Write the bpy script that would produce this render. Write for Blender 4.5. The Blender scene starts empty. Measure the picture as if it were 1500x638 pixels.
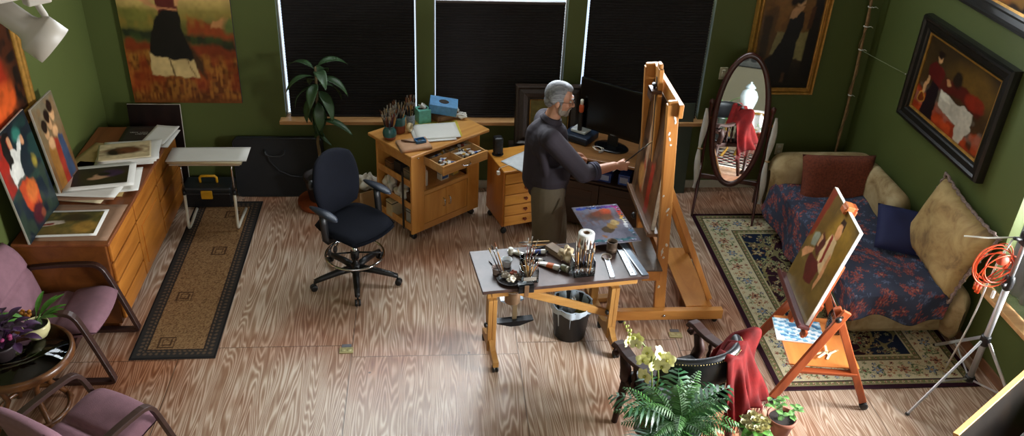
import bpy, bmesh, math, random
import numpy as np
from mathutils import Vector, Matrix, Euler, Quaternion
from math import sin, cos, pi, radians as R

S = bpy.context.scene
COL = S.collection
rnd = random.Random(7)

# ------------------------------------------------------------------ colour / materials
def lin(h):
    if isinstance(h, str):
        h = h.lstrip('#'); h = [int(h[i:i+2], 16) for i in (0, 2, 4)]
    return tuple(((c/255)/12.92 if c/255 <= .04045 else ((c/255+.055)/1.055)**2.4) for c in h[:3])

def _new(name):
    m = bpy.data.materials.new(name); m.use_nodes = True
    nt = m.node_tree; b = nt.nodes['Principled BSDF']
    return m, nt, b

def _ramp(nt, stops, interp='LINEAR'):
    r = nt.nodes.new('ShaderNodeValToRGB'); r.color_ramp.interpolation = interp
    e = r.color_ramp.elements
    while len(e) < len(stops): e.new(.5)
    for k, (p, c) in enumerate(stops):
        e[k].position = p; e[k].color = (*c, 1)
    return r

def _coords(nt, scale=(1, 1, 1), kind='Object'):
    tc = nt.nodes.new('ShaderNodeTexCoord'); mp = nt.nodes.new('ShaderNodeMapping')
    mp.inputs['Scale'].default_value = scale
    nt.links.new(tc.outputs[kind], mp.inputs['Vector'])
    return mp

def _noise(nt, vec, scale, detail=3, rough=.55, dist=0):
    n = nt.nodes.new('ShaderNodeTexNoise')
    n.inputs['Scale'].default_value = scale; n.inputs['Detail'].default_value = detail
    n.inputs['Roughness'].default_value = rough; n.inputs['Distortion'].default_value = dist
    nt.links.new(vec.outputs[0], n.inputs['Vector'])
    return n

def _bump(nt, b, src, strength, dist=.002):
    bp = nt.nodes.new('ShaderNodeBump'); bp.inputs['Strength'].default_value = strength
    bp.inputs['Distance'].default_value = dist
    nt.links.new(src, bp.inputs['Height']); nt.links.new(bp.outputs[0], b.inputs['Normal'])

def mat(name, col, rough=.5, metal=0, var=.12, scale=14, bump=0, spec=.5, sheen=0, coat=0, bscale=None, emit=0):
    m, nt, b = _new(name)
    c = lin(col)
    mp = _coords(nt)
    n = _noise(nt, mp, scale)
    r = _ramp(nt, [(.3, tuple(x*(1-var) for x in c)), (.7, tuple(min(1, x*(1+var)) for x in c))])
    nt.links.new(n.outputs['Fac'], r.inputs[0]); nt.links.new(r.outputs[0], b.inputs['Base Color'])
    b.inputs['Roughness'].default_value = rough; b.inputs['Metallic'].default_value = metal
    b.inputs['Specular IOR Level'].default_value = spec
    if sheen: b.inputs['Sheen Weight'].default_value = sheen*.12; b.inputs['Sheen Tint'].default_value = (*[min(1, x*2.5) for x in c], 1)
    if coat: b.inputs['Coat Weight'].default_value = coat
    if bump:
        n2 = _noise(nt, mp, bscale or scale*6, 2)
        _bump(nt, b, n2.outputs['Fac'], bump)
    m.diffuse_color = (*c, 1)
    return m

def wood(name, c1, c2, axis='X', scale=9, rough=.38, stretch=12, coat=.0, spec=.5):
    m, nt, b = _new(name)
    s = [scale*2.2]*3; s['XYZ'.index(axis)] = scale*2.2/stretch
    mp = _coords(nt, tuple(s))
    n = _noise(nt, mp, 1.0, 6, .62, .8)
    r = _ramp(nt, [(.32, lin(c1)), (.68, lin(c2))])
    nt.links.new(n.outputs['Fac'], r.inputs[0]); nt.links.new(r.outputs[0], b.inputs['Base Color'])
    b.inputs['Roughness'].default_value = rough; b.inputs['Specular IOR Level'].default_value = spec
    if coat: b.inputs['Coat Weight'].default_value = coat
    _bump(nt, b, n.outputs['Fac'], .12)
    return m

def attr_mat(name, rough=.4, bump=.15, bscale=160, spec=.4):
    m, nt, b = _new(name)
    a = nt.nodes.new('ShaderNodeAttribute'); a.attribute_name = 'Col'
    nt.links.new(a.outputs['Color'], b.inputs['Base Color'])
    b.inputs['Roughness'].default_value = rough; b.inputs['Specular IOR Level'].default_value = spec
    if bump:
        mp = _coords(nt); n = _noise(nt, mp, bscale, 2)
        _bump(nt, b, n.outputs['Fac'], bump)
    return m

def glassy(name, col=(1, 1, 1), rough=.03, alpha=.07):
    """thin clear sheet: lets light straight through, with a mirror-like share by the viewing angle"""
    m, nt, b = _new(name)
    out = nt.nodes['Material Output']; nt.nodes.remove(b)
    tr = nt.nodes.new('ShaderNodeBsdfTransparent'); tr.inputs[0].default_value = (*col, 1)
    gl = nt.nodes.new('ShaderNodeBsdfGlossy'); gl.inputs[0].default_value = (1, 1, 1, 1); gl.inputs['Roughness'].default_value = rough
    fr = nt.nodes.new('ShaderNodeFresnel'); fr.inputs[0].default_value = 1.45
    mx = nt.nodes.new('ShaderNodeMixShader'); nt.links.new(fr.outputs[0], mx.inputs[0]); nt.links.new(tr.outputs[0], mx.inputs[1]); nt.links.new(gl.outputs[0], mx.inputs[2])
    nt.links.new(mx.outputs[0], out.inputs[0])
    return m

def stained(name, c1, c2, c3, rough=.85, scale=5, bump=.3, bscale=180):
    """cloth with blotches and darker stains"""
    m, nt, b = _new(name); mp = _coords(nt)
    n = _noise(nt, mp, scale, 5, .6, .6); r = _ramp(nt, [(.30, lin(c3)), (.45, lin(c1)), (.62, lin(c2))])
    nt.links.new(n.outputs['Fac'], r.inputs[0]); nt.links.new(r.outputs[0], b.inputs['Base Color']); b.inputs['Roughness'].default_value = rough; b.inputs['Specular IOR Level'].default_value = .3
    n2 = _noise(nt, mp, bscale, 2); _bump(nt, b, n2.outputs['Fac'], bump)
    return m

# ------------------------------------------------------------------ mesh builder
Z = Vector((0, 0, 1))
def frame_of(d, up=Z):
    d = d.normalized()
    if abs(d.dot(up)) > .98: up = Vector((0, 1, 0)) if abs(d.y) < .9 else Vector((1, 0, 0))
    x = up.cross(d).normalized(); y = d.cross(x)
    return x, y, d

class MB:
    def __init__(s): s.v, s.f, s.s = [], [], []
    def add(s, vs, fs, T=None, smooth=False):
        b = len(s.v)
        for p in vs:
            p = Vector(p); s.v.append(T @ p if T else p)
        for f in fs:
            s.f.append([b+i for i in f]); s.s.append(smooth)
        return s
    def box(s, c, d, rz=0, T=None, bev=.004, rot=None):
        bm = bmesh.new(); bmesh.ops.create_cube(bm, size=1)
        for v in bm.verts: v.co = Vector((v.co.x*d[0], v.co.y*d[1], v.co.z*d[2]))
        bv = min(bev, min(d)*.3)
        if bv > 0:
            bmesh.ops.bevel(bm, geom=bm.edges[:], offset=bv, segments=2, profile=.5, affect='EDGES')
        L = Matrix.Translation(c)
        if rot is not None: L = L @ Euler(rot).to_matrix().to_4x4()
        elif rz: L = L @ Matrix.Rotation(rz, 4, 'Z')
        if T: L = T @ L
        bm.verts.index_update()
        s.add([v.co for v in bm.verts], [[v.index for v in f.verts] for f in bm.faces], L)
        bm.free(); return s
    def bb(s, x0, x1, y0, y1, z0, z1, bev=.004, T=None):
        return s.box(((x0+x1)/2, (y0+y1)/2, (z0+z1)/2), (abs(x1-x0), abs(y1-y0), abs(z1-z0)), bev=bev, T=T)
    def bar(s, p0, p1, w, h, up=Z, bev=.004, ext=0):
        p0, p1 = Vector(p0), Vector(p1); d = p1-p0; x, y, z = frame_of(d, Vector(up))
        m = Matrix((x, y, z)).transposed().to_4x4(); m.translation = (p0+p1)/2
        return s.box((0, 0, 0), (w, h, d.length+ext*2), T=m, bev=bev)
    def tube(s, pts, r, n=8, closed=False, cap=True, flat=1.0):
        pts = [Vector(p) for p in pts]; k = len(pts)
        rs = [r]*k if not hasattr(r, '__len__') else r
        vs = []; px = None
        for i, p in enumerate(pts):
            a = pts[(i-1) % k] if (closed or i > 0) else p
            c = pts[(i+1) % k] if (closed or i < k-1) else p
            d = (c-a)
            if d.length < 1e-9: d = Z.copy()
            d.normalize()
            if px is None: px = frame_of(d)[0]
            else:
                px = px - d*px.dot(d)
                if px.length < 1e-6: px = frame_of(d)[0]
                px.normalize()
            py = d.cross(px)
            for j in range(n):
                t = 2*pi*j/n
                vs.append(p + (px*cos(t) + py*sin(t)*flat)*rs[i])
        fs = []
        for i in range(k if closed else k-1):
            for j in range(n):
                a, b = i*n+j, i*n+(j+1) % n
                c, d = ((i+1) % k)*n+(j+1) % n, ((i+1) % k)*n+j
                fs.append([a, b, c, d])
        if cap and not closed:
            fs.append(list(range(n))[::-1]); fs.append([(k-1)*n+j for j in range(n)])
        return s.add(vs, fs, smooth=True)
    def lathe(s, prof, c=(0, 0, 0), n=24, T=None, cap=True):
        vs, fs = [], []
        for (r, z) in prof:
            for j in range(n):
                t = 2*pi*j/n; vs.append((c[0]+r*cos(t), c[1]+r*sin(t), c[2]+z))
        k = len(prof)
        for i in range(k-1):
            for j in range(n):
                fs.append([i*n+j, i*n+(j+1) % n, (i+1)*n+(j+1) % n, (i+1)*n+j])
        if cap:
            if prof[0][0] > 1e-4: fs.append(list(range(n))[::-1])
            if prof[-1][0] > 1e-4: fs.append([(k-1)*n+j for j in range(n)])
        return s.add(vs, fs, T, smooth=True)
    def ell(s, c, r, T=None, nu=16, nv=10, rot=None):
        vs, fs = [], []
        for i in range(nv+1):
            ph = pi*i/nv
            for j in range(nu):
                t = 2*pi*j/nu
                vs.append((r[0]*sin(ph)*cos(t), r[1]*sin(ph)*sin(t), r[2]*cos(ph)))
        for i in range(nv):
            for j in range(nu):
                fs.append([i*nu+j, (i+1)*nu+j, (i+1)*nu+(j+1) % nu, i*nu+(j+1) % nu])
        L = Matrix.Translation(c)
        if rot is not None: L = L @ Euler(rot).to_matrix().to_4x4()
        if T: L = T @ L
        return s.add(vs, fs, L, smooth=True)
    def prism(s, poly, z0, z1, T=None):
        n = len(poly)
        vs = [(x, y, z0) for x, y in poly] + [(x, y, z1) for x, y in poly]
        fs = [list(range(n))[::-1], [n+i for i in range(n)]] + [[i, (i+1) % n, n+(i+1) % n, n+i] for i in range(n)]
        return s.add(vs, fs, T)
    def grid(s, fn, nu, nv, cu=False, cv=False, T=None, smooth=True):
        vs = [fn(i/(nu if cu else nu-1), j/(nv if cv else nv-1)) for i in range(nu) for j in range(nv)]
        fs = []
        for i in range(nu if cu else nu-1):
            for j in range(nv if cv else nv-1):
                i2, j2 = (i+1) % nu, (j+1) % nv
                fs.append([i*nv+j, i2*nv+j, i2*nv+j2, i*nv+j2])
        return s.add(vs, fs, T, smooth=smooth)
    def capsule(s, p0, p1, r0, r1, n=14, sx=1.0, side=None):
        """tapered limb with round ends; sx squashes along the 'side' direction"""
        p0, p1 = Vector(p0), Vector(p1); d = p1-p0
        x, y, z = frame_of(d, Vector(side) if side else Z)
        L = d.length; prof = []
        for i in range(5): a = -pi/2 + pi/2*i/4; prof.append((r0*cos(a), r0*sin(a)))
        for i in range(5): a = pi/2*i/4; prof.append((r1*cos(a), L+r1*sin(a)))
        m = Matrix((x, y*sx, z)).transposed().to_4x4(); m.translation = p0
        vs, fs = [], []
        for (r, h) in prof:
            for j in range(n):
                t = 2*pi*j/n; vs.append((max(r, 1e-4)*cos(t), max(r, 1e-4)*sin(t), h))
        for i in range(len(prof)-1):
            for j in range(n):
                fs.append([i*n+j, i*n+(j+1) % n, (i+1)*n+(j+1) % n, (i+1)*n+j])
        fs.append(list(range(n))[::-1]); fs.append([(len(prof)-1)*n+j for j in range(n)])
        return s.add(vs, fs, m, smooth=True)
    def sweep(s, pts, w, h, up=(0, 0, 1), ws=None):
        """flat board with softened edges swept along pts: w across, h thick along up"""
        pts = [Vector(p) for p in pts]; vs = []; n = len(pts); sec = [(-.5, -.3), (-.5, .3), (-.42, .5), (.42, .5), (.5, .3), (.5, -.3), (.42, -.5), (-.42, -.5)]
        for i, p in enumerate(pts):
            d = (pts[min(i+1, n-1)]-pts[max(i-1, 0)]).normalized(); u = Vector(up); sd = d.cross(u)
            if sd.length < .05: sd = d.cross(Vector((0, 1, 0)))
            sd.normalize(); u = sd.cross(d); k = ws[i] if ws else 1
            vs += [p+sd*a*w*k+u*b*h*k for a, b in sec]
        fs = [[i*8+j, i*8+(j+1) % 8, (i+1)*8+(j+1) % 8, (i+1)*8+j] for i in range(n-1) for j in range(8)]+[list(range(8))[::-1], [(n-1)*8+j for j in range(8)]]
        return s.add(vs, fs)
    def mesh(s, name):
        me = bpy.data.meshes.new(name)
        me.from_pydata([tuple(v) for v in s.v], [], s.f)
        me.polygons.foreach_set('use_smooth', s.s)
        me.update()
        return me
    def build(s, name, m=None, parent=None, solid=0, sub=0, fix=False):
        me = s.mesh(name)
        if fix:
            bm = bmesh.new(); bm.from_mesh(me); bmesh.ops.remove_doubles(bm, verts=bm.verts, dist=1e-5)
            bmesh.ops.recalc_face_normals(bm, faces=bm.faces); bm.to_mesh(me); bm.free()
        return link(name, me, m, parent, solid, sub)

def link(name, me, m=None, parent=None, solid=0, sub=0):
    o = bpy.data.objects.new(name, me); COL.objects.link(o)
    if m: me.materials.append(m)
    if parent: o.parent = parent
    if solid:
        k = o.modifiers.new('solid', 'SOLIDIFY'); k.thickness = solid; k.offset = 0
    if sub:
        k = o.modifiers.new('sub', 'SUBSURF'); k.levels = sub; k.render_levels = sub
    return o

def remesh(mb, name, m, parent=None, voxel=.01, smooth=4, fac=.5):
    """fuse all shapes of mb into one continuous skin"""
    me = mb.mesh(name+'_raw'); o = bpy.data.objects.new('tmp', me); COL.objects.link(o)
    k = o.modifiers.new('r', 'REMESH'); k.mode = 'VOXEL'; k.voxel_size = voxel; k.use_smooth_shade = True
    if smooth:
        k = o.modifiers.new('s', 'SMOOTH'); k.iterations = smooth; k.factor = fac
    bpy.context.view_layer.update()
    dg = bpy.context.evaluated_depsgraph_get()
    me2 = bpy.data.meshes.new_from_object(o.evaluated_get(dg)); me2.name = name
    bpy.data.objects.remove(o); bpy.data.meshes.remove(me)
    me2.materials.clear()
    me2.polygons.foreach_set('use_smooth', [True]*len(me2.polygons))
    return link(name, me2, m, parent)

def thing(name, label, cat, loc=(0, 0, 0), rz=0, group=None, rot=None):
    o = bpy.data.objects.new(name, None); COL.objects.link(o); o.empty_display_size = .05
    o.location = loc; o.rotation_euler = rot if rot is not None else (0, 0, rz)
    o['label'] = label; o['category'] = cat
    if group: o['group'] = group
    return o

def tag(o, label, cat, group=None, loc=None, rz=None, rot=None, kind=None):
    o['label'] = label; o['category'] = cat
    if group: o['group'] = group
    if kind: o['kind'] = kind
    if loc is not None: o.location = loc
    if rz is not None: o.rotation_euler = (0, 0, rz)
    if rot is not None: o.rotation_euler = rot
    return o

def struct(name, mb, m, **k):
    o = mb.build(name, m, **k); o['kind'] = 'structure'; return o

def dup(root, loc=None, rz=None, rot=None, label=None, group=None, scale=None):
    r = root.copy(); COL.objects.link(r)
    if loc is not None: r.location = loc
    if rz is not None: r.rotation_euler = (0, 0, rz)
    if rot is not None: r.rotation_euler = rot
    if scale is not None: r.scale = scale
    if label: r['label'] = label
    if group: r['group'] = group
    for ch in list(root.children):
        c = ch.copy(); COL.objects.link(c); c.parent = r
        for g in list(ch.children):
            d = g.copy(); COL.objects.link(d); d.parent = c
    return r

# ------------------------------------------------------------------ painting engine: colours laid on a fine grid
def vnoise(ny, nx, fy, fx, seed):
    g = np.random.RandomState(seed).rand(fy+2, fx+2)
    yy = np.linspace(0, fy, ny); xx = np.linspace(0, fx, nx)
    iy = np.minimum(yy.astype(int), fy); ix = np.minimum(xx.astype(int), fx)
    ty = (yy-iy)[:, None]; tx = (xx-ix)[None, :]
    ty = ty*ty*(3-2*ty); tx = tx*tx*(3-2*tx)
    a = g[iy][:, ix]; b = g[iy][:, ix+1]; c = g[iy+1][:, ix]; d = g[iy+1][:, ix+1]
    return (a*(1-tx)+b*tx)*(1-ty)+(c*(1-tx)+d*tx)*ty

def polymask(U, V, poly, soft):
    inside = np.zeros(U.shape, bool); dist = np.full(U.shape, 9.)
    n = len(poly)
    for i in range(n):
        x1, y1 = poly[i]; x2, y2 = poly[(i+1) % n]
        cond = ((y1 > V) != (y2 > V))
        with np.errstate(divide='ignore', invalid='ignore'):
            xi = (x2-x1)*(V-y1)/((y2-y1) if y2 != y1 else 1e-9)+x1
        inside ^= cond & (U < xi)
        dx, dy = x2-x1, y2-y1; l2 = dx*dx+dy*dy+1e-12
        t = np.clip(((U-x1)*dx+(V-y1)*dy)/l2, 0, 1)
        dist = np.minimum(dist, np.hypot(U-(x1+t*dx), V-(y1+t*dy)))
    sd = np.where(inside, dist, -dist)
    return np.clip(sd/soft+.5, 0, 1)

def artwork(ny, nx, base, layers, seed=1, grain=.14):
    V, U = np.meshgrid(np.linspace(0, 1, ny), np.linspace(0, 1, nx), indexing='ij')
    C = np.zeros((ny, nx, 3))
    ys = [b[0] for b in base]
    for k in range(3): C[..., k] = np.interp(V, ys, [lin(b[1])[k] for b in base])
    w1 = vnoise(ny, nx, 14, 14, seed)-.5; w2 = vnoise(ny, nx, 14, 14, seed+1)-.5
    f1 = vnoise(ny, nx, 40, 40, seed+2)-.5; f2 = vnoise(ny, nx, 40, 40, seed+3)-.5
    Uw, Vw = U+w1*.024+f1*.012, V+w2*.024+f2*.012
    for L in layers:
        if L[0] == 'e':
            _, cx, cy, rx, ry, col, soft = L[:7]; ro = L[7] if len(L) > 7 else 0
            a, b = Uw-cx, Vw-cy
            a, b = a*cos(ro)+b*sin(ro), -a*sin(ro)+b*cos(ro)
            d = (1-np.sqrt((a/rx)**2+(b/ry)**2))*min(rx, ry)
            m = np.clip(d/soft+.5, 0, 1)
        elif L[0] == 'n':           # patchy noise glaze over a vertical band
            _, v0, v1, fy, fx, col, amt = L[:7]
            nse = vnoise(ny, nx, fy, fx, seed+int(v0*90)+fy*7+fx)
            m = np.clip((nse-.42)*4, 0, 1)*amt*np.clip((V-v0)/.04, 0, 1)*np.clip((v1-V)/.04, 0, 1)
        else:
            _, poly, col, soft = L[:4]; m = polymask(Uw, Vw, poly, soft)
        c = np.array(lin(col)); C = C*(1-m[..., None])+c*m[..., None]
    C = C*(.80+.40*vnoise(ny, nx, 7, 6, seed+9))[..., None]
    g = vnoise(ny, nx, ny//3, nx//3, seed+5)*.6+vnoise(ny, nx, ny//9, nx//9, seed+6)*.4-.5
    C = np.clip(C*(1+g[..., None]*grain*3), 0, 1)
    return C

def colour_sheet(name, w, h, C, m, parent=None, T=None, fn=None):
    """grid w x h (x right, z up, facing -y) carrying the colours C[row from bottom, col]"""
    ny, nx = C.shape[:2]
    vs = []
    for j in range(ny):
        for i in range(nx):
            u, v = i/(nx-1), j/(ny-1)
            p = Vector(fn(u, v)) if fn else Vector((u*w-w/2, 0, v*h))
            vs.append(tuple(T @ p if T else p))
    idx = np.arange(ny*nx).reshape(ny, nx)
    fs = np.stack([idx[:-1, :-1], idx[:-1, 1:], idx[1:, 1:], idx[1:, :-1]], -1).reshape(-1, 4)
    me = bpy.data.meshes.new(name); me.from_pydata(vs, [], fs.tolist())
    a = me.color_attributes.new('Col', 'FLOAT_COLOR', 'POINT')
    a.data.foreach_set('color', np.concatenate([C.reshape(-1, 3), np.ones((ny*nx, 1))], 1).astype(np.float32).ravel())
    me.polygons.foreach_set('use_smooth', [True]*len(fs))
    me.update()
    return link(name, me, m, parent)

def frame_ring(mb, w, h, prof, T=None, z0=0):
    """mitred frame round an opening w x h whose lower edge is z0; prof = (outward, towards viewer) points, closed"""
    cs = [(-w/2, z0, -1, -1), (w/2, z0, 1, -1), (w/2, z0+h, 1, 1), (-w/2, z0+h, -1, 1)]
    vs = [(x+sx*o, -d, z+sz*o) for (x, z, sx, sz) in cs for (o, d) in prof]
    n = len(prof); fs = []
    for i in range(4):
        for j in range(n):
            fs.append([i*n+j, i*n+(j+1) % n, ((i+1) % 4)*n+(j+1) % n, ((i+1) % 4)*n+j])
    mb.add(vs, fs, T); return mb

def pillow(mb, w, h, t, T=None, n=18, pinch=.12, seed=0, wob=.0):
    """stuffed cushion in the xz plane, thickness along y"""
    r = random.Random(seed); ph = [r.uniform(0, 6) for _ in range(4)]
    for side in (1, -1):
        def fn(u, v, side=side):
            a, b = u*2-1, v*2-1
            k = max(0, (1-a**4))*max(0, (1-b**4))
            ex = 1-pinch*(1-b*b)*.5*abs(a)**3; ez = 1-pinch*(1-a*a)*.5*abs(b)**3
            bump = wob*(sin(a*5+ph[0])*cos(b*4+ph[1])+.5*sin(a*9+b*7+ph[2]))
            return (a*w/2*ex, side*(t/2*k**.45+bump*k), b*h/2*ez)
        mb.grid(fn, n, n, T=T)
    return mb
# ================================================================== ROOM
XL, XR, YB, ZC = -2.915, 4.10, 7.5, 5.2
WINS = [(-1.32, -0.115), (0.035, 1.222), (1.39, 2.555)]
WZ0, WZ1 = 0.74, 3.7

# ---- materials
def floor_material():
    m, nt, b = _new('plywood_floor')
    L = nt.links
    tc = nt.nodes.new('ShaderNodeTexCoord')
    sep = nt.nodes.new('ShaderNodeSeparateXYZ'); L.new(tc.outputs['Object'], sep.inputs[0])
    def math_(op, a, bb=None, c=None):
        n = nt.nodes.new('ShaderNodeMath'); n.operation = op
        for i, v in enumerate((a, bb, c)):
            if v is None: continue
            if isinstance(v, (int, float)): n.inputs[i].default_value = v
            else: L.new(v, n.inputs[i])
        return n.outputs[0]
    # sheets 1.22 m wide, joints at x = -0.58 + 1.22 k
    u = math_('DIVIDE', math_('ADD', sep.outputs['X'], .58), 1.22)
    col = math_('FLOOR', u); fu = math_('FRACT', u)
    odd = math_('FLOORED_MODULO', col, 2.0)
    vy = math_('DIVIDE', math_('SUBTRACT', sep.outputs['Y'], math_('ADD', 4.98, math_('MULTIPLY', odd, .13))), 2.44)
    row = math_('FLOOR', vy); fv = math_('FRACT', vy)
    pid = math_('ADD', math_('MULTIPLY', col, 7.31), math_('MULTIPLY', row, 3.77))
    comb = nt.nodes.new('ShaderNodeCombineXYZ')
    L.new(math_('MULTIPLY', sep.outputs['X'], 6.0), comb.inputs[0])
    L.new(math_('MULTIPLY', sep.outputs['Y'], .50), comb.inputs[1])
    L.new(pid, comb.inputs[2])
    n1 = nt.nodes.new('ShaderNodeTexNoise'); L.new(comb.outputs[0], n1.inputs['Vector'])
    n1.inputs['Scale'].default_value = 1.0; n1.inputs['Detail'].default_value = 2.2; n1.inputs['Roughness'].default_value = .45
    n1.inputs['Distortion'].default_value = .1
    # rotary-cut figure: contour lines of the stretched noise
    band = math_('FRACT', math_('MULTIPLY', n1.outputs['Fac'], 30.0))
    tri = math_('ABSOLUTE', math_('SUBTRACT', math_('MULTIPLY', band, 2.0), 1.0))
    comb2 = nt.nodes.new('ShaderNodeCombineXYZ')
    L.new(math_('MULTIPLY', sep.outputs['X'], 38), comb2.inputs[0]); L.new(math_('MULTIPLY', sep.outputs['Y'], 2.4), comb2.inputs[1]); L.new(pid, comb2.inputs[2])
    n2 = nt.nodes.new('ShaderNodeTexNoise'); L.new(comb2.outputs[0], n2.inputs['Vector']); n2.inputs['Scale'].default_value = 1.6; n2.inputs['Detail'].default_value = 4
    fig = math_('ADD', math_('MULTIPLY', math_('POWER', tri, 1.7), .52), math_('MULTIPLY', n2.outputs['Fac'], .62))
    r = _ramp(nt, [(.20, lin('#946f58')), (.42, lin('#ae9078')), (.62, lin('#ccb49f')), (.9, lin('#decdbc'))])
    L.new(fig, r.inputs[0])
    # worn areas: warm red-brown bare wood against chalky paint-rubbed wood
    n3 = nt.nodes.new('ShaderNodeTexNoise'); L.new(tc.outputs['Object'], n3.inputs['Vector']); n3.inputs['Scale'].default_value = .75; n3.inputs['Detail'].default_value = 5
    wr = _ramp(nt, [(.46, (0, 0, 0)), (.64, (1, 1, 1))]); L.new(n3.outputs['Fac'], wr.inputs[0])
    mx = nt.nodes.new('ShaderNodeMixRGB'); mx.blend_type = 'MULTIPLY'; L.new(r.outputs[0], mx.inputs[1]); mx.inputs[2].default_value = (*lin('#c98d66'), 1)
    L.new(math_('MULTIPLY', wr.outputs[0], .85), mx.inputs[0])
    # joints
    e = math_('MINIMUM', fu, math_('SUBTRACT', 1.0, fu)); e2 = math_('MINIMUM', fv, math_('SUBTRACT', 1.0, fv))
    j = math_('MAXIMUM', math_('LESS_THAN', e, .0035), math_('LESS_THAN', e2, .0016))
    n4 = nt.nodes.new('ShaderNodeTexNoise'); L.new(tc.outputs['Object'], n4.inputs['Vector']); n4.inputs['Scale'].default_value = 3
    jj = math_('MULTIPLY', j, math_('ADD', n4.outputs['Fac'], .1))
    mj = nt.nodes.new('ShaderNodeMixRGB'); L.new(jj, mj.inputs[0]); L.new(mx.outputs[0], mj.inputs[1]); mj.inputs[2].default_value = (*lin('#3a291e'), 1)
    # specks of paint and nail heads
    vo = nt.nodes.new('ShaderNodeTexVoronoi'); L.new(tc.outputs['Object'], vo.inputs['Vector']); vo.inputs['Scale'].default_value = 3.1
    sp = math_('LESS_THAN', vo.outputs['Distance'], .035)
    ms = nt.nodes.new('ShaderNodeMixRGB'); L.new(math_('MULTIPLY', sp, .8), ms.inputs[0]); L.new(mj.outputs[0], ms.inputs[1]); ms.inputs[2].default_value = (*lin('#3d2c24'), 1)
    L.new(ms.outputs[0], b.inputs['Base Color'])
    b.inputs['Roughness'].default_value = .42
    rr = math_('ADD', math_('MULTIPLY', n2.outputs['Fac'], .22), .22); L.new(rr, b.inputs['Roughness'])
    b.inputs['Specular IOR Level'].default_value = .45
    _bump(nt, b, fig, .18, .002)
    return m

M_floor = floor_material()
M_wall = mat('green_wall_paint', '#4f5928', .62, var=.05, scale=1.3, bump=.25, bscale=180)
M_ceil = mat('ceiling_paint', '#b9b6a8', .9, var=.03)
M_sill = wood('pine_sill', '#b98653', '#d6a670', 'X', 5, .45)
M_white = mat('white_paint', '#e6e4dc', .5, var=.03)
M_basebd = mat('pale_baseboard', '#b9b7a4', .5, var=.05)
M_shade = mat('black_pleated_fabric', '#1e191b', .85, var=.25, scale=30, sheen=.2)
M_glass = glassy('window_glass')

struct('floor', MB().bb(XL-.2, XR+.6, -2.2, YB+.2, -.1, 0, bev=0), M_floor)
struct('ceiling', MB().bb(XL-.2, XR+.2, -2.2, YB+.2, ZC, ZC+.1, bev=0), M_ceil)
FW = (-1.6, 2.6, 3.0, 4.7)      # added window, unseen behind the camera, opening for the warm fill light
struct('wall_left', MB().bb(XL-.15, XL, -2.2, YB+.15, 0, ZC, bev=0), M_wall)

def wall_with_holes(name, holes, a0, a1, z1, place, m):
    """wall made of the strips around the openings; place(a0,a1,z0,z1,mb) adds one block"""
    mb = MB(); holes = sorted(holes); x = a0
    for (h0, h1, z0, zt) in holes:
        place(x, h0, 0, z1, mb); place(h0, h1, 0, z0, mb); place(h0, h1, zt, z1, mb); x = h1
    place(x, a1, 0, z1, mb)
    return struct(name, mb, m)
wall_with_holes('wall_back', [(a, b, WZ0, WZ1) for a, b in WINS], XL, XR+.15, ZC,
                lambda a, b, c, d, mb: mb.bb(a, b, YB, YB+.13, c, d, bev=0), M_wall)
RW = (2.7, 4.95, .60, 2.1)
wall_with_holes('wall_right', [RW], -2.2, YB, ZC,
                lambda a, b, c, d, mb: mb.bb(XR, XR+.16, a, b, c, d, bev=0), M_wall)
wall_with_holes('wall_front', [FW], XL, XR, ZC, lambda a, b, c, d, mb: mb.bb(a, b, -2.3, -2.15, c, d, bev=0), mat('cream_wall_paint', '#b5ad92', .8, var=.04, scale=1.5))
mb = MB(); t_ = .05
for (a, b, c, d) in ((FW[0], FW[1], FW[2], FW[2]+t_), (FW[0], FW[1], FW[3]-t_, FW[3]), (FW[0], FW[0]+t_, FW[2]+t_, FW[3]-t_), (FW[1]-t_, FW[1], FW[2]+t_, FW[3]-t_), (.47, .53, FW[2]+t_, FW[3]-t_)): mb.bb(a, b, -2.26, -2.2, c, d, bev=.003)
w5 = struct('window_5', mb, M_white); MB().bb(FW[0]+t_, FW[1]-t_, -2.235, -2.229, FW[2]+t_, FW[3]-t_, bev=0).build('pane', M_glass, w5)  # frame and pane of the added, unseen window
struct('baseboard_back', MB().bb(XL, XR, YB-.014, YB, 0, .085, bev=.004), M_basebd)
struct('baseboard_left', MB().bb(XL, XL+.014, -2, YB-.02, 0, .085, bev=.004), M_basebd)
struct('baseboard_right', MB().bb(XR-.014, XR, -2, YB-.02, 0, .085, bev=.004), wood('brown_baseboard', '#6d4a33', '#8a6244', 'Y', 4))
struct('trim_1', MB().bb(-1.37, 2.63, YB-.085, YB+.1, .703, .742, bev=.006), M_sill)
struct('trim_2', MB().bb(XR-.10, XR+.16, 2.65, 4.99, .562, .60, bev=.006), M_sill)

def window(n, a, b, z0, z1, axis):
    mb = MB(); t = .010
    def blk(u0, u1, w0, w1):
        if axis == 'y': mb.bb(u0, u1, YB+.075, YB+.125, w0, w1, bev=.003)
        else: mb.bb(XR+.10, XR+.15, u0, u1, w0, w1, bev=.003)
    blk(a, a+t, z0, z1); blk(b-t, b, z0, z1); blk(a+t, b-t, z0, z0+t); blk(a+t, b-t, z1-t, z1)
    if axis != 'y': blk((a+b)/2-.02, (a+b)/2+.02, z0+t, z1-t)
    w = struct('window_%d' % n, mb, M_white)
    g = MB()
    if axis == 'y': g.bb(a+t, b-t, YB+.098, YB+.104, z0+t, z1-t, bev=0)
    else: g.bb(XR+.123, XR+.129, a+t, b-t, z0+t, z1-t, bev=0)
    g.build('pane', M_glass, w)
for i, (a, b) in enumerate(WINS): window(i+1, a, b, WZ0, WZ1, 'y')
window(4, RW[0], RW[1], RW[2], RW[3], 'x')

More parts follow.
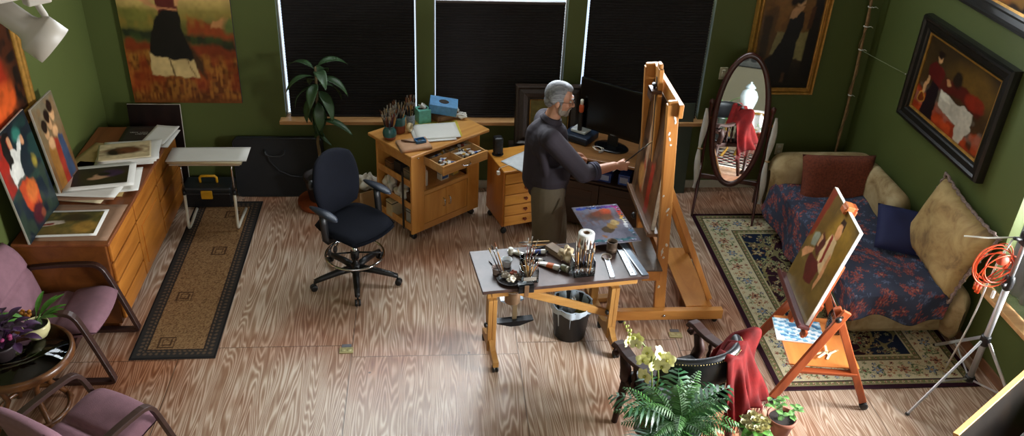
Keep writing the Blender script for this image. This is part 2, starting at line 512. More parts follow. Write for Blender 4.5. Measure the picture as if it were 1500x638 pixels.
# ---- pleated black shades, each a little narrower than its opening
def shade(a, b, ztop, label, gl, gr):
    t = thing('pleated_shade', label, 'window shade', ((a+b)/2, YB+.028, WZ0+.004), group='black shades on the studio windows')
    w = (b-a); x0, x1 = -w/2+gl, w/2-gr
    pitch = .0255; n = int((ztop-WZ0-.03)/pitch)
    prof = []
    for k in range(n*2+1): prof.append((-.008 if k % 2 else .006, .018+k*pitch/2))
    vs, fs = [], []
    for (d, z) in prof: vs += [(x0, d, z), (x1, d, z)]
    for k in range(len(prof)-1): fs.append([2*k, 2*k+1, 2*k+3, 2*k+2])
    m = MB(); m.add(vs, fs); m.build('pleats', M_shade, t, solid=.002)
    MB().bb(x0, x1, -.016, .014, 0, .02, bev=.004).build('bottom_rail', M_shade, t)
    zt = prof[-1][1]
    MB().bb(x0, x1, -.016, .014, zt, zt+.022, bev=.004).build('top_rail', mat('shade_rail', '#3a2f2c', .5), t)
    return t
shade(*WINS[0], 2.0, 'black pleated shade behind the tall leafy plant', .042, .020)
shade(*WINS[1], 1.845, 'black pleated shade with bright daylight showing above its top rail', .016, .024)
shade(*WINS[2], 2.0, 'black pleated shade behind the monitor and the big easel', .026, .020)

# right-hand window: a blue-grey roller blind part way along
t = thing('roller_blind', 'blue grey blind hanging in the window beside the silver light stand', 'window blind', (XR+.05, 4.62, .64))
m = MB()
m.grid(lambda u, v: (.012*sin(u*2*pi*5), (u-.5)*.58, v*1.38), 61, 4)
m.build('blind_fabric', mat('blue_grey_blind', '#7d8890', .8, var=.05), t, solid=.004)
MB().tube([(0, -.3, 1.40), (0, .3, 1.40)], .022, 12).build('roller', M_white, t)

# light switch and outlets
def plate(loc, label, kind, rz=0):
    t = thing('wall_switch' if kind == 's' else 'wall_outlet', label, 'light switch' if kind == 's' else 'outlet', loc, rz)
    MB().box((0, -.004, 0), (.075, .008, .118), bev=.003).build('cover_plate', mat('ivory_plastic', '#cfc9ae', .4, var=.02), t)
    if kind == 's': MB().box((0, -.012, .003), (.032, .01, .064), bev=.002).build('rocker', mat('ivory_rocker', '#ded9c4', .35), t)
    else:
        for z in (-.025, .025): MB().lathe([(.017, 0), (.017, .004), (.014, .006)], n=16, T=Matrix.Translation((0, -.007, z)) @ Matrix.Rotation(pi/2, 4, 'X')).build('socket', M_white, t)
    return t
plate((2.73, YB, 1.215), 'ivory light switch on the green wall above the oval mirror', 's')
plate((3.43, YB, .43), 'ivory wall outlet low on the green wall behind the sofa', 'o')
# ================================================================== PAINTINGS ON THE WALLS, LEFT SIDE
M_oil = attr_mat('oil_paint', .38, .2, 120)
M_canvas_edge = mat('raw_canvas', '#a9a294', .8, bump=.3, bscale=400)
M_gold = mat('gilded_wood', '#a87a35', .38, .55, var=.25, scale=24, bump=.25)
M_black_frame = mat('black_lacquer_frame', '#16130f', .35, var=.3, bump=.1)
M_dark_edge = mat('dark_canvas_edge', '#2a2420', .7)

def canvas(name, label, w, h, art, loc, rot, t=.022, edge=None, cat='painting', group=None):
    """stretched canvas standing on its lower edge: front faces local -y"""
    o = thing(name, label, cat, loc, rot=rot, group=group)
    MB().bb(-w/2, w/2, .002, t, 0, h, bev=.003).build('stretched_canvas', edge or M_canvas_edge, o)
    colour_sheet('painted_surface', w-.004, h-.004, art, M_oil, o, T=Matrix.Translation((0, 0, .002)))
    return o
def framed(name, label, w, h, art, loc, rot, prof, fm, liner=None, cat='painting'):
    o = thing(name, label, cat, loc, rot=rot)
    MB().bb(-w/2, w/2, .004, .02, 0, h, bev=0).build('backing', M_dark_edge, o)
    colour_sheet('painted_surface', w, h, art, M_oil, o)
    frame_ring(MB(), w, h, prof).build('picture_frame', fm, o, fix=True)
    if liner: frame_ring(MB(), w, h, [(-.018, 0), (-.018, .008), (.0, .014), (.002, 0)]).build('inner_liner', liner, o, fix=True)
    return o

# woman in the field (only her skirt and waist fall inside the photograph)
art = artwork(150, 100, [(0, '#6b3a17'), (.18, '#7d451a'), (.3, '#8c5a22'), (.42, '#5c5a28'), (.52, '#8a7a3c'), (.6, '#c9a866'), (1, '#d8bf86')], [
    ('n', .0, .30, 60, 26, '#4b230d', .7), ('n', .0, .33, 26, 60, '#a9702c', .55), ('n', .05, .3, 12, 14, '#8d2f14', .6),
    ('p', [(0, .30), (.3, .30), (.62, .27), (1, .26), (1, .37), (.62, .34), (.3, .35), (0, .37)], '#7b3316', .03),
    ('p', [(0, .37), (.3, .35), (.62, .345), (.85, .33), (1, .30), (1, .39), (.7, .40), (.3, .41), (0, .43)], '#252c1a', .03),
    ('n', .33, .42, 20, 22, '#3d4a22', .7),
    ('p', [(0, .43), (.3, .42), (.36, .44), (.3, .52), (.16, .54), (0, .53)], '#6e6a2e', .03),
    ('p', [(.6, .40), (1, .37), (1, .44), (.85, .45), (.6, .50)], '#8a3d1b', .03),
    ('n', .42, .52, 16, 22, '#96712f', .5),
    ('p', [(.80, .44), (.97, .44), (.98, .48), (.83, .48)], '#b07a4a', .012), ('e', .98, .44, .06, .04, '#55602f', .03),
    ('p', [(.62, .20), (.70, .15), (.69, .24), (.50, .45)], '#3d2714', .03),
    ('p', [(.20, .165), (.64, .15), (.63, .20), (.615, .265), (.21, .285)], '#c9ac74', .008),
    ('p', [(.37, .26), (.385, .26), (.43, .155), (.41, .155)], '#4b371f', .008), ('p', [(.55, .25), (.56, .25), (.61, .155), (.60, .155)], '#7a5c34', .008),
    ('p', [(.21, .28), (.40, .255), (.62, .255), (.56, .40), (.52, .53), (.345, .53), (.27, .42)], '#14120f', .008),
    ('p', [(.345, .52), (.525, .53), (.53, .60), (.56, .74), (.33, .74), (.34, .60)], '#54201c', .01),
    ('p', [(.345, .53), (.345, .545), (.22, .60), (.24, .70), (.20, .70), (.17, .59)], '#c08a5a', .01),
    ('p', [(.50, .56), (.54, .55), (.58, .60), (.56, .70), (.52, .70)], '#c08a5a', .01),
    ('p', [(.34, .53), (.52, .53), (.52, .542), (.34, .542)], '#b87b55', .006),
    ('e', .45, .82, .06, .075, '#c29265', .01), ('e', .45, .86, .075, .06, '#2d1a10', .02)], seed=3)
canvas('landscape_painting', 'large unframed painting of a woman in long dark skirt in an orange field', .94, 1.62, art, (-2.16, YB-.03, .89), (0, 0, 0), .024, M_dark_edge)

# woman in black, gold frame
art = artwork(150, 72, [(0, '#15110e'), (.16, '#1d1712'), (.3, '#3a2a18'), (.6, '#6d4a20'), (1, '#7a5526')], [
    ('n', .3, 1, 14, 10, '#8a622c', .4),
    ('p', [(.0, .2), (.26, .24), (.26, .74), (.02, .72)], '#5d4120', .03), ('p', [(.05, .25), (.18, .27), (.19, .66), (.05, .66)], '#3a2a1a', .03),
    ('p', [(.24, .31), (.84, .25), (.82, .52), (.30, .52)], '#8b7f52', .015),
    ('p', [(.80, .1), (1, .1), (1, 1), (.86, 1)], '#120e0d', .03), ('p', [(.78, .55), (.86, .55), (.88, .75), (.82, .75)], '#4b2a17', .02),
    ('p', [(.10, .05), (.62, .07), (.66, .24), (.66, .42), (.72, .58), (.70, .70), (.58, .70), (.47, .66), (.44, .55), (.40, .42), (.28, .30), (.10, .22)], '#120f11', .014),
    ('p', [(.46, .64), (.52, .64), (.66, .71), (.68, .755), (.54, .745), (.47, .70)], '#b98d66', .012), ('e', .60, .80, .075, .05, '#c39a72', .012),
    ('e', .57, .825, .095, .048, '#1a1210', .02), ('e', .5, .79, .05, .04, '#1a1210', .02), ('p', [(.5, .05), (.55, .05), (.56, .14), (.52, .14)], '#5a3c2a', .02)], seed=8)
GP = [(0, -.005), (0, .012), (.012, .018), (.02, .014), (.03, .016), (.042, .036), (.056, .042), (.064, .03), (.07, .0), (.07, -.02), (.0, -.02)]
framed('portrait_painting', 'gold framed portrait of a standing woman in a black gown', .56, 1.04, art, (3.27, YB-.025, 1.09), (0, 0, 0), GP, M_gold)

# couch scene, black frame on the right wall
art = artwork(90, 120, [(0, '#4a2410'), (.2, '#3a2210'), (.6, '#3c2c14'), (1, '#2a1d0e')], [
    ('e', .72, .72, .3, .2, '#5c4218', .15), ('p', [(.0, .0), (.0, .34), (.25, .2), (.5, .26), (.95, .0)], '#8c2d12', .04), ('n', 0, .3, 10, 14, '#b8451c', .6),
    ('p', [(.28, .42), (.6, .5), (.86, .42), (.9, .55), (.62, .66), (.36, .62)], '#4b160f', .03), ('e', .78, .56, .13, .09, '#7d2412', .03),
    ('p', [(.34, .46), (.46, .44), (.60, .42), (.66, .47), (.80, .43), (.82, .26), (.74, .02), (.66, .03), (.64, .20), (.44, .22), (.35, .26)], '#bdb3a0', .012),
    ('n', .1, .46, 14, 16, '#8e8474', .25),
    ('p', [(.34, .46), (.46, .44), (.5, .36), (.36, .36)], '#d6cdb8', .02),
    ('p', [(.14, .02), (.32, .03), (.32, .30), (.30, .50), (.20, .50), (.16, .3)], '#170b10', .015),
    ('p', [(.12, .48), (.30, .46), (.34, .64), (.28, .70), (.16, .72), (.10, .62)], '#551512', .015),
    ('p', [(.12, .5), (.15, .5), (.14, .3), (.11, .22), (.09, .24)], '#b98a5c', .01), ('e', .22, .79, .04, .06, '#b98a5c', .012), ('e', .215, .825, .05, .05, '#1a0d08', .02),
    ('e', .10, .2, .05, .07, '#b8842c', .006), ('e', .10, .2, .04, .058, '#6a2a10', .006),
    ('e', .5, .68, .06, .09, '#1d140c', .03), ('e', .40, .58, .03, .04, '#a8794f', .015)], seed=12)
BP = [(0, -.008), (0, .014), (.02, .02), (.03, .03), (.07, .036), (.085, .05), (.105, .05), (.115, .03), (.118, 0), (.118, -.028), (0, -.028)]
framed('couch_painting', 'black framed painting of a woman beside white drapery on a red floor', 1.04, .65, art, (XR-.032, 6.03, 1.315), (0, 0, R(-90)), BP, M_black_frame, M_gold)
art = artwork(70, 90, [(0, '#20140b'), (.2, '#4a2d12'), (.6, '#3a2713'), (1, '#20170d')], [
    ('p', [(.1, .0), (.35, .05), (.3, .5), (.1, .4)], '#8a5a1c', .05), ('p', [(.5, 0), (.7, .05), (.66, .4), (.52, .4)], '#76231a', .04), ('n', 0, .5, 9, 12, '#c08b38', .5), ('e', .45, .5, .1, .2, '#b98a5c', .05)], seed=21)
framed('dark_painting', 'black framed dark painting hung highest on the green wall', .98, .7, art, (XR-.032, 5.93, 2.42), (0, 0, R(-90)), BP, M_black_frame, M_gold)

# gold frame on the left wall
art = artwork(80, 80, [(0, '#22120b'), (.3, '#471a0f'), (.6, '#2a140c'), (1, '#170e0a')], [
    ('e', .45, .35, .3, .35, '#8c2412', .1), ('e', .4, .6, .16, .2, '#a9361a', .08), ('e', .6, .2, .3, .14, '#c4501f', .08), ('p', [(.8, 0), (1, 0), (1, 1), (.86, 1)], '#0f0b0a', .06), ('n', 0, 1, 14, 12, '#5c2a12', .4)], seed=31)
GP2 = [(0, -.008), (0, .008), (.016, .012), (.024, .008), (.04, .016), (.06, .018), (.072, .024), (.088, .025), (.096, .018), (.10, 0), (.10, -.026), (0, -.026)]
framed('red_painting', 'dark red painting in a wide carved gold frame above the cabinet', .75, .8, art, (XL+.0285, 5.70, 1.475), (0, 0, R(90)), GP2, M_gold)

# ---- long low cabinet under the left wall
M_honey = wood('honey_oak', '#9a5a1f', '#c07a30', 'Y', 5, .33, 9, coat=.2)
M_cabtop = wood('reddish_cabinet_top', '#6b3a20', '#8a4f2c', 'Y', 4, .35, 10)
M_honey_dk = wood('honey_oak_side', '#5f3212', '#7a451b', 'Y', 4, .4, 8)
cx0, cx1, cy0, cy1, ch = XL+.02, -2.25, 5.34, 7.22, .765
cab = thing('low_cabinet', 'long honey oak cabinet with drawers along the green wall', 'cabinet', (0, 0, 0))
MB().bb(cx0, cx1-.02, cy0, cy1, .06, ch-.025, bev=.004).bb(cx0, cx1-.06, cy0+.03, cy1-.03, 0, .06, bev=0).build('carcass', M_honey_dk, cab)
MB().bb(cx0, cx1+.012, cy0-.012, cy1+.012, ch-.025, ch, bev=.008).build('cabinet_top', M_cabtop, cab)
fm = MB()
ys = [cy0+.02, 5.93, 6.53, cy1-.02]
fx = cx1-.02
def front(nm, y0, y1, z0, z1):
    o = MB().bb(fx, fx+.024, y0, y1, z0, z1, bev=.007).build(nm, M_honey, cab); return o
for c in range(3):
    a, b = ys[c]+.009, ys[c+1]-.009
    front('drawer', a, b, .585, .73)
    if c == 1:
        d = front('door', a, b, .085, .565)
        MB().bb(fx+.022, fx+.032, a+.07, b-.07, .155, .495, bev=.005).build('raised_panel', M_honey, d)
    else:
        for z0, z1 in ((.415, .565), (.245, .395), (.085, .225)): front('drawer', a, b, z0, z1)

# ---- canvases leaning on the wall, standing on the cabinet
art = artwork(100, 72, [(0, '#101a24'), (.3, '#13202a'), (.7, '#0f1a22'), (1, '#161b22')], [
    ('p', [(0, .45), (.25, .5), (.45, .75), (.42, .95), (.2, 1), (0, 1)], '#8f1f14', .03), ('n', .0, .5, 9, 9, '#2c3a2a', .7), ('n', .4, 1, 12, 9, '#1d4038', .5),
    ('p', [(.20, .50), (.46, .52), (.5, .66), (.66, .78), (.70, .84), (.62, .86), (.50, .76), (.42, .82), (.30, .80), (.18, .66)], '#c8c6bd', .014),
    ('p', [(.22, .66), (.34, .70), (.36, .80), (.33, .90), (.44, .93), (.38, .985), (.26, .97), (.20, .84)], '#120c0b', .014), ('e', .405, .87, .05, .06, '#c08a64', .012), ('p', [(.33, .88), (.37, .93), (.46, .93), (.44, .97), (.32, .97), (.29, .88)], '#120c0b', .012),
    ('p', [(.22, .49), (.48, .50), (.48, .535), (.22, .53)], '#4a463f', .01),
    ('p', [(.24, .49), (.48, .50), (.66, .36), (.62, .18), (.42, .14), (.26, .28)], '#b5401c', .02), ('e', .5, .36, .14, .1, '#d06a2c', .05), ('e', .46, .14, .14, .10, '#4b1620', .04), ('e', .56, .1, .06, .04, '#7d3d2a', .02),
    ('e', .62, .88, .1, .06, '#2d6a5c', .04), ('e', .7, .8, .04, .04, '#b98560', .015), ('e', .8, .55, .06, .06, '#8a7a2c', .05)], seed=41)
canvas('figure_painting', 'unframed canvas of a woman in white blouse and orange skirt leaning on the wall', .56, .775, art, (-2.755, 5.605, ch), (R(-6.0), 0, R(90)), .018)
art = artwork(90, 52, [(0, '#4a2a17'), (.3, '#6b4a2a'), (.7, '#7a6648'), (1, '#6d6450')], [
    ('n', 0, 1, 12, 8, '#7d5a35', .5), ('p', [(.12, .0), (.4, .02), (.42, .5), (.3, .62), (.12, .5)], '#8a5c26', .03), ('p', [(.38, .0), (.66, .05), (.62, .55), (.44, .6)], '#8f2a1c', .03),
    ('p', [(.6, .1), (.92, .1), (.85, .55), (.64, .6)], '#33415a', .03), ('e', .28, .70, .1, .08, '#c29468', .02), ('e', .5, .76, .1, .08, '#c29468', .02), ('e', .72, .82, .1, .08, '#c29468', .02),
    ('e', .27, .76, .11, .07, '#20120c', .02), ('e', .49, .83, .11, .07, '#20120c', .02), ('e', .71, .89, .11, .07, '#20120c', .02), ('e', .34, .56, .12, .06, '#c29468', .03), ('e', .62, .64, .12, .06, '#c29468', .03)], seed=45)
canvas('group_painting', 'unframed canvas of three dark haired women leaning behind the paper pile', .36, .735, art, (-2.745, 6.13, ch), (R(-5.5), 0, R(88)), .020)
art = artwork(40, 40, [(0, '#140c0b'), (1, '#1d1110')], [('e', .5, .6, .2, .2, '#3a1713', .15), ('n', 0, 1, 8, 8, '#241512', .6)], seed=47)
canvas('dark_canvas', 'nearly black canvas leaning in the corner behind the cabinet', .46, .90, art, (-2.46, 7.33, .0), (R(-6), 0, 0), .022, M_canvas_edge)

# ---- prints and papers on the cabinet
M_paper = mat('white_paper', '#d9d6cf', .7, var=.03, scale=5)
M_paper_c = mat('cream_paper', '#c9ba98', .7, var=.06, scale=5)
M_kraft = mat('brown_mat_board', '#8b6a52', .8, var=.06)
M_khaki = mat('khaki_folder', '#a58a55', .75, var=.08)
PILE = {'on': False}
def sheet(name, label, w, h, loc, rz, m, cat='paper', t=.003, curl=0., group=None, art=None, margin=.0, am=None, tilt=(0, 0)):
    if PILE['on']: loc = (loc[0]-.075, loc[1]-.04, loc[2]); w, h = w*1.13, h*1.13
    o = thing(name, label, cat, loc, rot=(tilt[0], tilt[1], rz), group=group)
    mb = MB()
    def top(u, v):
        c = curl*((2*u-1)**2+.6*(2*v-1)**4)*.5
        return ((u-.5)*w, (v-.5)*h, t/2+c)
    mb.grid(top, 9, 9); mb.build('sheet', m, o, solid=t)
    if art is not None:
        colour_sheet('printed_picture', w-2*margin, h-2*margin, art, am or M_oil, o,
                     fn=lambda u, v: ((u-.5)*(w-2*margin), (v-.5)*(h-2*margin), t+.0012+curl*((2*(margin/w+u*(1-2*margin/w))-1)**2+.6*(2*(margin/h+v*(1-2*margin/h))-1)**4)*.5))
    return o
zt = ch+.001
# big matted print hanging at the near end of the cabinet
art = artwork(50, 80, [(0, '#6b5a2c'), (.4, '#5c5528'), (1, '#3d3a1c')], [
    ('n', 0, 1, 8, 10, '#7d6a34', .5), ('p', [(.0, .35), (.4, .5), (.36, .62), (.1, .6), (0, .52)], '#c6bba8', .03), ('p', [(0, .38), (.22, .46), (.2, .52), (0, .48)], '#7d2a1c', .02),
    ('e', .78, .3, .2, .25, '#a07c36', .1), ('e', .55, .75, .3, .18, '#2d2c16', .1)], seed=51)
sheet('mat_board', 'brown mat board lying under a print at the cabinet end', .52, .50, (-2.52, 5.62, zt), 0, M_kraft, 'mat board')
sheet('landscape_print', 'landscape print with white border on the brown mat board', .44, .36, (-2.58, 5.60, zt+.0045), R(3), M_paper, 'print', art=art, margin=.025)
# pile
PILE['on'] = True
specs = [  # name,label,w,h,x,y,z,rz,mat
    ('folder', 'khaki folder at the bottom of the paper pile', .42, .50, -2.52, 6.30, .000, R(4), M_khaki, 'folder', .012),
    ('folder', 'cream portfolio folder sticking out of the paper pile', .40, .54, -2.56, 6.24, .013, R(-8), M_paper_c, 'folder', .010),
    ('mat_board', 'brown board inside the paper pile', .44, .36, -2.55, 6.14, .024, R(2), M_kraft, 'mat board', .008),
    ('folder', 'khaki folder propped beside the dark canvas of three women', .30, .46, -2.62, 6.62, .013, R(-14), M_khaki, 'folder', .010),
]
for n, l, w, h, x, y, z, rz, m, c, t in specs: sheet(n, l, w, h, (x, y, zt+z), rz, m, c, t)
sheet('paper_sheet', 'loose white sheet drooping over the cabinet edge', .44, .34, (-2.42, 6.20, zt+.034), R(10), M_paper, 'paper', .002, .012)
sheet('paper_sheet', 'white sheet under the framed style portrait print', .46, .33, (-2.52, 6.13, zt+.048), R(-4), M_paper, 'paper', .002, .006)
art = artwork(40, 56, [(0, '#2a2214'), (.5, '#332914'), (1, '#2a1f1c')], [('e', .52, .5, .16, .14, '#b58d6c', .05), ('e', .42, .38, .14, .08, '#b58d6c', .05), ('e', .7, .62, .2, .2, '#3c2440', .1), ('e', .55, .6, .12, .1, '#1d120d', .05)], seed=55)
sheet('portrait_print', 'portrait print with wide white border topping the paper pile on the cabinet', .44, .34, (-2.47, 6.24, zt+.060), R(12), M_paper, 'print', .006, art=art, margin=.05)
for k in range(6):
    sheet('paper_sheet', 'white sheet in the fanned stack under the brown sketch', .40, .32, (-2.40+.006*k, 6.66+.010*(k % 3), zt+.030+.006*k), R(8+2.2*(k*37 % 5)), M_paper, 'paper', .003, .004, group='fanned sheets on the cabinet')
art = artwork(36, 48, [(0, '#c9b48c'), (1, '#cbb791')], [('e', .42, .52, .3, .22, '#3a2318', .12), ('e', .62, .5, .22, .2, '#5d3320', .14), ('e', .3, .4, .16, .14, '#20140f', .1), ('n', .25, .8, 10, 12, '#6d4327', .5)], seed=58)
sheet('sketch_print', 'brown brush sketch lying on the fanned white sheets', .36, .27, (-2.41, 6.66, zt+.071), R(14), M_paper_c, 'print', .003, art=art, margin=.012)
PILE['on'] = False
M_blackcard = mat('dark_book_cover', '#2a2320', .45, var=.06)
o = sheet('art_book', 'dark covered art book with white lettering behind the paper stack', .34, .30, (-2.45, 7.02, zt+.012), R(2), M_blackcard, 'book', .024)
def lettering(txt, size, loc, rot, m, parent, name='lettering', ext=.0006):
    cu = bpy.data.curves.new(name, 'FONT'); cu.body = txt; cu.size = size; cu.align_x = 'CENTER'; cu.align_y = 'CENTER'; cu.extrude = ext
    t_ = bpy.data.objects.new(name, cu); COL.objects.link(t_)
    bpy.context.view_layer.update()
    me = bpy.data.meshes.new_from_object(t_.evaluated_get(bpy.context.evaluated_depsgraph_get()))
    bpy.data.objects.remove(t_); me.name = name; me.materials.clear()
    q = link(name, me, m, parent); q.location = loc; q.rotation_euler = rot
    return q
mb = MB()
for yy, wd, n_, hh in ((.02, .23, 17, .012), (-.012, .13, 8, .017)):      # two lines of small pale capitals, too small to read
    for k in range(n_):
        if k in (5, 11) and n_ > 10: continue
        x = -wd/2+wd*(k+.5)/n_
        mb.box((x-wd/n_*.22, yy, .0268), (wd/n_*.16, hh, .001), bev=0); mb.box((x+.0008, yy+hh*.42*(1 if k % 2 else -1), .0268), (wd/n_*.5, hh*.17, .001), bev=0)
        if k % 3: mb.box((x+wd/n_*.24, yy, .0268), (wd/n_*.16, hh, .001), bev=0)
mb.build('title_lettering', mat('white_ink', '#bdb8ae', .6), o)
sheet('paper_sheet', 'white sheet sticking out under the dark art book', .42, .34, (-2.40, 7.00, zt+.003), R(-4), M_paper, 'paper', .006)
sheet('paper_sheet', 'grey white sheet overhanging the far cabinet end', .20, .36, (-2.30, 6.98, zt+.040), R(-8), M_paper, 'paper', .004, .006)

# ---- folding tray table with sheets on it
M_tube_w = mat('white_enamel_tube', '#d8d3c2', .3, var=.03)
M_chrome = mat('chrome', '#c9c9cc', .12, 1.0, var=.02)
M_blackp = mat('black_plastic', '#141416', .42, var=.1)
tt = thing('tray_table', 'small folding table with white bent tube legs on the runner rug', 'table', (-1.9, 6.85, 0))
tz = .655
for sx in (-.21, .21):
    leg = MB().tube([(sx*1.04, .21, .030), (sx, -.02, .028), (sx, -.10, .028), (sx, -.125, .034), (sx, -.135, .055), (sx, -.128, .10), (sx, -.118, .18), (sx, -.105, .30), (sx, -.1, .36)], .013, 10).build('leg', M_tube_w, tt)
    MB().tube([(sx, -.1, .355), (sx, -.1, .385)], .0165, 10).build('collar', M_blackp, leg)
    MB().tube([(sx, -.1, .38), (sx, -.085, .58), (sx, -.07, .625), (sx, -.04, .64), (sx, .1, .64)], .0095, 10).build('chrome_post', M_chrome, leg)
MB().tube([(-.21, .1, .64), (.21, .1, .64)], .008, 8).build('cross_tube', M_chrome, tt)
MB().bb(-.29, .29, -.13, .13, tz-.010, tz+.004, bev=.004).build('table_top', mat('tray_top', '#b9aa98', .5), tt)
for k, (l, dz, rz_, w, h) in enumerate((('lower white board lying on the tray table', .006, -1.5, .61, .27), ('upper white drawing sheet on the tray table', .030, 1.2, .66, .26))):
    sheet('drawing_board' if k == 0 else 'drawing_sheet', l, w, h, (-1.895+.01*k, 6.855, tz+dz-.001), R(rz_), M_paper_c if k == 0 else M_paper, 'board' if k == 0 else 'drawing', .020 if k == 0 else .006, .0)

# ---- tool box
tb = thing('tool_box', 'black plastic tool box with yellow handle and latch by the wall', 'tool box', (-2.03, 7.24, 0))
MB().bb(-.21, .21, -.11, .11, 0, .15, bev=.012).build('box_body', M_blackp, tb)
MB().bb(-.22, .22, -.118, .118, .15, .205, bev=.02).build('lid', mat('dark_lid', '#1b1f22', .4), tb)
M_yel = mat('yellow_plastic', '#d39a1c', .4)
MB().tube([(-.075, 0, .2), (-.075, 0, .255), (-.06, 0, .27), (.06, 0, .27), (.075, 0, .255), (.075, 0, .2)], .012, 8).build('handle', M_yel, tb)
MB().bb(-.05, .05, -.132, -.112, .10, .18, bev=.005).build('latch', M_yel, tb)

# ---- portfolio case
pc = thing('portfolio_case', 'big black portfolio case leaning on the wall under the window', 'case', (-1.4, 7.36, 0), rot=(R(-5), 0, 0))
M_nylon = mat('black_nylon', '#17181b', .75, bump=.3, bscale=300, sheen=.15)
pts = []
for (cx_, cz_, a0) in ((.36, .535, 0), (-.36, .535, 90), (-.36, .045, 180), (.36, .045, 270)):
    for k in range(6): a = R(a0+k*18); pts.append((cx_+.045*cos(a), cz_+.045*sin(a)))
MB().prism([(x, -z) for x, z in pts][::-1], -.025, .035, T=Matrix.Rotation(-pi/2, 4, 'X')).build('case_body', M_nylon, pc, fix=True)
MB().tube([(x, -.025-.002, z) for x, z in pts], .006, 6, closed=True).build('zip_edge', M_blackp, pc)
MB().tube([(-.12, -.035, .47), (-.115, -.06, .44), (-.08, -.065, .42), (.02, -.065, .42), (.055, -.06, .44), (.06, -.035, .47)], .009, 8, flat=.6).build('carry_handle', M_blackp, pc)
MB().tube([(-.12, -.033, .48), (-.08, -.04, .36), (.0, -.045, .27), (.10, -.045, .22), (.24, -.04, .20)], .010, 8, flat=.35).build('shoulder_strap', M_blackp, pc)

# ---- runner rug
def rug_sheet(name, w, h, C, m, parent):
    return colour_sheet(name, w, h, C, m, parent, fn=lambda u, v: ((u-.5)*w, (v-.5)*h, .0085))
M_wool = attr_mat('wool_pile', .95, .5, 350, .1)
nx, ny = 86, 320
V, U = np.meshgrid(np.linspace(0, 2.24, ny), np.linspace(0, .60, nx), indexing='ij')
dE = np.minimum(np.minimum(U, .6-U), np.minimum(V, 2.24-V))
Cc = np.zeros((ny, nx, 3)); Cc[:] = lin('#8a6a49')
sp = np.random.RandomState(3).rand(ny, nx)
Cc[sp > .75] = lin('#65492f'); Cc[sp < .2] = lin('#997a56')
for vc in (.18, .75, 1.4, 2.0):
    for hc in ((.22 if vc < 1 else .36),):
        q = np.maximum(abs(U-hc), abs(V-vc))
        Cc[(abs(q-.055) < .006) | (abs(q-.03) < .005)] = lin('#4a3423')
Cc[dE < .10] = lin('#33302e')
k1 = (dE < .075) & (dE > .03) & (((np.sin(U*150)+np.sin(V*150)) > .6)); Cc[k1] = lin('#5a4a3c')
Cc[(abs(dE-.083) < .007) & ((np.sin((U+V)*170)) > -.2)] = lin('#6a5440')
Cc[abs(dE-.098) < .004] = lin('#2b2320'); Cc[dE < .012] = lin('#1f1c1c')
o = MB().bb(-.30, .30, -1.12, 1.12, 0, .008, bev=.003).build('runner_rug', mat('rug_edge', '#2b2826', .95), None)
tag(o, 'long beige runner rug with dark patterned border beside the cabinet', 'rug', loc=(-1.85, 6.11, 0), rz=R(.4))
rug_sheet('pile', .594, 2.234, Cc, M_wool, o)
# ================================================================== CHAIR, PLANT, CART, DESK
M_seatfab = mat('black_blue_upholstery', '#0b0e18', .9, bump=.4, bscale=320, spec=.2)
M_armpad = mat('grey_rubber', '#232936', .38, var=.1)
fc = thing('office_chair', 'black drafting chair with chrome foot ring on five casters', 'office chair', (-.61, 5.95, 0), R(-42))
def T_(x, y, z, rz=0): return Matrix.Translation((x, y, z)) @ Matrix.Rotation(rz, 4, 'Z')
base = MB().lathe([(.03, .085), (.045, .09), (.05, .13), (.038, .155), (.03, .17)], n=20).build('base_hub', M_blackp, fc)
for k in range(5):
    a = R(-84+42+72*k)
    arm = MB()
    arm.tube([(.03*cos(a), .03*sin(a), .125), (.15*cos(a), .15*sin(a), .118), (.28*cos(a), .28*sin(a), .098), (.345*cos(a), .345*sin(a), .085)], [.030, .028, .024, .020], 8)
    p = arm.build('base_spoke', M_blackp, fc)
    c = MB()
    x, y = .345*cos(a), .345*sin(a)
    c.tube([(x, y, .088), (x, y, .055)], .008, 8)
    for s_ in (-.014, .014):
        ox, oy = -sin(a)*s_, cos(a)*s_
        c.lathe([(.012, -.010), (.0265, -.008), (.028, 0), (.0265, .008), (.012, .010)], n=16,
                T=Matrix.Translation((x+ox+.01*cos(a), y+oy+.01*sin(a), .0285)) @ Matrix.Rotation(a, 4, 'Z') @ Matrix.Rotation(pi/2, 4, 'X'))
    c.build('caster', M_blackp, p)
MB().lathe([(.028, .15), (.028, .33), (.019, .335), (.019, .50)], n=18).build('gas_column', M_chrome, fc)
ring = MB().tube([(.232*cos(t), .232*sin(t), .255) for t in [2*pi*i/48 for i in range(48)]], .0105, 8, closed=True)
ring.build('foot_ring', M_chrome, fc)
mb = MB().lathe([(.034, .22), (.036, .26), (.034, .29), (.028, .295)], n=16)
for k in range(4):
    a = R(45+90*k); mb.tube([(.03*cos(a), .03*sin(a), .27), (.235*cos(a), .235*sin(a), .256)], .007, 6)
mb.build('ring_bracket', M_blackp, fc)
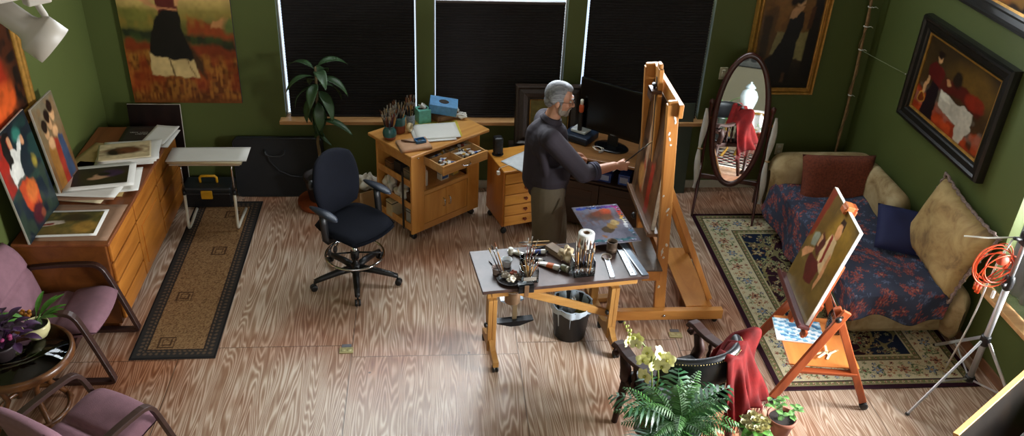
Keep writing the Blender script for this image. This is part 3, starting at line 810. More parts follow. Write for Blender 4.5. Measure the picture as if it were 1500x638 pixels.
# seat: waterfall front, facing +x
def seat_fn(u, v, top=True):
    a, b = u*2-1, v*2-1
    q_ = math.sqrt(1-.30*b*b); w_ = math.sqrt(1-.30*a*a)
    x = .02+.262*a*q_; y = .262*b*w_
    k = max(0, (1-a**6))*max(0, (1-b**6))
    z = .545+.050*k**.4-.03*max(0, a)**3-.012*(1-b*b)*(1-a*a) if top else .545-.035*k**.5
    return (x, y, z)
mb = MB(); mb.grid(lambda u, v: seat_fn(u, v), 22, 22); mb.grid(lambda u, v: seat_fn(u, v, False), 22, 22)
mb.build('seat', M_seatfab, fc, fix=True)
MB().bb(-.12, .12, -.10, .10, .475, .515, bev=.01).bb(-.20, .18, -.16, .16, .505, .522, bev=.006).build('seat_mechanism', M_blackp, fc)
for yy in (-.16, -.10):
    lv = MB().tube([(.02, yy+.02, .50), (.04, yy-.09, .49), (.05, yy-.13, .46)], .005, 6); lv.ell((.052, yy-.145, .44), (.012, .02, .034)); lv.build('lever', M_blackp, fc)
# backrest
def back_fn(u, v, fr=True):
    a, b = u*2-1, v*2-1
    wz = .235*math.sqrt(1-.42*b*b)
    y = wz*a; z = .850+.262*b*math.sqrt(1-.38*a*a)
    k = max(0, (1-a**6))*max(0, (1-b**6))
    x = -.200-.06*(b+.2)*.5+.045*a*a+(.035*k**.45+.02*math.exp(-((b+.35)/.4)**2)*(1-a*a) if fr else -.03*k**.5)
    return (x, y, z)
mb = MB(); mb.grid(lambda u, v: back_fn(u, v), 20, 22); mb.grid(lambda u, v: back_fn(u, v, False), 20, 22)
mb.build('backrest', M_seatfab, fc, fix=True)
MB().tube([(-.05, 0, .49), (-.22, 0, .485), (-.29, 0, .53), (-.315, 0, .66), (-.305, 0, .86)], .026, 10, flat=.5).ell((-.315, 0, .78), (.03, .05, .07)).build('back_support', M_blackp, fc)
MB().ell((-.345, -.10, .80), (.02, .03, .04)).build('back_knob', mat('grey_knob', '#35383c', .4), fc)
for s_ in (-1, 1):
    p = MB().tube([(.0, s_*.16, .50), (.0, s_*.265, .50), (.0, s_*.285, .53), (-.01, s_*.285, .66), (-.02, s_*.285, .74)], [.02, .02, .022, .022, .02], 10, flat=1.5).build('armrest_post', M_blackp, fc)
    m = MB()
    m.grid(lambda u, v: ((.155*cos(2*pi*u))*(.999 if True else 1)*sin(pi*v) - .01, s_*.285+(.042+.012*cos(2*pi*u))*sin(2*pi*u)*sin(pi*v), .758+.02*cos(pi*v)-.018*max(0, cos(2*pi*u)*sin(pi*v))**2), 24, 10, cu=True)
    m.build('arm_pad', M_armpad, p)

# ---- tall plant on a round wooden plinth
M_redwood = wood('reddish_plinth_wood', '#6d2f18', '#93481f', 'X', 6, .4)
o = MB().lathe([(.0, 0), (.20, 0), (.212, .008), (.214, .045), (.207, .056), (.0, .056)], n=40).build('plant_plinth', M_redwood)
tag(o, 'low round reddish wooden plinth under the tall leafy plant', 'plinth', loc=(-1.02, 7.20, 0))
M_leaf = mat('plumeria_leaf', '#2c4424', .45, var=.25, scale=6)
M_stem = mat('plant_stem', '#6a5a3c', .8, bump=.4, bscale=80)
M_soil = mat('potting_soil', '#1c140f', .95, bump=.8, bscale=60)
pl = thing('potted_plant', 'tall bare stemmed plant with drooping long leaves before the black shade', 'plant', (-1.02, 7.20, .056))
MB().lathe([(.0, 0), (.10, 0), (.105, .01), (.135, .21), (.145, .215), (.148, .245), (.135, .247), (.128, .22), (.0, .215)], n=32).build('pot', mat('dark_clay_pot', '#2b201c', .6), pl)
MB().lathe([(.0, .226), (.06, .225), (.1305, .215)], n=24, cap=False).build('soil', M_soil, pl)
MB().tube([(.02, 0, .2), (.025, 0, .40), (.01, 0, .58), (.03, 0, .72), (.025, -.01, .86), (.035, -.01, 1.02), (.04, -.01, 1.18), (.04, -.01, 1.30)], [.017, .016, .014, .013, .012, .012, .013, .010], 10).build('stem', M_stem, pl)
def leaf(mb, base, az, L, W, el0, droop, tw=0):
    """pointed oval blade: starts at elevation el0 and bends down by droop along its length"""
    n = 10; p = Vector(base); e = el0; pts = []
    for i in range(n+1):
        pts.append(p.copy()); d = Vector((cos(az)*cos(e), sin(az)*cos(e), sin(e))); p = p+d*(L/n); e -= droop/n
    side = Vector((-sin(az), cos(az), 0))
    def fn(u, v):
        i = u*n; k = min(int(i), n-1); q = pts[k].lerp(pts[k+1], i-k)
        t = max(0, (u-.10)/.90)
        w = W*(sin(pi*min(1, t**.75)))**.9*.5+.004
        s2 = (v-.5)*2
        return q+side*s2*w+Vector((0, 0, abs(s2)*w*.28+tw*s2*w))
    mb.grid(fn, 14, 7); return mb
lv = []
rr = random.Random(5)
for k in range(24):
    az = k*2.4+.3; z = 1.29-.020*k; el = R(40-5.0*k); L = .25+.10*rr.random()
    lv.append((az, z, el, L))
for (az, z, el, L) in lv:
    if sin(az) > .75: L *= .75
    m = MB(); leaf(m, (.04, -.01, z), az, L, .092, el, R(88), .1); m.build('leaf', M_leaf, pl, solid=.0012)
m = MB(); leaf(m, (.03, -.01, .80), R(-20), .36, .09, R(10), R(60)); m.build('leaf', M_leaf, pl, solid=.0012)

# ---- rolling taboret cart
M_maple = wood('golden_maple', '#bd7c34', '#dda052', 'Z', 4, .32, 7, coat=.25)
M_maple_x = wood('golden_maple_top', '#ba7c3c', '#dba35c', 'X', 4, .32, 8, coat=.25)
ca = R(39)
cart = thing('taboret_cart', 'golden wood artist cart with open drawer and two doors on casters', 'cart', (-.16, 6.51, 0), ca)
cw, cd, cz0, czt = .77, .50, .075, .845
# corner boards
for (x0, x1, y0, y1) in ((0, .135, 0, .022), (cw-.135, cw, 0, .022), (0, .135, cd-.022, cd), (cw-.135, cw, cd-.022, cd)):
    MB().bb(x0, x1, y0, y1, cz0, czt, bev=.003).build('corner_post', M_maple, cart)
MB().bb(.135, cw-.135, .0, .02, cz0, .135, bev=.003).build('bottom_rail', M_maple_x, cart)
MB().bb(.022, cw-.022, .022, cd-.022, cz0+.03, cz0+.05, bev=.002).build('bottom_board', M_maple_x, cart)
MB().bb(.16, cw-.14, .03, cd-.03, .44, .458, bev=.002).build('shelf', M_maple_x, cart)
MB().bb(.135, cw-.135, .0, .02, .425, .462, bev=.003).build('shelf_rail', M_maple_x, cart)
MB().bb(.155, .17, .022, cd-.022, cz0+.05, .78, bev=.002).build('inner_side', M_maple, cart)
for z in (.32, .54):
    MB().bb(.004, .155, .022, cd-.022, z, z+.014, bev=.002).build('side_shelf', M_maple_x, cart)
    MB().bb(.0, .012, .022, cd-.022, z, z+.06, bev=.003).build('side_lip', M_maple_x, cart)
MB().bb(.0, .012, .022, cd-.022, cz0+.03, cz0+.10, bev=.003).build('side_lip', M_maple_x, cart)
MB().bb(.0, .016, .022, cd-.022, .74, czt, bev=.003).build('side_apron', M_maple_x, cart)
MB().bb(cw-.02, cw, .022, cd-.022, cz0, czt, bev=.003).build('end_panel', M_maple, cart)
MB().bb(.135, cw-.135, cd-.02, cd, cz0, czt, bev=.003).build('back_panel', M_maple, cart)
MB().bb(-.045, cw+.06, -.06, cd+.05, czt, czt+.030, bev=.009).build('cart_top', M_maple_x, cart)
MB().bb(-.012, -.006, .10, .125, cz0+.02, .66, bev=.002).build('web_strap', M_blackp, cart)
for s_ in (0, 1):
    x0 = .139+s_*(cw-.278)/2; x1 = x0+(cw-.278)/2-.004
    d = MB().bb(x0, x1, .001, .019, .139, .421, bev=.004).build('door', M_maple, cart)
    hx = x1-.03 if s_ == 0 else x0+.03
    MB().tube([(hx, .002, .245), (hx, -.022, .255), (hx, -.026, .285), (hx, -.022, .315), (hx, .002, .325)], .005, 8).build('handle', M_chrome, d)
# drawer pulled out towards the room
dr = MB(); dx0, dx1, dy0, dy1, dz0, dz1 = .14, cw-.14, -.235, .18, .725, .80
dw = .011
dr.bb(dx0, dx0+dw, dy0, dy1, dz0, dz1, bev=.002).bb(dx1-dw, dx1, dy0, dy1, dz0, dz1, bev=.002).bb(dx0, dx1, dy1-dw, dy1, dz0, dz1, bev=.002).bb(dx0, dx1, dy0, dy1, dz0, dz0+.008, bev=0)
dr.bb((dx0+dx1)/2-.004, (dx0+dx1)/2+.004, dy0, dy1, dz0, dz1-.012, bev=.001).bb(dx0, dx1, -.05, -.042, dz0, dz1-.012, bev=.001)
drw = dr.build('drawer', wood('pale_drawer_wood', '#b98c58', '#d3aa74', 'X', 5, .5), cart)
MB().bb(dx0-.004, dx1+.004, dy0-.018, dy0, dz0-.008, dz1+.004, bev=.004).build('drawer_front', M_maple_x, drw)
mx_ = (dx0+dx1)/2
MB().tube([(mx_-.045, dy0-.018, .762), (mx_-.035, dy0-.04, .756), (mx_, dy0-.046, .752), (mx_+.035, dy0-.04, .756), (mx_+.045, dy0-.018, .762)], .0055, 8).build('drawer_handle', M_chrome, drw)
MB().lathe([(.0, 0), (.012, .001), (.014, .008), (.009, .014), (.0, .016)], n=14, T=T_(.07, -.001, .815) @ Matrix.Rotation(pi/2, 4, 'X')).build('knob', M_chrome, cart)
for x in (.05, cw-.05):
    for y in (.05, cd-.05):
        c = MB().tube([(x, y, cz0), (x, y, .045)], .01, 8)
        for s_ in (-.013, .013):
            c.lathe([(.01, -.009), (.026, -.008), (.0275, 0), (.026, .008), (.01, .009)], n=16, T=T_(x, y+s_, .028) @ Matrix.Rotation(pi/2, 4, 'X'))
        c.build('caster', M_blackp, cart)
CM = Matrix.Translation((-.16, 6.51, 0)) @ Matrix.Rotation(ca, 4, 'Z')
def on_cart(x, y, z): return tuple(CM @ Vector((x, y, z)))
ctop = czt+.031
# paint tubes in the drawer
M_tubew = mat('white_metal_tube', '#cfccc6', .35, .25, var=.05)
M_cap = mat('black_tube_cap', '#1c1c1e', .5)
def paint_tube(label, col, L=.10, r=.013, group='paint tubes lying in the cart drawer'):
    t = thing('paint_tube', label, 'paint tube', group=group)
    n = 12
    def fn(u, v):
        a = 2*pi*v; flat = 1-.9*u**1.6; wid = 1+.25*u
        return (u*L, r*wid*cos(a), r*flat*sin(a)+r*.0)
    m = MB(); m.grid(fn, 8, 12, cv=True); m.lathe([(.0, .0), (.005, -.001), (.006, .006), (r*.98, .010)], n=12, T=Matrix.Translation((-.010, 0, 0)) @ Matrix.Rotation(pi/2, 4, 'Y')); m.build('tube_body', M_tubew, t)
    m = MB(); m.grid(lambda u, v: ((.22+.3*u)*L, (r*(1+.25*(.22+.3*u))+.0006)*cos(2*pi*v), (r*(1-.9*(.22+.3*u)**1.6)+.0006)*sin(2*pi*v)), 4, 12, cv=True); m.build('colour_band', mat('tube_band', col, .5), t)
    MB().lathe([(.0, 0), (.008, 0), (.0085, .012), (.0, .013)], n=10, T=Matrix.Translation((-.008, 0, 0)) @ Matrix.Rotation(-pi/2, 4, 'Y')).build('cap', M_cap, t)
    return t
rr = random.Random(11)
pt0 = paint_tube('paint tube with rust red band lying in the pulled out cart drawer', '#8a3a26')
pt1 = paint_tube('paint tube with blue band lying in the pulled out cart drawer', '#2a4a86')
pt2 = paint_tube('paint tube with ochre band lying in the pulled out cart drawer', '#b98a2c')
protos = [pt0, pt1, pt2]; used = set()
for k in range(30):
    q = k % 4
    x0, x1 = ((dx0+.02, mx_-.02), (mx_+.02, dx1-.02))[q % 2]
    y0, y1 = ((dy0+.02, -.06), (-.035, .03))[q // 2]
    x = rr.uniform(x0+.01, x1-.01); y = rr.uniform(y0+.01, y1-.01); a = rr.choice((0, .4, -.4, 1.2, 1.9, 2.7, -2.8, 3.1))
    L = .10; x = min(max(x, x0+max(0, -L*cos(a))), x1-max(0, L*cos(a))); y = min(max(y, y0+max(0, -L*sin(a))), y1-max(0, L*sin(a)))
    lay = k//4; p = on_cart(x, y, dz0+.022+.0065*lay)
    pr = protos[k % 3]
    if k < 3: o = pr; used.add(k); o.location = p; o.rotation_euler = (0, R(3), ca+a)
    else: dup(pr, p, rot=(rr.uniform(-.5, .5), rr.uniform(-.05, .1), ca+a))
# things on the side shelves and lower opening of the cart
M_cream = mat('cream_plastic', '#d6d0bf', .4, var=.05)
def bottle(name, label, r, h, loc, m, capm=None, neck=.4, cat='bottle', group=None):
    t = thing(name, label, cat, loc, group=group)
    MB().lathe([(0, 0), (r*.96, 0), (r, .004), (r, h*.72), (r*.9, h*.80), (r*neck, h*.88), (r*neck, h*.93), (0, h*.93)], n=20).build('bottle_body', m, t)
    MB().lathe([(0, h*.92), (r*neck*1.2, h*.92), (r*neck*1.2, h), (0, h)], n=16).build('cap', capm or M_white, t)
    return t
bottle('spray_bottle', 'tall white bottle standing in the cart opening below the drawer', .03, .17, on_cart(.22, .10, .459), M_cream)
def carton(name, label, d, loc, rz, m, cat='box', lab=None, bev=.003):
    t = thing(name, label, cat, loc, rz)
    MB().bb(-d[0]/2, d[0]/2, -d[1]/2, d[1]/2, 0, d[2], bev=bev).build('carton_body', m, t)
    if lab:
        MB().bb(-d[0]*.36, d[0]*.36, -d[1]/2-.001, -d[1]/2+.001, d[2]*.2, d[2]*.75, bev=0).build('paper_label', lab, t)
        MB().bb(-d[0]/2-.001, d[0]/2+.001, -d[1]/2-.0005, d[1]/2+.0005, d[2]*.84, d[2]*.9, bev=0).build('lid_seam', M_dark_edge, t)
    return t
carton('paint_carton', 'blue labelled little box in the cart opening', (.09, .06, .07), on_cart(.42, .09, .459), ca, M_cream, lab=mat('blue_label', '#3b5f9a', .5))
carton('paint_carton', 'yellow labelled little box in the cart opening', (.08, .06, .06), on_cart(.55, .10, .459), ca+R(8), M_khaki, lab=mat('yellow_label', '#c9a23a', .5))
rc = random.Random(4)
for k, (l, y, z, d, c, lb) in enumerate((
    ('white card box on the upper side shelf of the cart', .12, .555, (.10, .07, .10), '#8a7a66', '#d8d4c8'),
    ('dark box at the back of the upper side shelf of the cart', .24, .555, (.09, .09, .13), '#2a2320', '#b9b4a6'),
    ('brown box deep on the upper side shelf of the cart', .37, .555, (.09, .09, .09), '#7a5230', '#c9b48c'),
    ('red lidded tin box on the lowest side shelf of the cart', .08, .126, (.10, .09, .15), '#b7b5ae', '#8d2a22'),
    ('pale flat box standing on the lowest side shelf of the cart', .33, .126, (.09, .16, .15), '#c4b490', '#9a8a66'),
    ('small brown box on the middle side shelf of the cart', .09, .335, (.09, .07, .10), '#5c3a22', '#c9a878'))):
    carton('supply_box', l, d, on_cart(.078, y, z), ca+R(90), mat('supply_card', c, .6), lab=mat('supply_label', lb, .6))
def rag(name, label, s, loc, m, seed=0, cat='rag'):
    r = random.Random(seed); mb = MB(); ph = [r.uniform(0, 6) for _ in range(6)]
    def fn(u, v):
        t, f = 2*pi*u, pi*v
        q = 1+.22*sin(3*t+ph[0]+2*f)+.16*sin(5*t+ph[1]-3*f)+.12*sin(7*f+ph[2]+t)
        return (s[0]*q*cos(t)*sin(f), s[1]*q*sin(t)*sin(f), s[2]*(1+max(-.7, q*cos(f))))
    mb.grid(fn, 40, 24, cu=True)
    o = mb.build(name, m); tag(o, label, cat, loc=loc); return o
M_rag = mat('white_rag_cloth', '#c9c4b8', .9, var=.08, bump=.5, bscale=60)
rag('rag', 'white rag bundled on the middle side shelf of the cart', (.062, .09, .06), on_cart(.075, .22, .335), M_rag, 3)
rag('rag', 'white rag hanging by the rear post of the cart', (.055, .06, .075), on_cart(.06, .38, .335), M_rag, 9)
# cardboard box with crumpled rags behind the chair
cb = thing('cardboard_box', 'open cardboard box holding white rags beside the cart', 'box', (-.57, 7.02, 0), R(30))
mb = MB(); w_, d_, h_ = .14, .12, .30
for b_ in ((-w_, w_, -d_, -d_+.005), (-w_, w_, d_-.005, d_), (-w_, -w_+.005, -d_, d_), (w_-.005, w_, -d_, d_)): mb.bb(*b_, 0, h_, bev=0)
mb.bb(-w_, w_, -d_, d_, 0, .005, bev=0).build('box_walls', mat('cardboard', '#a3835a', .8, var=.06), cb)
rag('rag', 'crumpled white rags heaped in the cardboard box', (.085, .07, .07), (-.57, 7.02, .25), M_rag, 5)

# --- on the cart top: jars with brushes
M_teal = mat('teal_glaze', '#2c5f5e', .25, var=.3, scale=18)
M_terra = mat('brick_glaze', '#7a3d2b', .35, var=.2, scale=22)
M_jglass = glassy('jar_glass', (.86, .93, .95))
def pot_jar(label, prof1, prof2, loc, name='pottery_jar'):
    t = thing(name, label, 'jar', loc)
    MB().lathe(prof1, n=28, cap=False).build('lower_body', M_terra, t)
    MB().lathe(prof2, n=28, cap=False).build('upper_body', M_teal, t)
    return t
J1 = on_cart(.03, .33, ctop); J2 = on_cart(.17, .385, ctop); J3 = on_cart(.32, .415, ctop)
pot_jar('round bellied teal pottery jar full of brushes on the cart corner', [(0, 0), (.040, 0), (.050, .010), (.056, .030)], [(.056, .030), (.060, .055), (.055, .082), (.042, .100), (.040, .115), (.047, .122), (.043, .123), (.036, .112), (.036, .10), (.05, .07), (.05, .02), (0, .012)], J1)
pot_jar('straight teal topped pottery jar full of brushes, second on the cart', [(0, 0), (.050, 0), (.056, .008), (.057, .075)], [(.057, .075), (.057, .13), (.060, .15), (.055, .151), (.051, .13), (.051, .02), (0, .012)], J2)
t = thing('glass_jar', 'clear glass jar packed with dark brushes on the cart', 'jar', J3)
MB().lathe([(0, 0), (.036, 0), (.038, .005), (.038, .145), (.034, .16), (.034, .17), (.031, .17), (.031, .158), (.035, .144), (.035, .008), (0, .006)], n=24, cap=False).build('jar_glass', M_jglass, t)
MB().lathe([(.0383, .03), (.0386, .032), (.0386, .11), (.0383, .112)], n=24, cap=False).build('printed_label', mat('jar_label', '#7f8a92', .5, var=.4, scale=60), t)
hc = [mat('brush_handle_'+n, c, .35) for n, c in (('black', '#15151a'), ('walnut', '#5b3a22'), ('ochre', '#b9823a'), ('red', '#6d2418'), ('navy', '#20283e'), ('natural', '#a98a5c'))]
M_ferr = mat('brush_ferrule', '#8a8780', .4, .7)
br_m = [mat('bristle_'+n, c, .8) for n, c in (('dark', '#2c211b'), ('tan', '#a58a63'), ('grey', '#8f8a82'), ('rust', '#6d3f22'))]
def brush_proto(hm, bm_, L=.26, r=.0045, flat=False):
    o = thing('paintbrush', 'x', 'paintbrush')
    MB().lathe([(0, 0), (r*.45, .002), (r*.7, L*.25), (r, L*.55), (r*.85, L*.70)], n=8).build('handle', hm, o)
    MB().lathe([(r*.9, L*.69), (r*1.0, L*.72), (r*1.1, L*.82)], n=8).build('ferrule', M_ferr, o)
    m = MB()
    if flat: m.grid(lambda u, v: (cos(2*pi*v)*r*(1.15+.5*sin(pi*u*.6)), sin(2*pi*v)*r*.6, L*(.82+.16*u)), 5, 8, cv=True)
    else: m.lathe([(r*1.05, L*.82), (r*1.25, L*.87), (r*.8, L*.95), (0, L)], n=8)
    m.build('bristles', bm_, o)
    return o
BP_ = [brush_proto(hc[i % 6], br_m[(i*3+1) % 4], .24+.012*(i % 4), .0036+.0007*(i % 3), i % 3 == 0) for i in range(8)]
BP_used = [False]*8
def brushes(n, base, rad, lean, z0, label, group, seed, sc=1.0):
    r = random.Random(seed)
    for k in range(n):
        a = r.uniform(0, 2*pi); q = rad*math.sqrt(r.random())
        d = Vector((cos(a)*lean*q/rad*r.uniform(.5, 1.1)+r.uniform(-.06, .06), sin(a)*lean*q/rad*r.uniform(.5, 1.1)+r.uniform(-.06, .06), 1)).normalized()
        q2 = q*.55
        loc = (base[0]+cos(a)*q2, base[1]+sin(a)*q2, base[2]+z0+r.uniform(0, .02))
        rot = d.to_track_quat('Z', 'Y').to_euler()
        i = r.randrange(8)
        if not BP_used[i]:
            BP_used[i] = True; o = BP_[i]; o.location = loc; o.rotation_euler = rot; o['label'] = label; o['group'] = group
        else: dup(BP_[i], loc, rot=rot, label=label, group=group, scale=(sc, sc, sc))
brushes(22, J1, .033, .34, .014, 'paintbrush standing in the round bellied teal jar', 'brushes in the round jar', 1)
brushes(20, J2, .045, .30, .014, 'paintbrush standing in the straight teal topped jar', 'brushes in the straight jar', 2)
brushes(24, J3, .028, .20, .010, 'paintbrush standing in the clear glass jar', 'brushes in the glass jar', 3)
# wide flat brush head in the middle jar
t = thing('wide_brush', 'broad pale bristled brush standing up among the thin ones', 'paintbrush', (J2[0]-.015, J2[1]-.01, J2[2]+.016), rot=(R(-6), R(-8), R(20)))
MB().tube([(0, 0, 0), (0, 0, .17)], .006, 8).build('handle', hc[1], t)
MB().bb(-.03, .03, -.010, .010, .17, .215, bev=.008).build('bristles', mat('pale_bristles', '#b9a37c', .9), t)
t = thing('tape_roll', 'roll of cream tape standing beside the middle pottery jar', 'tape', on_cart(.245, .33, ctop+.041), rot=(R(90), 0, ca+R(25)))
MB().lathe([(.024, -.013), (.040, -.013), (.041, 0), (.040, .013), (.024, .013), (.024, -.013)], n=28, cap=False).build('tape', mat('cream_tape', '#c9b489', .5), t)
# tissue boxes
def tissue_box(label, d, loc, rot, col, tissue=True, col2=None):
    t = thing('tissue_box', label, 'tissue box', loc, rot=rot)
    MB().bb(-d[0]/2, d[0]/2, -d[1]/2, d[1]/2, 0, d[2], bev=.004).build('carton_body', mat('tissue_carton', col, .5, var=.18, scale=30), t)
    MB().prism([(.045*cos(a), .028*sin(a)) for a in [2*pi*i/20 for i in range(20)]], d[2]-.001, d[2]+.0012).build('opening', mat('box_opening', '#241a14', .8), t)
    if tissue:
        m = MB(); m.grid(lambda u, v: ((u-.5)*.06+.01*sin(v*5), .018*sin(u*7+v*3), d[2]-.005+v*.055*(1-.4*abs(u-.5))), 8, 7); m.build('tissue', mat('tissue_paper', '#e6e4e0', .9), t, solid=.001)
    return t
tissue_box('square teal tissue box standing on the cart before the window post', (.115, .115, .125), on_cart(.47, .43, ctop), (0, 0, ca+R(-18)), '#5aa08e', True)
o = carton('brown_box', 'brown box lying under the tilted blue tissue box', (.22, .14, .06), on_cart(.665, .37, ctop), ca-R(6), mat('brown_carton', '#7a5236', .6), lab=mat('brown_label', '#8f6a4a', .6))
tissue_box('blue tissue box tilted on a brown box at the cart end', (.25, .135, .10), on_cart(.645, .37, ctop+.078), (R(16), R(9), ca+R(-40)), '#4f86b4', False)
rag('tissue', 'crumpled white tissue at the far end of the cart top', (.05, .035, .028), on_cart(.775, .26, ctop), mat('crumpled_tissue', '#d8d6d0', .9), 13, 'tissue')
rag('tissue', 'white tissue sticking up beside the blue tissue box', (.022, .02, .04), on_cart(.785, .34, ctop), mat('crumpled_tissue2', '#d8d6d0', .9), 17, 'tissue')
sheet('paper_pad', 'yellow edged paper under the white drawing on the cart', .40, .32, on_cart(.46, .22, ctop+.001), ca-R(32), mat('yellow_paper', '#d2bf4a', .6), 'paper', .003)
sheet('drawing_sheet', 'lower white drawing sheet on the cart top', .36, .27, on_cart(.36, .15, ctop+.006), ca-R(28), M_paper, 'drawing', .003)
sheet('drawing_sheet', 'upper white drawing sheet with faint pencil marks on the cart', .38, .30, on_cart(.42, .18, ctop+.012), ca-R(30), M_paper, 'drawing', .003)
o = sheet('notebook', 'tan covered spiral notebook lying on the cart corner', .26, .20, on_cart(.10, .09, ctop+.003), ca-R(22), mat('tan_cover', '#b58a68', .6), 'notebook', .022)
m = MB()
for k in range(16):
    yy = -.09+.012*k; m.tube([(-.13+.006*cos(a), yy, .003+.013*sin(a)) for a in [2*pi*i/10 for i in range(10)]], .0012, 5, closed=True)
m.build('spiral_binding', M_chrome, o)
t = thing('stapler_tray', 'small blue tray lying on the spiral notebook', 'tray', on_cart(.16, .08, ctop+.027), ca+R(-18))
mb = MB().bb(-.045, .045, -.035, .035, 0, .006, bev=.002)
for b_ in ((-.045, .045, -.035, -.028), (-.045, .045, .028, .035), (-.045, -.038, -.035, .035), (.038, .045, -.035, .035)): mb.bb(*b_, 0, .024, bev=.002)
mb.build('tray_body', mat('blue_plastic', '#3d6f9c', .35), t); MB().bb(-.02, .02, -.015, .015, .006, .018, bev=.004).build('eraser', M_dark_edge, t)
t = thing('wood_handle_scraper', 'wooden handled scraper lying across the notebook', 'scraper', on_cart(.09, .12, ctop+.034), rot=(0, R(3), ca+R(-50)))
MB().tube([(-.08, 0, 0), (-.04, 0, 0), (.0, 0, 0), (.05, 0, 0)], [.007, .009, .007, .005], 8).build('handle', hc[1], t)
MB().bb(.045, .09, -.012, .012, -.001, .001, bev=0).build('blade', M_ferr, t)

# ---- five-drawer cabinet on casters
M_oak = wood('orange_oak', '#c07a2c', '#e0a048', 'X', 5, .33, 8, coat=.2)
M_oak_v = wood('orange_oak_side', '#a86426', '#c98034', 'Z', 4, .36, 8, coat=.2)
da = R(17)
dc = thing('drawer_cabinet', 'honey wood cabinet of five small drawers with heart knobs', 'cabinet', (.635, 6.60, 0), da)
w_, d_, z0_, z1_ = .42, .42, .085, .655
MB().bb(0, w_, .02, d_, z0_, z1_-.02, bev=.004).build('carcass', M_oak_v, dc)
MB().bb(-.008, w_+.008, -.008, d_+.01, z1_-.02, z1_, bev=.006).build('cabinet_top', M_oak, dc)
hz = (z1_-.02-z0_-.02)/5
for k in range(5):
    z = z0_+.015+k*hz
    d = MB().bb(.014, w_-.014, 0, .02, z, z+hz-.008, bev=.005).build('drawer', M_oak, dc)
    hp = []
    for i in range(20):
        a = 2*pi*i/20; hp.append((.0011*16*sin(a)**3, .0011*(13*cos(a)-5*cos(2*a)-2*cos(3*a)-cos(4*a))))
    MB().prism([(x, y) for x, y in hp], 0, .016, T=T_(w_/2, 0, z+hz/2-.004) @ Matrix.Rotation(pi/2, 4, 'X')).build('heart_knob', mat('red_brown_knob', '#6d2a16', .35), d, fix=True)
for x in (.03, w_-.03):
    for y in (.05, d_-.04):
        c = MB().tube([(x, y, z0_), (x, y, .04)], .009, 8)
        c.lathe([(.01, -.012), (.026, -.011), (.028, 0), (.026, .011), (.01, .012)], n=16, T=T_(x, y, .0285) @ Matrix.Rotation(pi/2, 4, 'X')); c.build('caster', M_blackp, dc)
DM = Matrix.Translation((.635, 6.60, 0)) @ Matrix.Rotation(da, 4, 'Z')
def on_dc(x, y, z=z1_): return tuple(DM @ Vector((x, y, z)))
sheet('drawing_board', 'white board with faint sketch lying on the drawer cabinet', .34, .26, on_dc(.24, .13, z1_+.003), da+R(24), mat('cool_white_board', '#d6dadd', .55), 'board', .006)
def speaker(label, loc, rz):
    t = thing('computer_speaker', label, 'speaker', loc, rz)
    MB().bb(-.04, .04, -.045, .045, .006, .17, bev=.018).build('speaker_body', M_blackp, t)
    MB().lathe([(0, 0), (.052, 0), (.052, .006), (.04, .010), (0, .010)], n=24).build('speaker_foot', M_blackp, t)
    MB().lathe([(0, 0), (.026, 0), (.029, .003), (.024, .006), (.0, .002)], n=20, T=T_(0, -.0435, .11) @ Matrix.Rotation(pi/2, 4, 'X')).build('speaker_cone', mat('speaker_mesh', '#24262a', .7), t)
    MB().box((0, -.046, .03), (.006, .003, .006), bev=.001).build('power_light', mat('blue_led', '#3f78c9', .4), t)
speaker('black desktop speaker standing at the back of the drawer cabinet', on_dc(.06, .33, z1_+.001), da-R(8))
t = thing('plug', 'white plug on a cord hanging over the drawer cabinet edge', 'plug', on_dc(.0, .07, z1_+.004), da)
MB().tube([(.12, .05, .003), (.06, .02, .004), (.0, .0, .006), (-.028, -.01, -.002), (-.035, -.012, -.02)], .003, 6).build('cord', M_white, t)
MB().box((-.037, -.013, -.038), (.028, .03, .035), bev=.006).build('plug_body', M_white, t)

# ---- ornate empty frame behind the man
art = artwork(40, 30, [(0, '#5f5626'), (1, '#6d6430')], [('n', 0, 1, 8, 8, '#77703c', .5)], seed=71)
M_carved = mat('carved_dark_wood', '#2a1c12', .45, var=.5, scale=60, bump=.6, bscale=120)
fr = framed('olive_picture', 'dark carved frame around a plain olive panel leaning below the window', .34, .27, art, (1.085, 7.28, .74), (R(-10), 0, 0),
       [(0, -.005), (0, .012), (.012, .016), (.02, .012), (.03, .026), (.07, .036), (.105, .030), (.125, .05), (.14, .046), (.145, 0), (.145, -.02), (0, -.02)], M_carved)
m = MB()
for k in range(26):
    for (x, z) in ((-.176, .27*k/25), (.176, .27*k/25)): m.ell((x, -.016, z), (.006, .005, .006), nu=6, nv=4)
    if k < 22:
        for zz in (-.006, .276): m.ell((-.17+.34*k/21, -.016, zz), (.006, .005, .006), nu=6, nv=4)
m.build('bead_trim', M_gold, fr)
t = thing('low_bench', 'dark wooden bench carrying the carved frame under the window', 'bench', (.93, 7.28, 0))
MB().bb(-.20, .20, -.16, .13, .53, .56, bev=.006).build('bench_top', M_carved, t)
for x in (-.17, .17):
    for y in (-.12, .1): MB().bb(x-.02, x+.02, y-.02, y+.02, 0, .53, bev=.004).build('leg', M_carved, t)

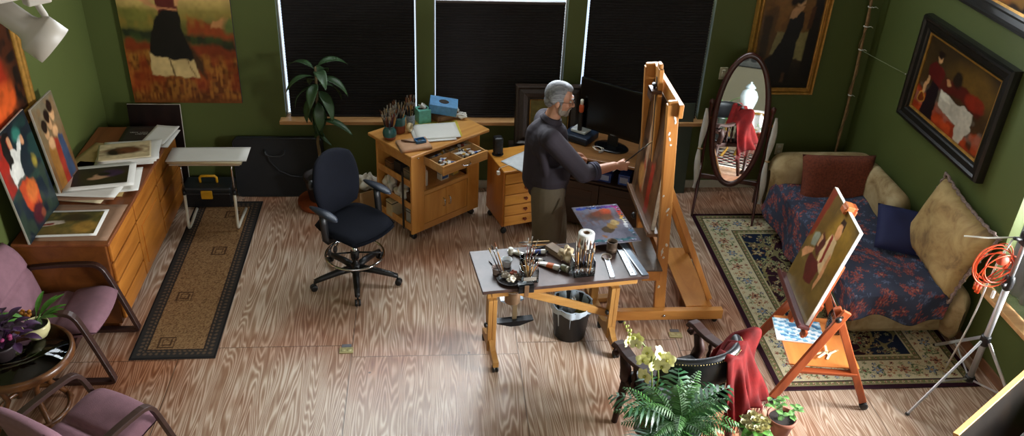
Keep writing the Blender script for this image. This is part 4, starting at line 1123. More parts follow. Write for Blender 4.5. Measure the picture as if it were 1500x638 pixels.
# ---- computer desk with monitor
M_walnut = wood('dark_walnut', '#2b1a10', '#45291a', 'X', 5, .4, 9)
M_desktop = wood('brown_desk_top', '#6b4728', '#8f6336', 'X', 4, .36, 9)
dk = thing('computer_desk', 'dark wooden desk with carved doors and open shelf behind the easel', 'desk', (1.60, 6.93, 0), R(-24))
dw_, dd_ = .48, .28
MB().bb(-dw_, dw_, -dd_, dd_, .69, .715, bev=.006).build('desk_top', M_desktop, dk)
MB().bb(-dw_, -dw_+.025, -dd_+.02, dd_-.01, 0, .69, bev=.003).build('side_panel', M_walnut, dk)
MB().bb(dw_-.025, dw_, -dd_+.02, dd_-.01, 0, .69, bev=.003).build('side_panel', M_walnut, dk)
MB().bb(-dw_+.025, dw_-.025, dd_-.03, dd_-.012, 0, .69, bev=.002).build('back_panel', M_walnut, dk)
MB().bb(-dw_+.025, dw_-.025, -dd_+.02, dd_-.03, .47, .49, bev=.002).build('shelf', M_walnut, dk)
for s_ in (-1, 1):
    x0, x1 = (-dw_+.03, -.003) if s_ < 0 else (.003, dw_-.03)
    d = MB().bb(x0, x1, -dd_+.005, -dd_+.024, .04, .465, bev=.004).build('door', M_walnut, dk)
    MB().bb(x0+.06, x1-.06, -dd_-.001, -dd_+.006, .10, .40, bev=.006).build('door_panel', M_walnut, d)
    MB().ell((.025*s_, -dd_-.008, .27), (.011, .012, .011)).build('knob', M_gold, d)
KM = Matrix.Translation((1.60, 6.93, 0)) @ Matrix.Rotation(R(-24), 4, 'Z')
def on_dk(x, y, z=.716): return tuple(KM @ Vector((x, y, z)))
M_screen = mat('black_screen', '#030304', .22, var=0, spec=.25)
tvp = thing('monitor', 'wide black flat screen monitor standing on the desk', 'monitor', (1.62, 6.95, .716), R(-38))
MB().bb(-.36, .36, -.008, .022, .11, .585, bev=.008).build('screen_case', mat('gloss_black', '#0b0b0d', .15), tvp)
MB().bb(-.345, .345, -.011, -.007, .135, .57, bev=.001).build('screen', M_screen, tvp)
MB().bb(-.05, .05, .0, .03, .012, .15, bev=.008).build('stand_neck', M_blackp, tvp)
MB().lathe([(0, 0), (.16, 0), (.165, .006), (.15, .014), (.04, .02), (0, .02)], n=40, T=Matrix.Diagonal((1, .72, 1, 1))).build('stand_foot', mat('gloss_black2', '#0d0d10', .15), tvp)
MB().bb(-.02, .02, -.0095, -.007, .118, .128, bev=0).build('brand_mark', mat('grey_print', '#6a6d72', .5), tvp)
t = carton('router_box', 'white electronic box lying on the dark blue case', (.15, .13, .028), on_dk(-.30, .10, .716+.07), R(-38), mat('white_box_plastic', '#d5dadb', .4), 'router', bev=.008)
t = thing('printer', 'dark blue flat device under the white electronic box', 'printer', on_dk(-.30, .09), R(-38))
MB().bb(-.13, .13, -.12, .12, 0, .065, bev=.012).build('device_body', mat('slate_blue_plastic', '#1f2c40', .35), t); MB().bb(-.12, .12, -.124, -.118, .02, .03, bev=0).build('paper_slot', M_blackp, t)
t = thing('webcam_cable', 'tangle of white cable with a small plug on the desk', 'cable', on_dk(-.08, -.10))
MB().tube([(.05*cos(a)*(1+.3*sin(a*1.7)), .04*sin(a), .006+.03*abs(sin(a*.5))) for a in [i*.35 for i in range(30)]], .0028, 6).build('cord', M_white, t)
MB().box((.02, -.03, .012), (.05, .02, .018), rz=.6, bev=.004).build('plug_body', mat('grey_plug', '#9a9aa0', .4), t)
t = thing('desk_cable', 'pale cable looping down the front of the desk', 'cable', on_dk(-.18, -dd_-.012, .58))
MB().tube([(-.13, .06, .138), (-.14, -.002, .136), (-.135, -.01, .06), (-.09, -.02, .0), (-.02, -.02, -.02), (.05, -.018, .01), (.08, -.012, .06)], .004, 6).build('cord', mat('grey_cord', '#a5a29a', .5), t)
for k, (l, x, d, c) in enumerate((('blue disc spindle on the desk shelf', .02, (.13, .13, .09), '#2c3f7c'), ('blue plastic case on the desk shelf', .20, (.10, .12, .10), '#35509c'), ('clear lidded box of wires on the desk shelf', -.16, (.16, .14, .07), '#4a4a5c'))):
    carton('storage_box', l, d, on_dk(x, -.16, .491), R(-24), mat('storage_plastic', c, .25, var=.4, scale=40), lab=mat('storage_label', '#8a94b0', .4))
# paint bottle in front of the monitor edge, on the printer
t = thing('pump_bottle', 'slim dark bottle with orange band and white cap standing on the white electronic box', 'bottle', (1.345, 7.10, .8145))
MB().lathe([(0, 0), (.020, 0), (.021, .004), (.021, .15), (.017, .17), (.017, .18)], n=18).build('bottle_body', M_blackp, t)
MB().lathe([(.0175, .178), (.022, .185), (.022, .235), (.016, .25), (.016, .252)], n=18).build('orange_band', mat('orange_label_bottle', '#c4552a', .4), t); MB().lathe([(.0, .25), (.014, .25), (.015, .29), (.010, .30), (0, .302)], n=14).build('cap', M_white, t)
# ================================================================== PAINTING TABLE, EASEL
M_beech = wood('beech_wood', '#9c6a34', '#c1914f', 'Z', 4, .4, 8)
M_beech_x = wood('beech_wood_long', '#9c6a34', '#c1914f', 'X', 4, .4, 8)
M_beech_y = wood('beech_wood_deep', '#9c6a34', '#c1914f', 'Y', 4, .4, 8)
M_tabletop = mat('worn_table_top', '#46342f', .40, var=.35, scale=7, spec=.35, bump=.1)
ta = R(8)
pt = thing('painting_table', 'wooden work table on casters crowded with brushes and paint tubes', 'table', (.35, 4.73, 0), ta)
TM = Matrix.Translation((.35, 4.73, 0)) @ Matrix.Rotation(ta, 4, 'Z')
def on_pt(x, y, z=.7525): return tuple(TM @ Vector((x, y, z)))
MB().bb(-.01, 1.17, -.01, .49, .728, .752, bev=.004).build('table_top', M_tabletop, pt)
MB().bb(.06, 1.10, .02, .05, .675, .728, bev=.004).build('apron', M_beech_x, pt)
MB().bb(.06, 1.10, .43, .46, .675, .728, bev=.004).build('apron', M_beech_x, pt)
for x in (.11, 1.02):
    MB().bb(x-.035, x+.035, .225, .255, .30, .728, bev=.004).bb(x-.03, x+.03, .06, .42, .69, .728, bev=.004).build('upper_post', M_beech, pt)
    MB().bb(x-.032, x-.0, .19, .224, .07, .52, bev=.004).bb(x+.0, x+.032, .19, .224, .07, .52, bev=.004).build('lower_post', M_beech, pt)
    m = MB(); pr = [(.02, .055), (.02, .10), (.12, .125), (.19, .17), (.26, .17), (.33, .125), (.43, .10), (.43, .055)]
    m.prism([(y, z) for y, z in pr], x-.02, x+.02, T=Matrix(((0, 0, 1, 0), (1, 0, 0, 0), (0, 1, 0, 0), (0, 0, 0, 1))))
    f = m.build('foot', M_beech_y, pt, fix=True)
    for y in (.045, .405):
        c = MB().tube([(x, y, .06), (x, y, .04)], .009, 8)
        for s_ in (-.013, .013): c.lathe([(.01, -.009), (.0265, -.008), (.0285, 0), (.0265, .008), (.01, .009)], n=16, T=T_(x+s_, y, .0285) @ Matrix.Rotation(pi/2, 4, 'Y'))
        c.build('caster', M_blackp, f)
    MB().lathe([(0, 0), (.022, .002), (.024, .016), (.012, .026), (0, .028)], n=12, T=T_(x-.034, .24, .60) @ Matrix.Rotation(-pi/2, 4, 'Y')).build('knob', M_blackp, pt)
    MB().lathe([(0, 0), (.018, .002), (.020, .014), (.01, .022), (0, .024)], n=12, T=T_(x-.033, .207, .30) @ Matrix.Rotation(-pi/2, 4, 'Y')).build('knob', M_blackp, pt)
MB().bar((.09, .262, .62), (1.05, .262, .235), .026, .058, bev=.004).build('diagonal_brace', M_beech_x, pt)

# clamp-on arm with two T shaped plates
t = thing('clamp_arm', 'black clamp on the table edge with a hanging metal strip and plates', 'clamp', on_pt(.285, -.012, .70), ta)
MB().bb(-.055, .055, -.022, .0, .025, .085, bev=.004).bb(-.055, .055, -.022, .03, .054, .085, bev=.004).build('clamp_block', M_blackp, t)
MB().bb(-.016, .016, -.028, -.02, .0, .09, bev=.002).build('centre_strap', mat('brown_strap', '#6a4d33', .5), t)
MB().bb(-.018, .016, .25, .262, -.40, .03, bev=.002).build('hanging_strip', mat('aged_brass_strip', '#8d7a5c', .35, .6), t)
M_plate = mat('black_steel_plate', '#16171a', .35, .4)
def tplate(w, z, y, m):
    p = [(-w, .0), (-w, .008), (w, .008), (w, 0), (w*.25, -.035), (-w*.25, -.035)]
    return MB().prism(p, y-.03, y+.03, T=T_(0, 0, z) @ Matrix(((1, 0, 0, 0), (0, 0, 1, 0), (0, 1, 0, 0), (0, 0, 0, 1)))).build('t_plate', m, t, fix=True)
tplate(.135, -.405, .25, M_plate); tplate(.085, -.30, .37, mat('pale_steel_plate', '#8b97a3', .3, .5))
# metal can hung under the table top beside the left leg
t = thing('hanging_can', 'brown metal can hanging under the painting table edge', 'can', on_pt(.215, .06, .725))
MB().lathe([(.052, 0), (.055, -.004), (.055, -.12), (.05, -.125), (0, -.125)], n=28, cap=False).build('can_wall', mat('brown_tin', '#8a6f55', .3, .5), t); MB().lathe([(.0555, -.02), (.057, -.024), (.0555, -.028)], n=28, cap=False).build('rim_bead', M_chrome, t)

# --- things on the table
M_cupw = mat('white_plastic_cup', '#cfd0d2', .4, var=.06)
def cup(label, r, h, loc, m=M_cupw, inner=None):
    t = thing('plastic_cup', label, 'cup', loc)
    MB().lathe([(0, 0), (r*.8, 0), (r*.84, .004), (r, h), (r*1.06, h+.002), (r*1.06, h-.004), (r*.96, h-.002), (r*.78, .006), (0, .006)], n=24, cap=False).build('cup_wall', m, t)
    MB().lathe([(0, h*.5), (r*.86, h*.5)], n=24, cap=False).build('paint_inside', inner or mat('grey_wash', '#8d8a88', .3), t)
cup('white plastic cup standing alone on the bare table end', .036, .055, on_pt(.215, .27))
cup('pinkish white cup leaning by the thin dark stick', .036, .05, on_pt(.13, .19), mat('pinkish_cup', '#b5a09b', .45))
bottle('medium_bottle', 'short white capped bottle at the rear table edge', .018, .05, on_pt(.275, .41), M_cream, neck=.8)
t = thing('thin_stick', 'thin dark stick lying at the bare table end', 'stick', on_pt(.105, .34, .757), rot=(0, R(90), ta+R(-75))); MB().lathe([(0, 0), (.004, 0), (.003, .12), (0, .121)], n=8).build('stick_shaft', hc[0], t); MB().lathe([(.0042, 0), (.0045, .02)], n=8, cap=False).build('stick_grip', hc[1], t)
# round dark tray with cloth scraps
t = thing('round_tray', 'dark round tray of crumpled paint rags at the table corner', 'tray', on_pt(.20, .10))
MB().lathe([(0, 0), (.07, 0), (.088, .018), (.092, .018), (.074, -.0), (0, .004)], n=32, cap=False).build('tray_dish', mat('dark_tray', '#2a2523', .35), t)
for k, (x, y, c) in enumerate(((-.03, .02, '#b9ada0'), (.03, .025, '#8d4a3a'), (.0, -.03, '#c9bfae'), (.045, -.02, '#6d5a4a'))):
    rag('paint_rag', ['grey white', 'red stained', 'cream', 'brown'][k]+' crumpled rag in the dark round tray', (.026, .024, .022), on_pt(.20+x, .10+y, .76), mat('rag_cloth', c, .9, var=.25, scale=40), 20+k)
for k in range(3):
    t = dup(BP_[k], on_pt(.145+.012*k, .10+.01*k, .775), rot=(R(-55), R(-25+6*k), ta), label='paintbrush leaning out of the dark round tray', group='brushes in the round tray')
# glass jar with brushes, clear box
t = thing('glass_jar', 'clear glass jar holding palette knives behind the clear box', 'jar', on_pt(.335, .20))
MB().lathe([(0, 0), (.042, 0), (.045, .006), (.045, .10), (.042, .11), (.039, .11), (.041, .10), (.041, .01), (0, .008)], n=24, cap=False).build('jar_glass', M_jglass, t); MB().lathe([(.0452, .02), (.0455, .022), (.0455, .06), (.0452, .062)], n=24, cap=False).build('paint_smear', mat('paint_smear', '#6b5c50', .5, var=.5, scale=50), t)
JJ = on_pt(.335, .20)
brushes(8, JJ, .03, .55, .012, 'paintbrush standing in the jar behind the clear box', 'brushes in the table jar', 31, .78)
def open_box(name, label, d, loc, rz, m, th=.003, cat='box'):
    t = thing(name, label, cat, loc, rz); mb = MB(); x, y, z = d
    mb.bb(-x/2, x/2, -y/2, y/2, 0, th, bev=0).bb(-x/2, x/2, -y/2, -y/2+th, th, z, bev=0).bb(-x/2, x/2, y/2-th, y/2, th, z, bev=0).bb(-x/2, -x/2+th, -y/2+th, y/2-th, th, z, bev=0).bb(x/2-th, x/2, -y/2+th, y/2-th, th, z, bev=0)
    mb.build('box_walls', m, t); return t
M_acr = glassy('clear_acrylic', (.93, .95, .95), .06)
t = open_box('brush_box', 'clear open box full of brushes above the black clamp', (.12, .07, .10), on_pt(.325, .075), ta, M_acr, .003); MB().bb(-.045, .045, -.0365, -.0352, .02, .05, bev=0).build('label_strip', mat('box_label', '#8b8378', .6), t)
brushes(12, on_pt(.325, .075), .028, .5, .008, 'paintbrush standing in the clear box above the clamp', 'brushes in the clear box', 32, .72)
# paint tubes on the table
def big_tube(label, loc, rz, band, s=1.5):
    p = [x for x in COL.objects if x.name.startswith('paint_tube') and x.parent is None][0]
    t = paint_tube(label, band, .10*s, .013*s, None); t.location = loc; t.rotation_euler = (0, R(4), rz); return t
big_tube('large silver paint tube with orange band across the table middle', on_pt(.56, .155, .775), ta+R(137), '#c4632c', 1.7)
big_tube('blue banded paint tube at the rear of the table', on_pt(.52, .375, .772), ta+R(165), '#2c3f86', 1.4)
big_tube('white paint tube lying by the short bottle', on_pt(.36, .35, .772), ta+R(130), '#b9b4a6', 1.4)
big_tube('small dark banded tube before the cardboard tube', on_pt(.47, .27, .770), ta+R(150), '#1c1c20', 1.1)
carton('pastel_box', 'long cardboard carton lying open at the table rear', (.07, .17, .045), on_pt(.60, .36), ta+R(28), mat('tan_carton', '#8f7a66', .6), lab=mat('carton_print', '#b3a58f', .6))
rag('paint_rag', 'tan crumpled paper towel beside the brush rack', (.05, .07, .04), on_pt(.655, .29), mat('tan_towel', '#b9a585', .9), 44)
t = thing('paint_jar', 'small lidded jar lying near the brush rack', 'jar', on_pt(.60, .14, .777), rot=(R(90), 0, ta+R(40)))
MB().lathe([(0, -.03), (.022, -.03), (.024, -.026), (.024, .012), (.02, .016), (0, .016)], n=20).build('jar_body', mat('olive_jar', '#6a6a52', .35), t); MB().lathe([(0, .016), (.0235, .016), (.0235, .032), (0, .033)], n=20).build('lid', mat('jar_lid', '#9a9484', .35, .4), t)
for k in range(5):
    dup(BP_[(k*3+1) % 8], on_pt(.70-.03*k, .44+.012*k-.03*(k % 2), .762+.006*k), rot=(0, R(-90+2*k), ta+R(-6+4*k)), label='paintbrush lying flat along the rear table edge', group='brushes lying along the table edge')
# acrylic brush rack
t = thing('brush_rack', 'clear acrylic rack holding a row of upright brushes', 'brush holder', on_pt(.715, .10), ta)
MB().bb(-.075, .075, -.05, .05, 0, .004, bev=.001).bb(-.075, .075, -.05, -.046, .004, .10, bev=.001).bb(-.075, .075, .046, .05, .004, .13, bev=.001).bb(-.075, -.071, -.046, .046, .004, .12, bev=.001).bb(.071, .075, -.046, .046, .004, .12, bev=.001).build('rack_walls', M_acr, t)
m = MB()
for k in range(1, 5): m.bb(-.075+.03*k-.001, -.075+.03*k+.001, -.046, .046, .004, .10, bev=0)
m.build('dividers', M_acr, t)
rr = random.Random(61)
for k in range(17):
    i = rr.randrange(8); q = on_pt(.66+.0068*k, .075+.05*(k % 2)+.01*rr.random(), .758)
    dup(BP_[i], q, rot=(R(rr.uniform(-4, 4)), R(rr.uniform(-5, 5)), rr.uniform(0, 6)), label='paintbrush standing upright in the clear acrylic rack', group='brushes in the acrylic rack')
# paper towel roll, tin, lid ring
t = thing('paper_roll', 'white paper towel roll standing at the rear of the table', 'paper roll', on_pt(.84, .435))
MB().lathe([(.022, 0), (.058, 0), (.060, .004), (.060, .106), (.058, .11), (.022, .11), (.022, 0)], n=36, cap=False).build('paper', mat('roll_paper', '#e4e3e0', .85), t)
MB().lathe([(.019, .001), (.0222, .001), (.0222, .112), (.019, .112), (.019, .001)], n=24, cap=False).build('core_tube', mat('card_core', '#7d5f43', .8), t)
t = thing('solvent_tin', 'brown paint stained tin can before the palette', 'can', on_pt(1.005, .335))
MB().lathe([(0, 0), (.036, 0), (.038, .003), (.038, .02), (.0392, .022), (.038, .024), (.038, .08), (.0395, .083), (.0395, .086), (.036, .086), (.036, .01), (0, .01)], n=28, cap=False).build('tin_wall', mat('stained_tin', '#5f4e40', .4, .3, var=.4, scale=30), t); MB().lathe([(0, .055), (.0362, .055)], n=24, cap=False).build('dark_solvent', mat('dark_solvent', '#2a1f18', .15), t)
t = thing('jar_lid', 'round tin lid lying between brush rack and can', 'lid', on_pt(.945, .262))
MB().lathe([(0, 0), (.034, 0), (.037, .003), (.037, .012), (.034, .012), (.034, .004), (0, .004)], n=28, cap=False).build('lid_ring', mat('tarnished_tin', '#8d7f70', .35, .6), t); MB().lathe([(0, .0045), (.03, .0045)], n=24, cap=False).build('paint_residue', mat('paint_residue', '#5b3f30', .5), t)
# aluminium rails and a dark plate at the right end
M_alu = mat('brushed_aluminium', '#a4a8ac', .32, .85)
def rail(label, x0, y0, x1, y1, w):
    a, b = Vector(on_pt(x0, y0, .754)), Vector(on_pt(x1, y1, .754)); mid = (a+b)/2; d = b-a
    t = thing('metal_rail', label, 'rail', mid, math.atan2(d.y, d.x)); L = d.length/2
    MB().bb(-L, L, -w/2, w/2, 0, .003, bev=.001).bb(-L, L, -w/2, -w/2+.003, .003, .012, bev=.001).bb(-L, L, w/2-.003, w/2, .003, .012, bev=.001).build('rail_channel', M_alu, t)
    m = MB()
    for k in range(5): m.prism([(.006*cos(q)-L*.8+L*.4*k, .005*sin(q)) for q in [2*pi*i/10 for i in range(10)]], .0031, .0036)
    m.build('rail_holes', M_dark_edge, t)
    return t
rail('thin metal rail lying beside the acrylic brush rack', .935, .23, .905, .012, .034)
rail('broad metal rail lying between tin can and table end', 1.075, .34, 1.06, .012, .05)
t = thing('glass_scraper_plate', 'dark steel plate lying along the table end', 'plate', on_pt(1.128, .21, .7535), ta+R(4))
MB().bb(-.026, .026, -.21, .21, 0, .006, bev=.002).build('plate_body', mat('blue_steel', '#5d6873', .3, .5), t); MB().bb(-.026, -.016, -.21, .21, .006, .010, bev=.001).build('raised_edge', M_alu, t)

# --- palette on its own narrow stand behind the table
pa = R(6)
PC = (1.30, 5.50, 0)
ps = thing('palette_stand', 'narrow wooden stand carrying the palette behind the work table', 'stand', (1.30, 5.62, 0), pa)
MB().bb(-.15, .15, -.11, .11, .765, .785, bev=.003).build('stand_top', M_beech_x, ps)
MB().bb(-.03, .03, -.03, .03, .04, .765, bev=.004).build('post', M_beech, ps)
MB().bb(-.15, .15, -.03, .03, .0, .04, bev=.004).bb(-.03, .03, -.15, .15, .0, .04, bev=.004).build('cross_foot', M_beech_x, ps)
nxp, nyp = 110, 120
base = [(0, '#5f5d6c'), (1, '#686676')]
blobs = [('n', 0, 1, 7, 7, '#8b8797', .3),
 ('e', .42, .72, .22, .10, '#5c3b2c', .06), ('e', .55, .76, .2, .10, '#7d3b1f', .05), ('e', .66, .82, .12, .08, '#b2451c', .04), ('e', .40, .64, .16, .05, '#4c3a34', .05), ('e', .62, .66, .14, .08, '#6b4426', .05), ('e', .30, .62, .10, .02, '#454352', .03, .2),
 ('e', .48, .34, .13, .09, '#4a3922', .02), ('e', .60, .42, .10, .08, '#8d6d3a', .03), ('e', .70, .50, .09, .07, '#b59a62', .03), ('e', .33, .18, .05, .03, '#8a5c3c', .02),
 ('n', .45, .9, 16, 22, '#6b3f24', .35)]
rb = random.Random(3)
for k in range(16):   # squeezed colours round the rim
    blobs.append(('e', .10+.055*k, .93+.02*rb.random(), .035, .03, ['#1f2f8a', '#27408f', '#16245f', '#3057a5', '#2a1f5c', '#402a7a', '#5c2a7d', '#7a2a6a'][k//2], .015))
for k in range(14):
    blobs.append(('e', .90+.05*rb.random(), .90-.058*k, .045, .03, ['#a3237a', '#b82a55', '#c8352a', '#d9532a', '#dd8a2f', '#e0b94a', '#e5dcae', '#e9e6e0', '#dfe0e4', '#c9cdd6', '#8fa3b8', '#5b7fa0', '#4c6a72', '#3a5560'][k], .02))
for k in range(12): blobs.append(('e', .10+.07*k, .05+.03*rb.random(), .05, .03, ['#2f5d62', '#3a7078', '#2c4f5f', '#486a74'][k % 4], .02))
pal = thing('palette', 'lilac grey palette with rainbow paint dabs round its rim', 'palette', tuple(TM @ Vector((1.055, .64, .790))), ta+R(1))
MB().bb(-.185, .185, -.27, .27, 0, .006, bev=.002).build('palette_board', mat('palette_edge', '#8b8896', .3), pal)
pal.rotation_euler = (0, 0, ta+R(1))
colour_sheet('paint_surface', .366, .536, artwork(nyp, nxp, base, blobs, 81, .10), attr_mat('wet_paint', .65, .25, 90, .1), pal, fn=lambda u, v: ((u-.5)*.366, (v-.5)*.536, .0072))
m = MB()
for k in range(22):
    x, y = rb.uniform(-.17, .17), rb.choice((-.25, .25)) if k % 2 else rb.uniform(-.2, .25)
    if k % 2 == 0: x = .165
    m.ell((x, y, .009), (.012*rb.uniform(.6, 1.2), .010, .004), nu=8, nv=5)
m.build('paint_dabs', attr_mat('dab', .25) if False else mat('dab_paint', '#8d8fa5', .25, var=.6, scale=60), pal)

# --- waste bin with a plastic liner
wb = thing('waste_bin', 'black waste bin with bluish white liner under the work table', 'bin', (1.05, 5.21, 0))
MB().lathe([(0, 0), (.115, 0), (.12, .006), (.145, .285), (.149, .29), (.149, .296), (.142, .296), (.116, .012), (0, .012)], n=40, cap=False).build('bin_body', mat('black_bin', '#101012', .4), wb)
m = MB(); rl = random.Random(2); ph = [rl.uniform(0, 6) for _ in range(5)]
def liner(u, v):
    t = 2*pi*u; w = .004*sin(9*t+ph[0])+.003*sin(17*t+ph[1])
    if v < .35: q = v/.35; return ((.148+.006+w)*cos(t), (.148+.006+w)*sin(t), .25+.055*q+.012*sin(5*t+ph[2])*(1-q))
    q = (v-.35)/.65; r = .147-.03*q+w*(1+2*q); return (r*cos(t), r*sin(t), .305-.17*q**1.3)
m.grid(liner, 64, 16, cu=True); m.build('bin_liner', mat('plastic_liner', '#b4c3cf', .35, var=.1), wb, solid=.0008)
for k, (l, x, y, s, c) in enumerate((('white folded paper poking out of the bin', .01, .01, (.03, .025, .07), '#d8d6d2'), ('yellow stained tissue inside the bin', .07, -.01, (.04, .035, .035), '#b5a24a'), ('crumpled grey towel inside the bin', -.05, .03, (.045, .04, .04), '#aab0b4'), ('brownish paper inside the bin', .03, .06, (.04, .03, .035), '#a98d6d'))):
    rag('paper_scrap', l, s, (1.05+x, 5.21+y, .17), mat('scrap_paper', c, .85), 60+k, 'paper')

# --- the big studio easel with its canvas
M_eas = wood('easel_oak', '#a3652c', '#c98d48', 'Z', 3.5, .38, 8)
M_eas_x = wood('easel_oak_long', '#a3652c', '#c98d48', 'X', 3.5, .38, 8)
M_eas_y = wood('easel_oak_cross', '#a3652c', '#c98d48', 'Y', 3.5, .38, 8)
eo = Vector((1.77, 5.80, 0))
ez = thing('studio_easel', 'tall oak studio easel holding the canvas in front of the man', 'easel', eo)
def L_(p): return Vector(p)-eo
def ebar(nm, a, b, w, h, m=M_eas, up=(0, 1, 0), par=None): return MB().bar(L_(a), L_(b), w, h, up=up, bev=.005).build(nm, m, par or ez)
for y in (5.325, 6.17):
    r = ebar('base_rail', (1.42, y, .085), (2.27, y, .085), .085, .055, M_eas_x, up=(0, 1, 0))
    for x in (1.47, 2.22):
        c = MB(); q = L_((x, y, .024)); c.lathe([(.008, -.012), (.021, -.01), (.023, 0), (.021, .01), (.008, .012)], n=16, T=Matrix.Translation(q) @ Matrix.Rotation(pi/2, 4, 'X')); c.tube([q, q+Vector((0, 0, .03))], .007, 6); c.build('caster', M_blackp, r)
    MB().lathe([(0, 0), (.012, 0), (.013, .004), (.008, .008), (0, .009)], n=14, T=Matrix.Translation(L_((1.80, y-.028, .085))) @ Matrix.Rotation(pi/2, 4, 'X')).build('bolt', M_chrome, r)
MB().bb(*sum(([a-o, b-o] for a, b, o in ((2.10, 2.16, eo.x), (5.35, 6.145, eo.y), (.045, .125, 0))), []), bev=.004).build('rear_rail', M_eas_y, ez)
MB().bb(*sum(([a-o, b-o] for a, b, o in ((1.98, 2.19, eo.x), (5.35, 6.145, eo.y), (.125, .137, 0))), []), bev=.003).build('base_shelf', M_eas_y, ez)
for y in (5.41, 6.12):
    ebar('post', (1.775, y-.03, .10), (1.655, y, 1.815), .048, .085, up=(1, 0, 0))
    ebar('strut', (2.19, y+(.02 if y < 5.8 else -.02), .14), (1.73, y+(.05 if y < 5.8 else -.05), 1.16), .022, .045, up=(1, 0, 0))
    MB().bar(L_((1.656, y, 1.81)), L_((1.654, y, 1.84)), .040, .07, up=(1, 0, 0), bev=.012).build('post_cap', M_eas, ez)
ebar('top_rail', (1.703, 5.35, 1.78), (1.703, 6.17, 1.78), .10, .035, M_eas_y, up=(1, 0, 0))
ebar('middle_rail', (1.752, 5.48, .52), (1.752, 6.08, .52), .09, .03, M_eas_y, up=(1, 0, 0))
ebar('mast', (1.735, 5.79, .20), (1.640, 5.79, 1.93), .095, .034, up=(1, 0, 0))
MB().bar(L_((1.640, 5.79, 1.925)), L_((1.638, 5.79, 1.965)), .07, .030, up=(1, 0, 0), bev=.010).build('mast_tip', M_eas, ez)
ebar('mast_slot', (1.7145, 5.79, .35), (1.6225, 5.79, 1.86), .02, .002, M_dark_edge, up=(1, 0, 0))
rp = random.Random(6); M_drip = mat('dried_white_paint', '#cfc8bb', .6)
for k in range(15):      # dried white paint on the near post
    f_ = rp.choice((.12, .30, .34, .52, .55, .60, .85, .93))+rp.uniform(-.03, .03); p_ = L_((1.775-.12*f_+rp.uniform(-.03, .03), 5.38-.0245+.03*f_, .10+1.715*f_)); MB().ell(p_, (.006*rp.uniform(.6, 1.8), .0016, .010*rp.uniform(.6, 2.6)), nu=8, nv=5, rot=(0, rp.uniform(-.5, .5), 0)).build('paint_stain', M_drip, ez)
# canvas tray on the easel and the upper clamp
MB().bb(*sum(([a-o, b-o] for a, b, o in ((1.610, 1.70, eo.x), (5.42, 6.20, eo.y), (.730, .759, 0))), []), bev=.004).bb(*sum(([a-o, b-o] for a, b, o in ((1.610, 1.620, eo.x), (5.42, 6.20, eo.y), (.759, .772, 0))), []), bev=.004).build('canvas_ledge', wood('stained_ledge', '#5c3f2a', '#7d5a3c', 'Y', 4, .35), ez)
MB().bb(*sum(([a-o, b-o] for a, b, o in ((1.56, 1.70, eo.x), (5.22, 5.80, eo.y), (.47, .56, 0))), []), bev=.005).build('tool_drawer', M_eas_y, ez)
MB().bb(*sum(([a-o, b-o] for a, b, o in ((1.552, 1.705, eo.x), (5.21, 5.81, eo.y), (.56, .572, 0))), []), bev=.003).build('drawer_lid', mat('brown_worn_lid', '#57483c', .4, var=.3), ez)
MB().lathe([(0, 0), (.024, .002), (.026, .018), (.014, .03), (0, .032)], n=12, T=Matrix.Translation(L_((1.60, 5.79, .70))) @ Matrix.Rotation(-pi/2, 4, 'Y')).build('clamp_knob', M_blackp, ez)
MB().bb(*sum(([a-o, b-o] for a, b, o in ((1.585, 1.66, eo.x), (5.73, 5.85, eo.y), (1.745, 1.772, 0))), []), bev=.005).bb(*sum(([a-o, b-o] for a, b, o in ((1.585, 1.597, eo.x), (5.73, 5.85, eo.y), (1.69, 1.772, 0))), []), bev=.004).build('top_clamp', mat('dark_clamp_wood', '#4a2f1e', .4), ez)
MB().tube([L_((1.615, 5.79, 1.77)), L_((1.615, 5.79, 1.79))], .010, 8).ell(L_((1.615, 5.79, 1.80)), (.02, .03, .014)).build('clamp_screw', M_blackp, ez)
art = artwork(130, 100, [(0, '#7d5230'), (.3, '#5b3620'), (1, '#3d2a1c')], [
    ('p', [(.0, .0), (.16, 0), (.14, 1), (.0, 1)], '#6d5238', .03), ('p', [(.15, 0), (.18, 0), (.17, 1), (.14, 1)], '#1c120c', .01), ('p', [(.18, .1), (.30, .08), (.30, .9), (.20, .92)], '#2e1d14', .03), ('p', [(.33, .15), (.44, .12), (.46, .75), (.38, .84), (.34, .72)], '#c9a284', .03),
    ('e', .40, .80, .06, .06, '#b98a66', .02), ('p', [(.30, .12), (.40, .10), (.42, .34), (.34, .40)], '#b8452f', .04), ('p', [(.48, .1), (.60, .1), (.60, .6), (.50, .66)], '#5e2a1a', .03), ('p', [(.60, .0), (.74, .04), (.74, .48), (.62, .44)], '#a9281c', .03),
    ('p', [(.62, .5), (.80, .5), (.78, .95), (.64, .95)], '#4d3524', .04), ('p', [(.82, .05), (.96, .05), (.96, .95), (.84, .95)], '#6b4a2e', .03), ('e', .30, .22, .12, .10, '#c28a4a', .05), ('n', 0, 1, 20, 30, '#8d5f38', .3)], seed=91)
cv = thing('figure_canvas', 'large canvas in progress with upright figures on the studio easel', 'painting', (1.645, 5.82, .7600), rot=(R(-2.5), 0, R(-90)))
MB().bb(-.355, .355, .002, .032, 0, .965, bev=.003).build('stretched_canvas', mat('white_canvas_edge', '#c9c4b8', .7, var=.2, scale=30), cv)
colour_sheet('painted_surface', .706, .961, art, M_oil, cv, T=Matrix.Translation((0, 0, .002)))
# grey-green board leaning on the wall behind the easel
o = MB().bb(-.17, .17, -.012, .0, 0, .93, bev=.003).build('leaning_board', mat('grey_green_board', '#3c463a', .6, var=.08), None)
tag(o, 'grey green board leaning on the wall behind the big easel', 'board', loc=(2.33, 7.385, 0), rot=(R(-5), 0, 0))
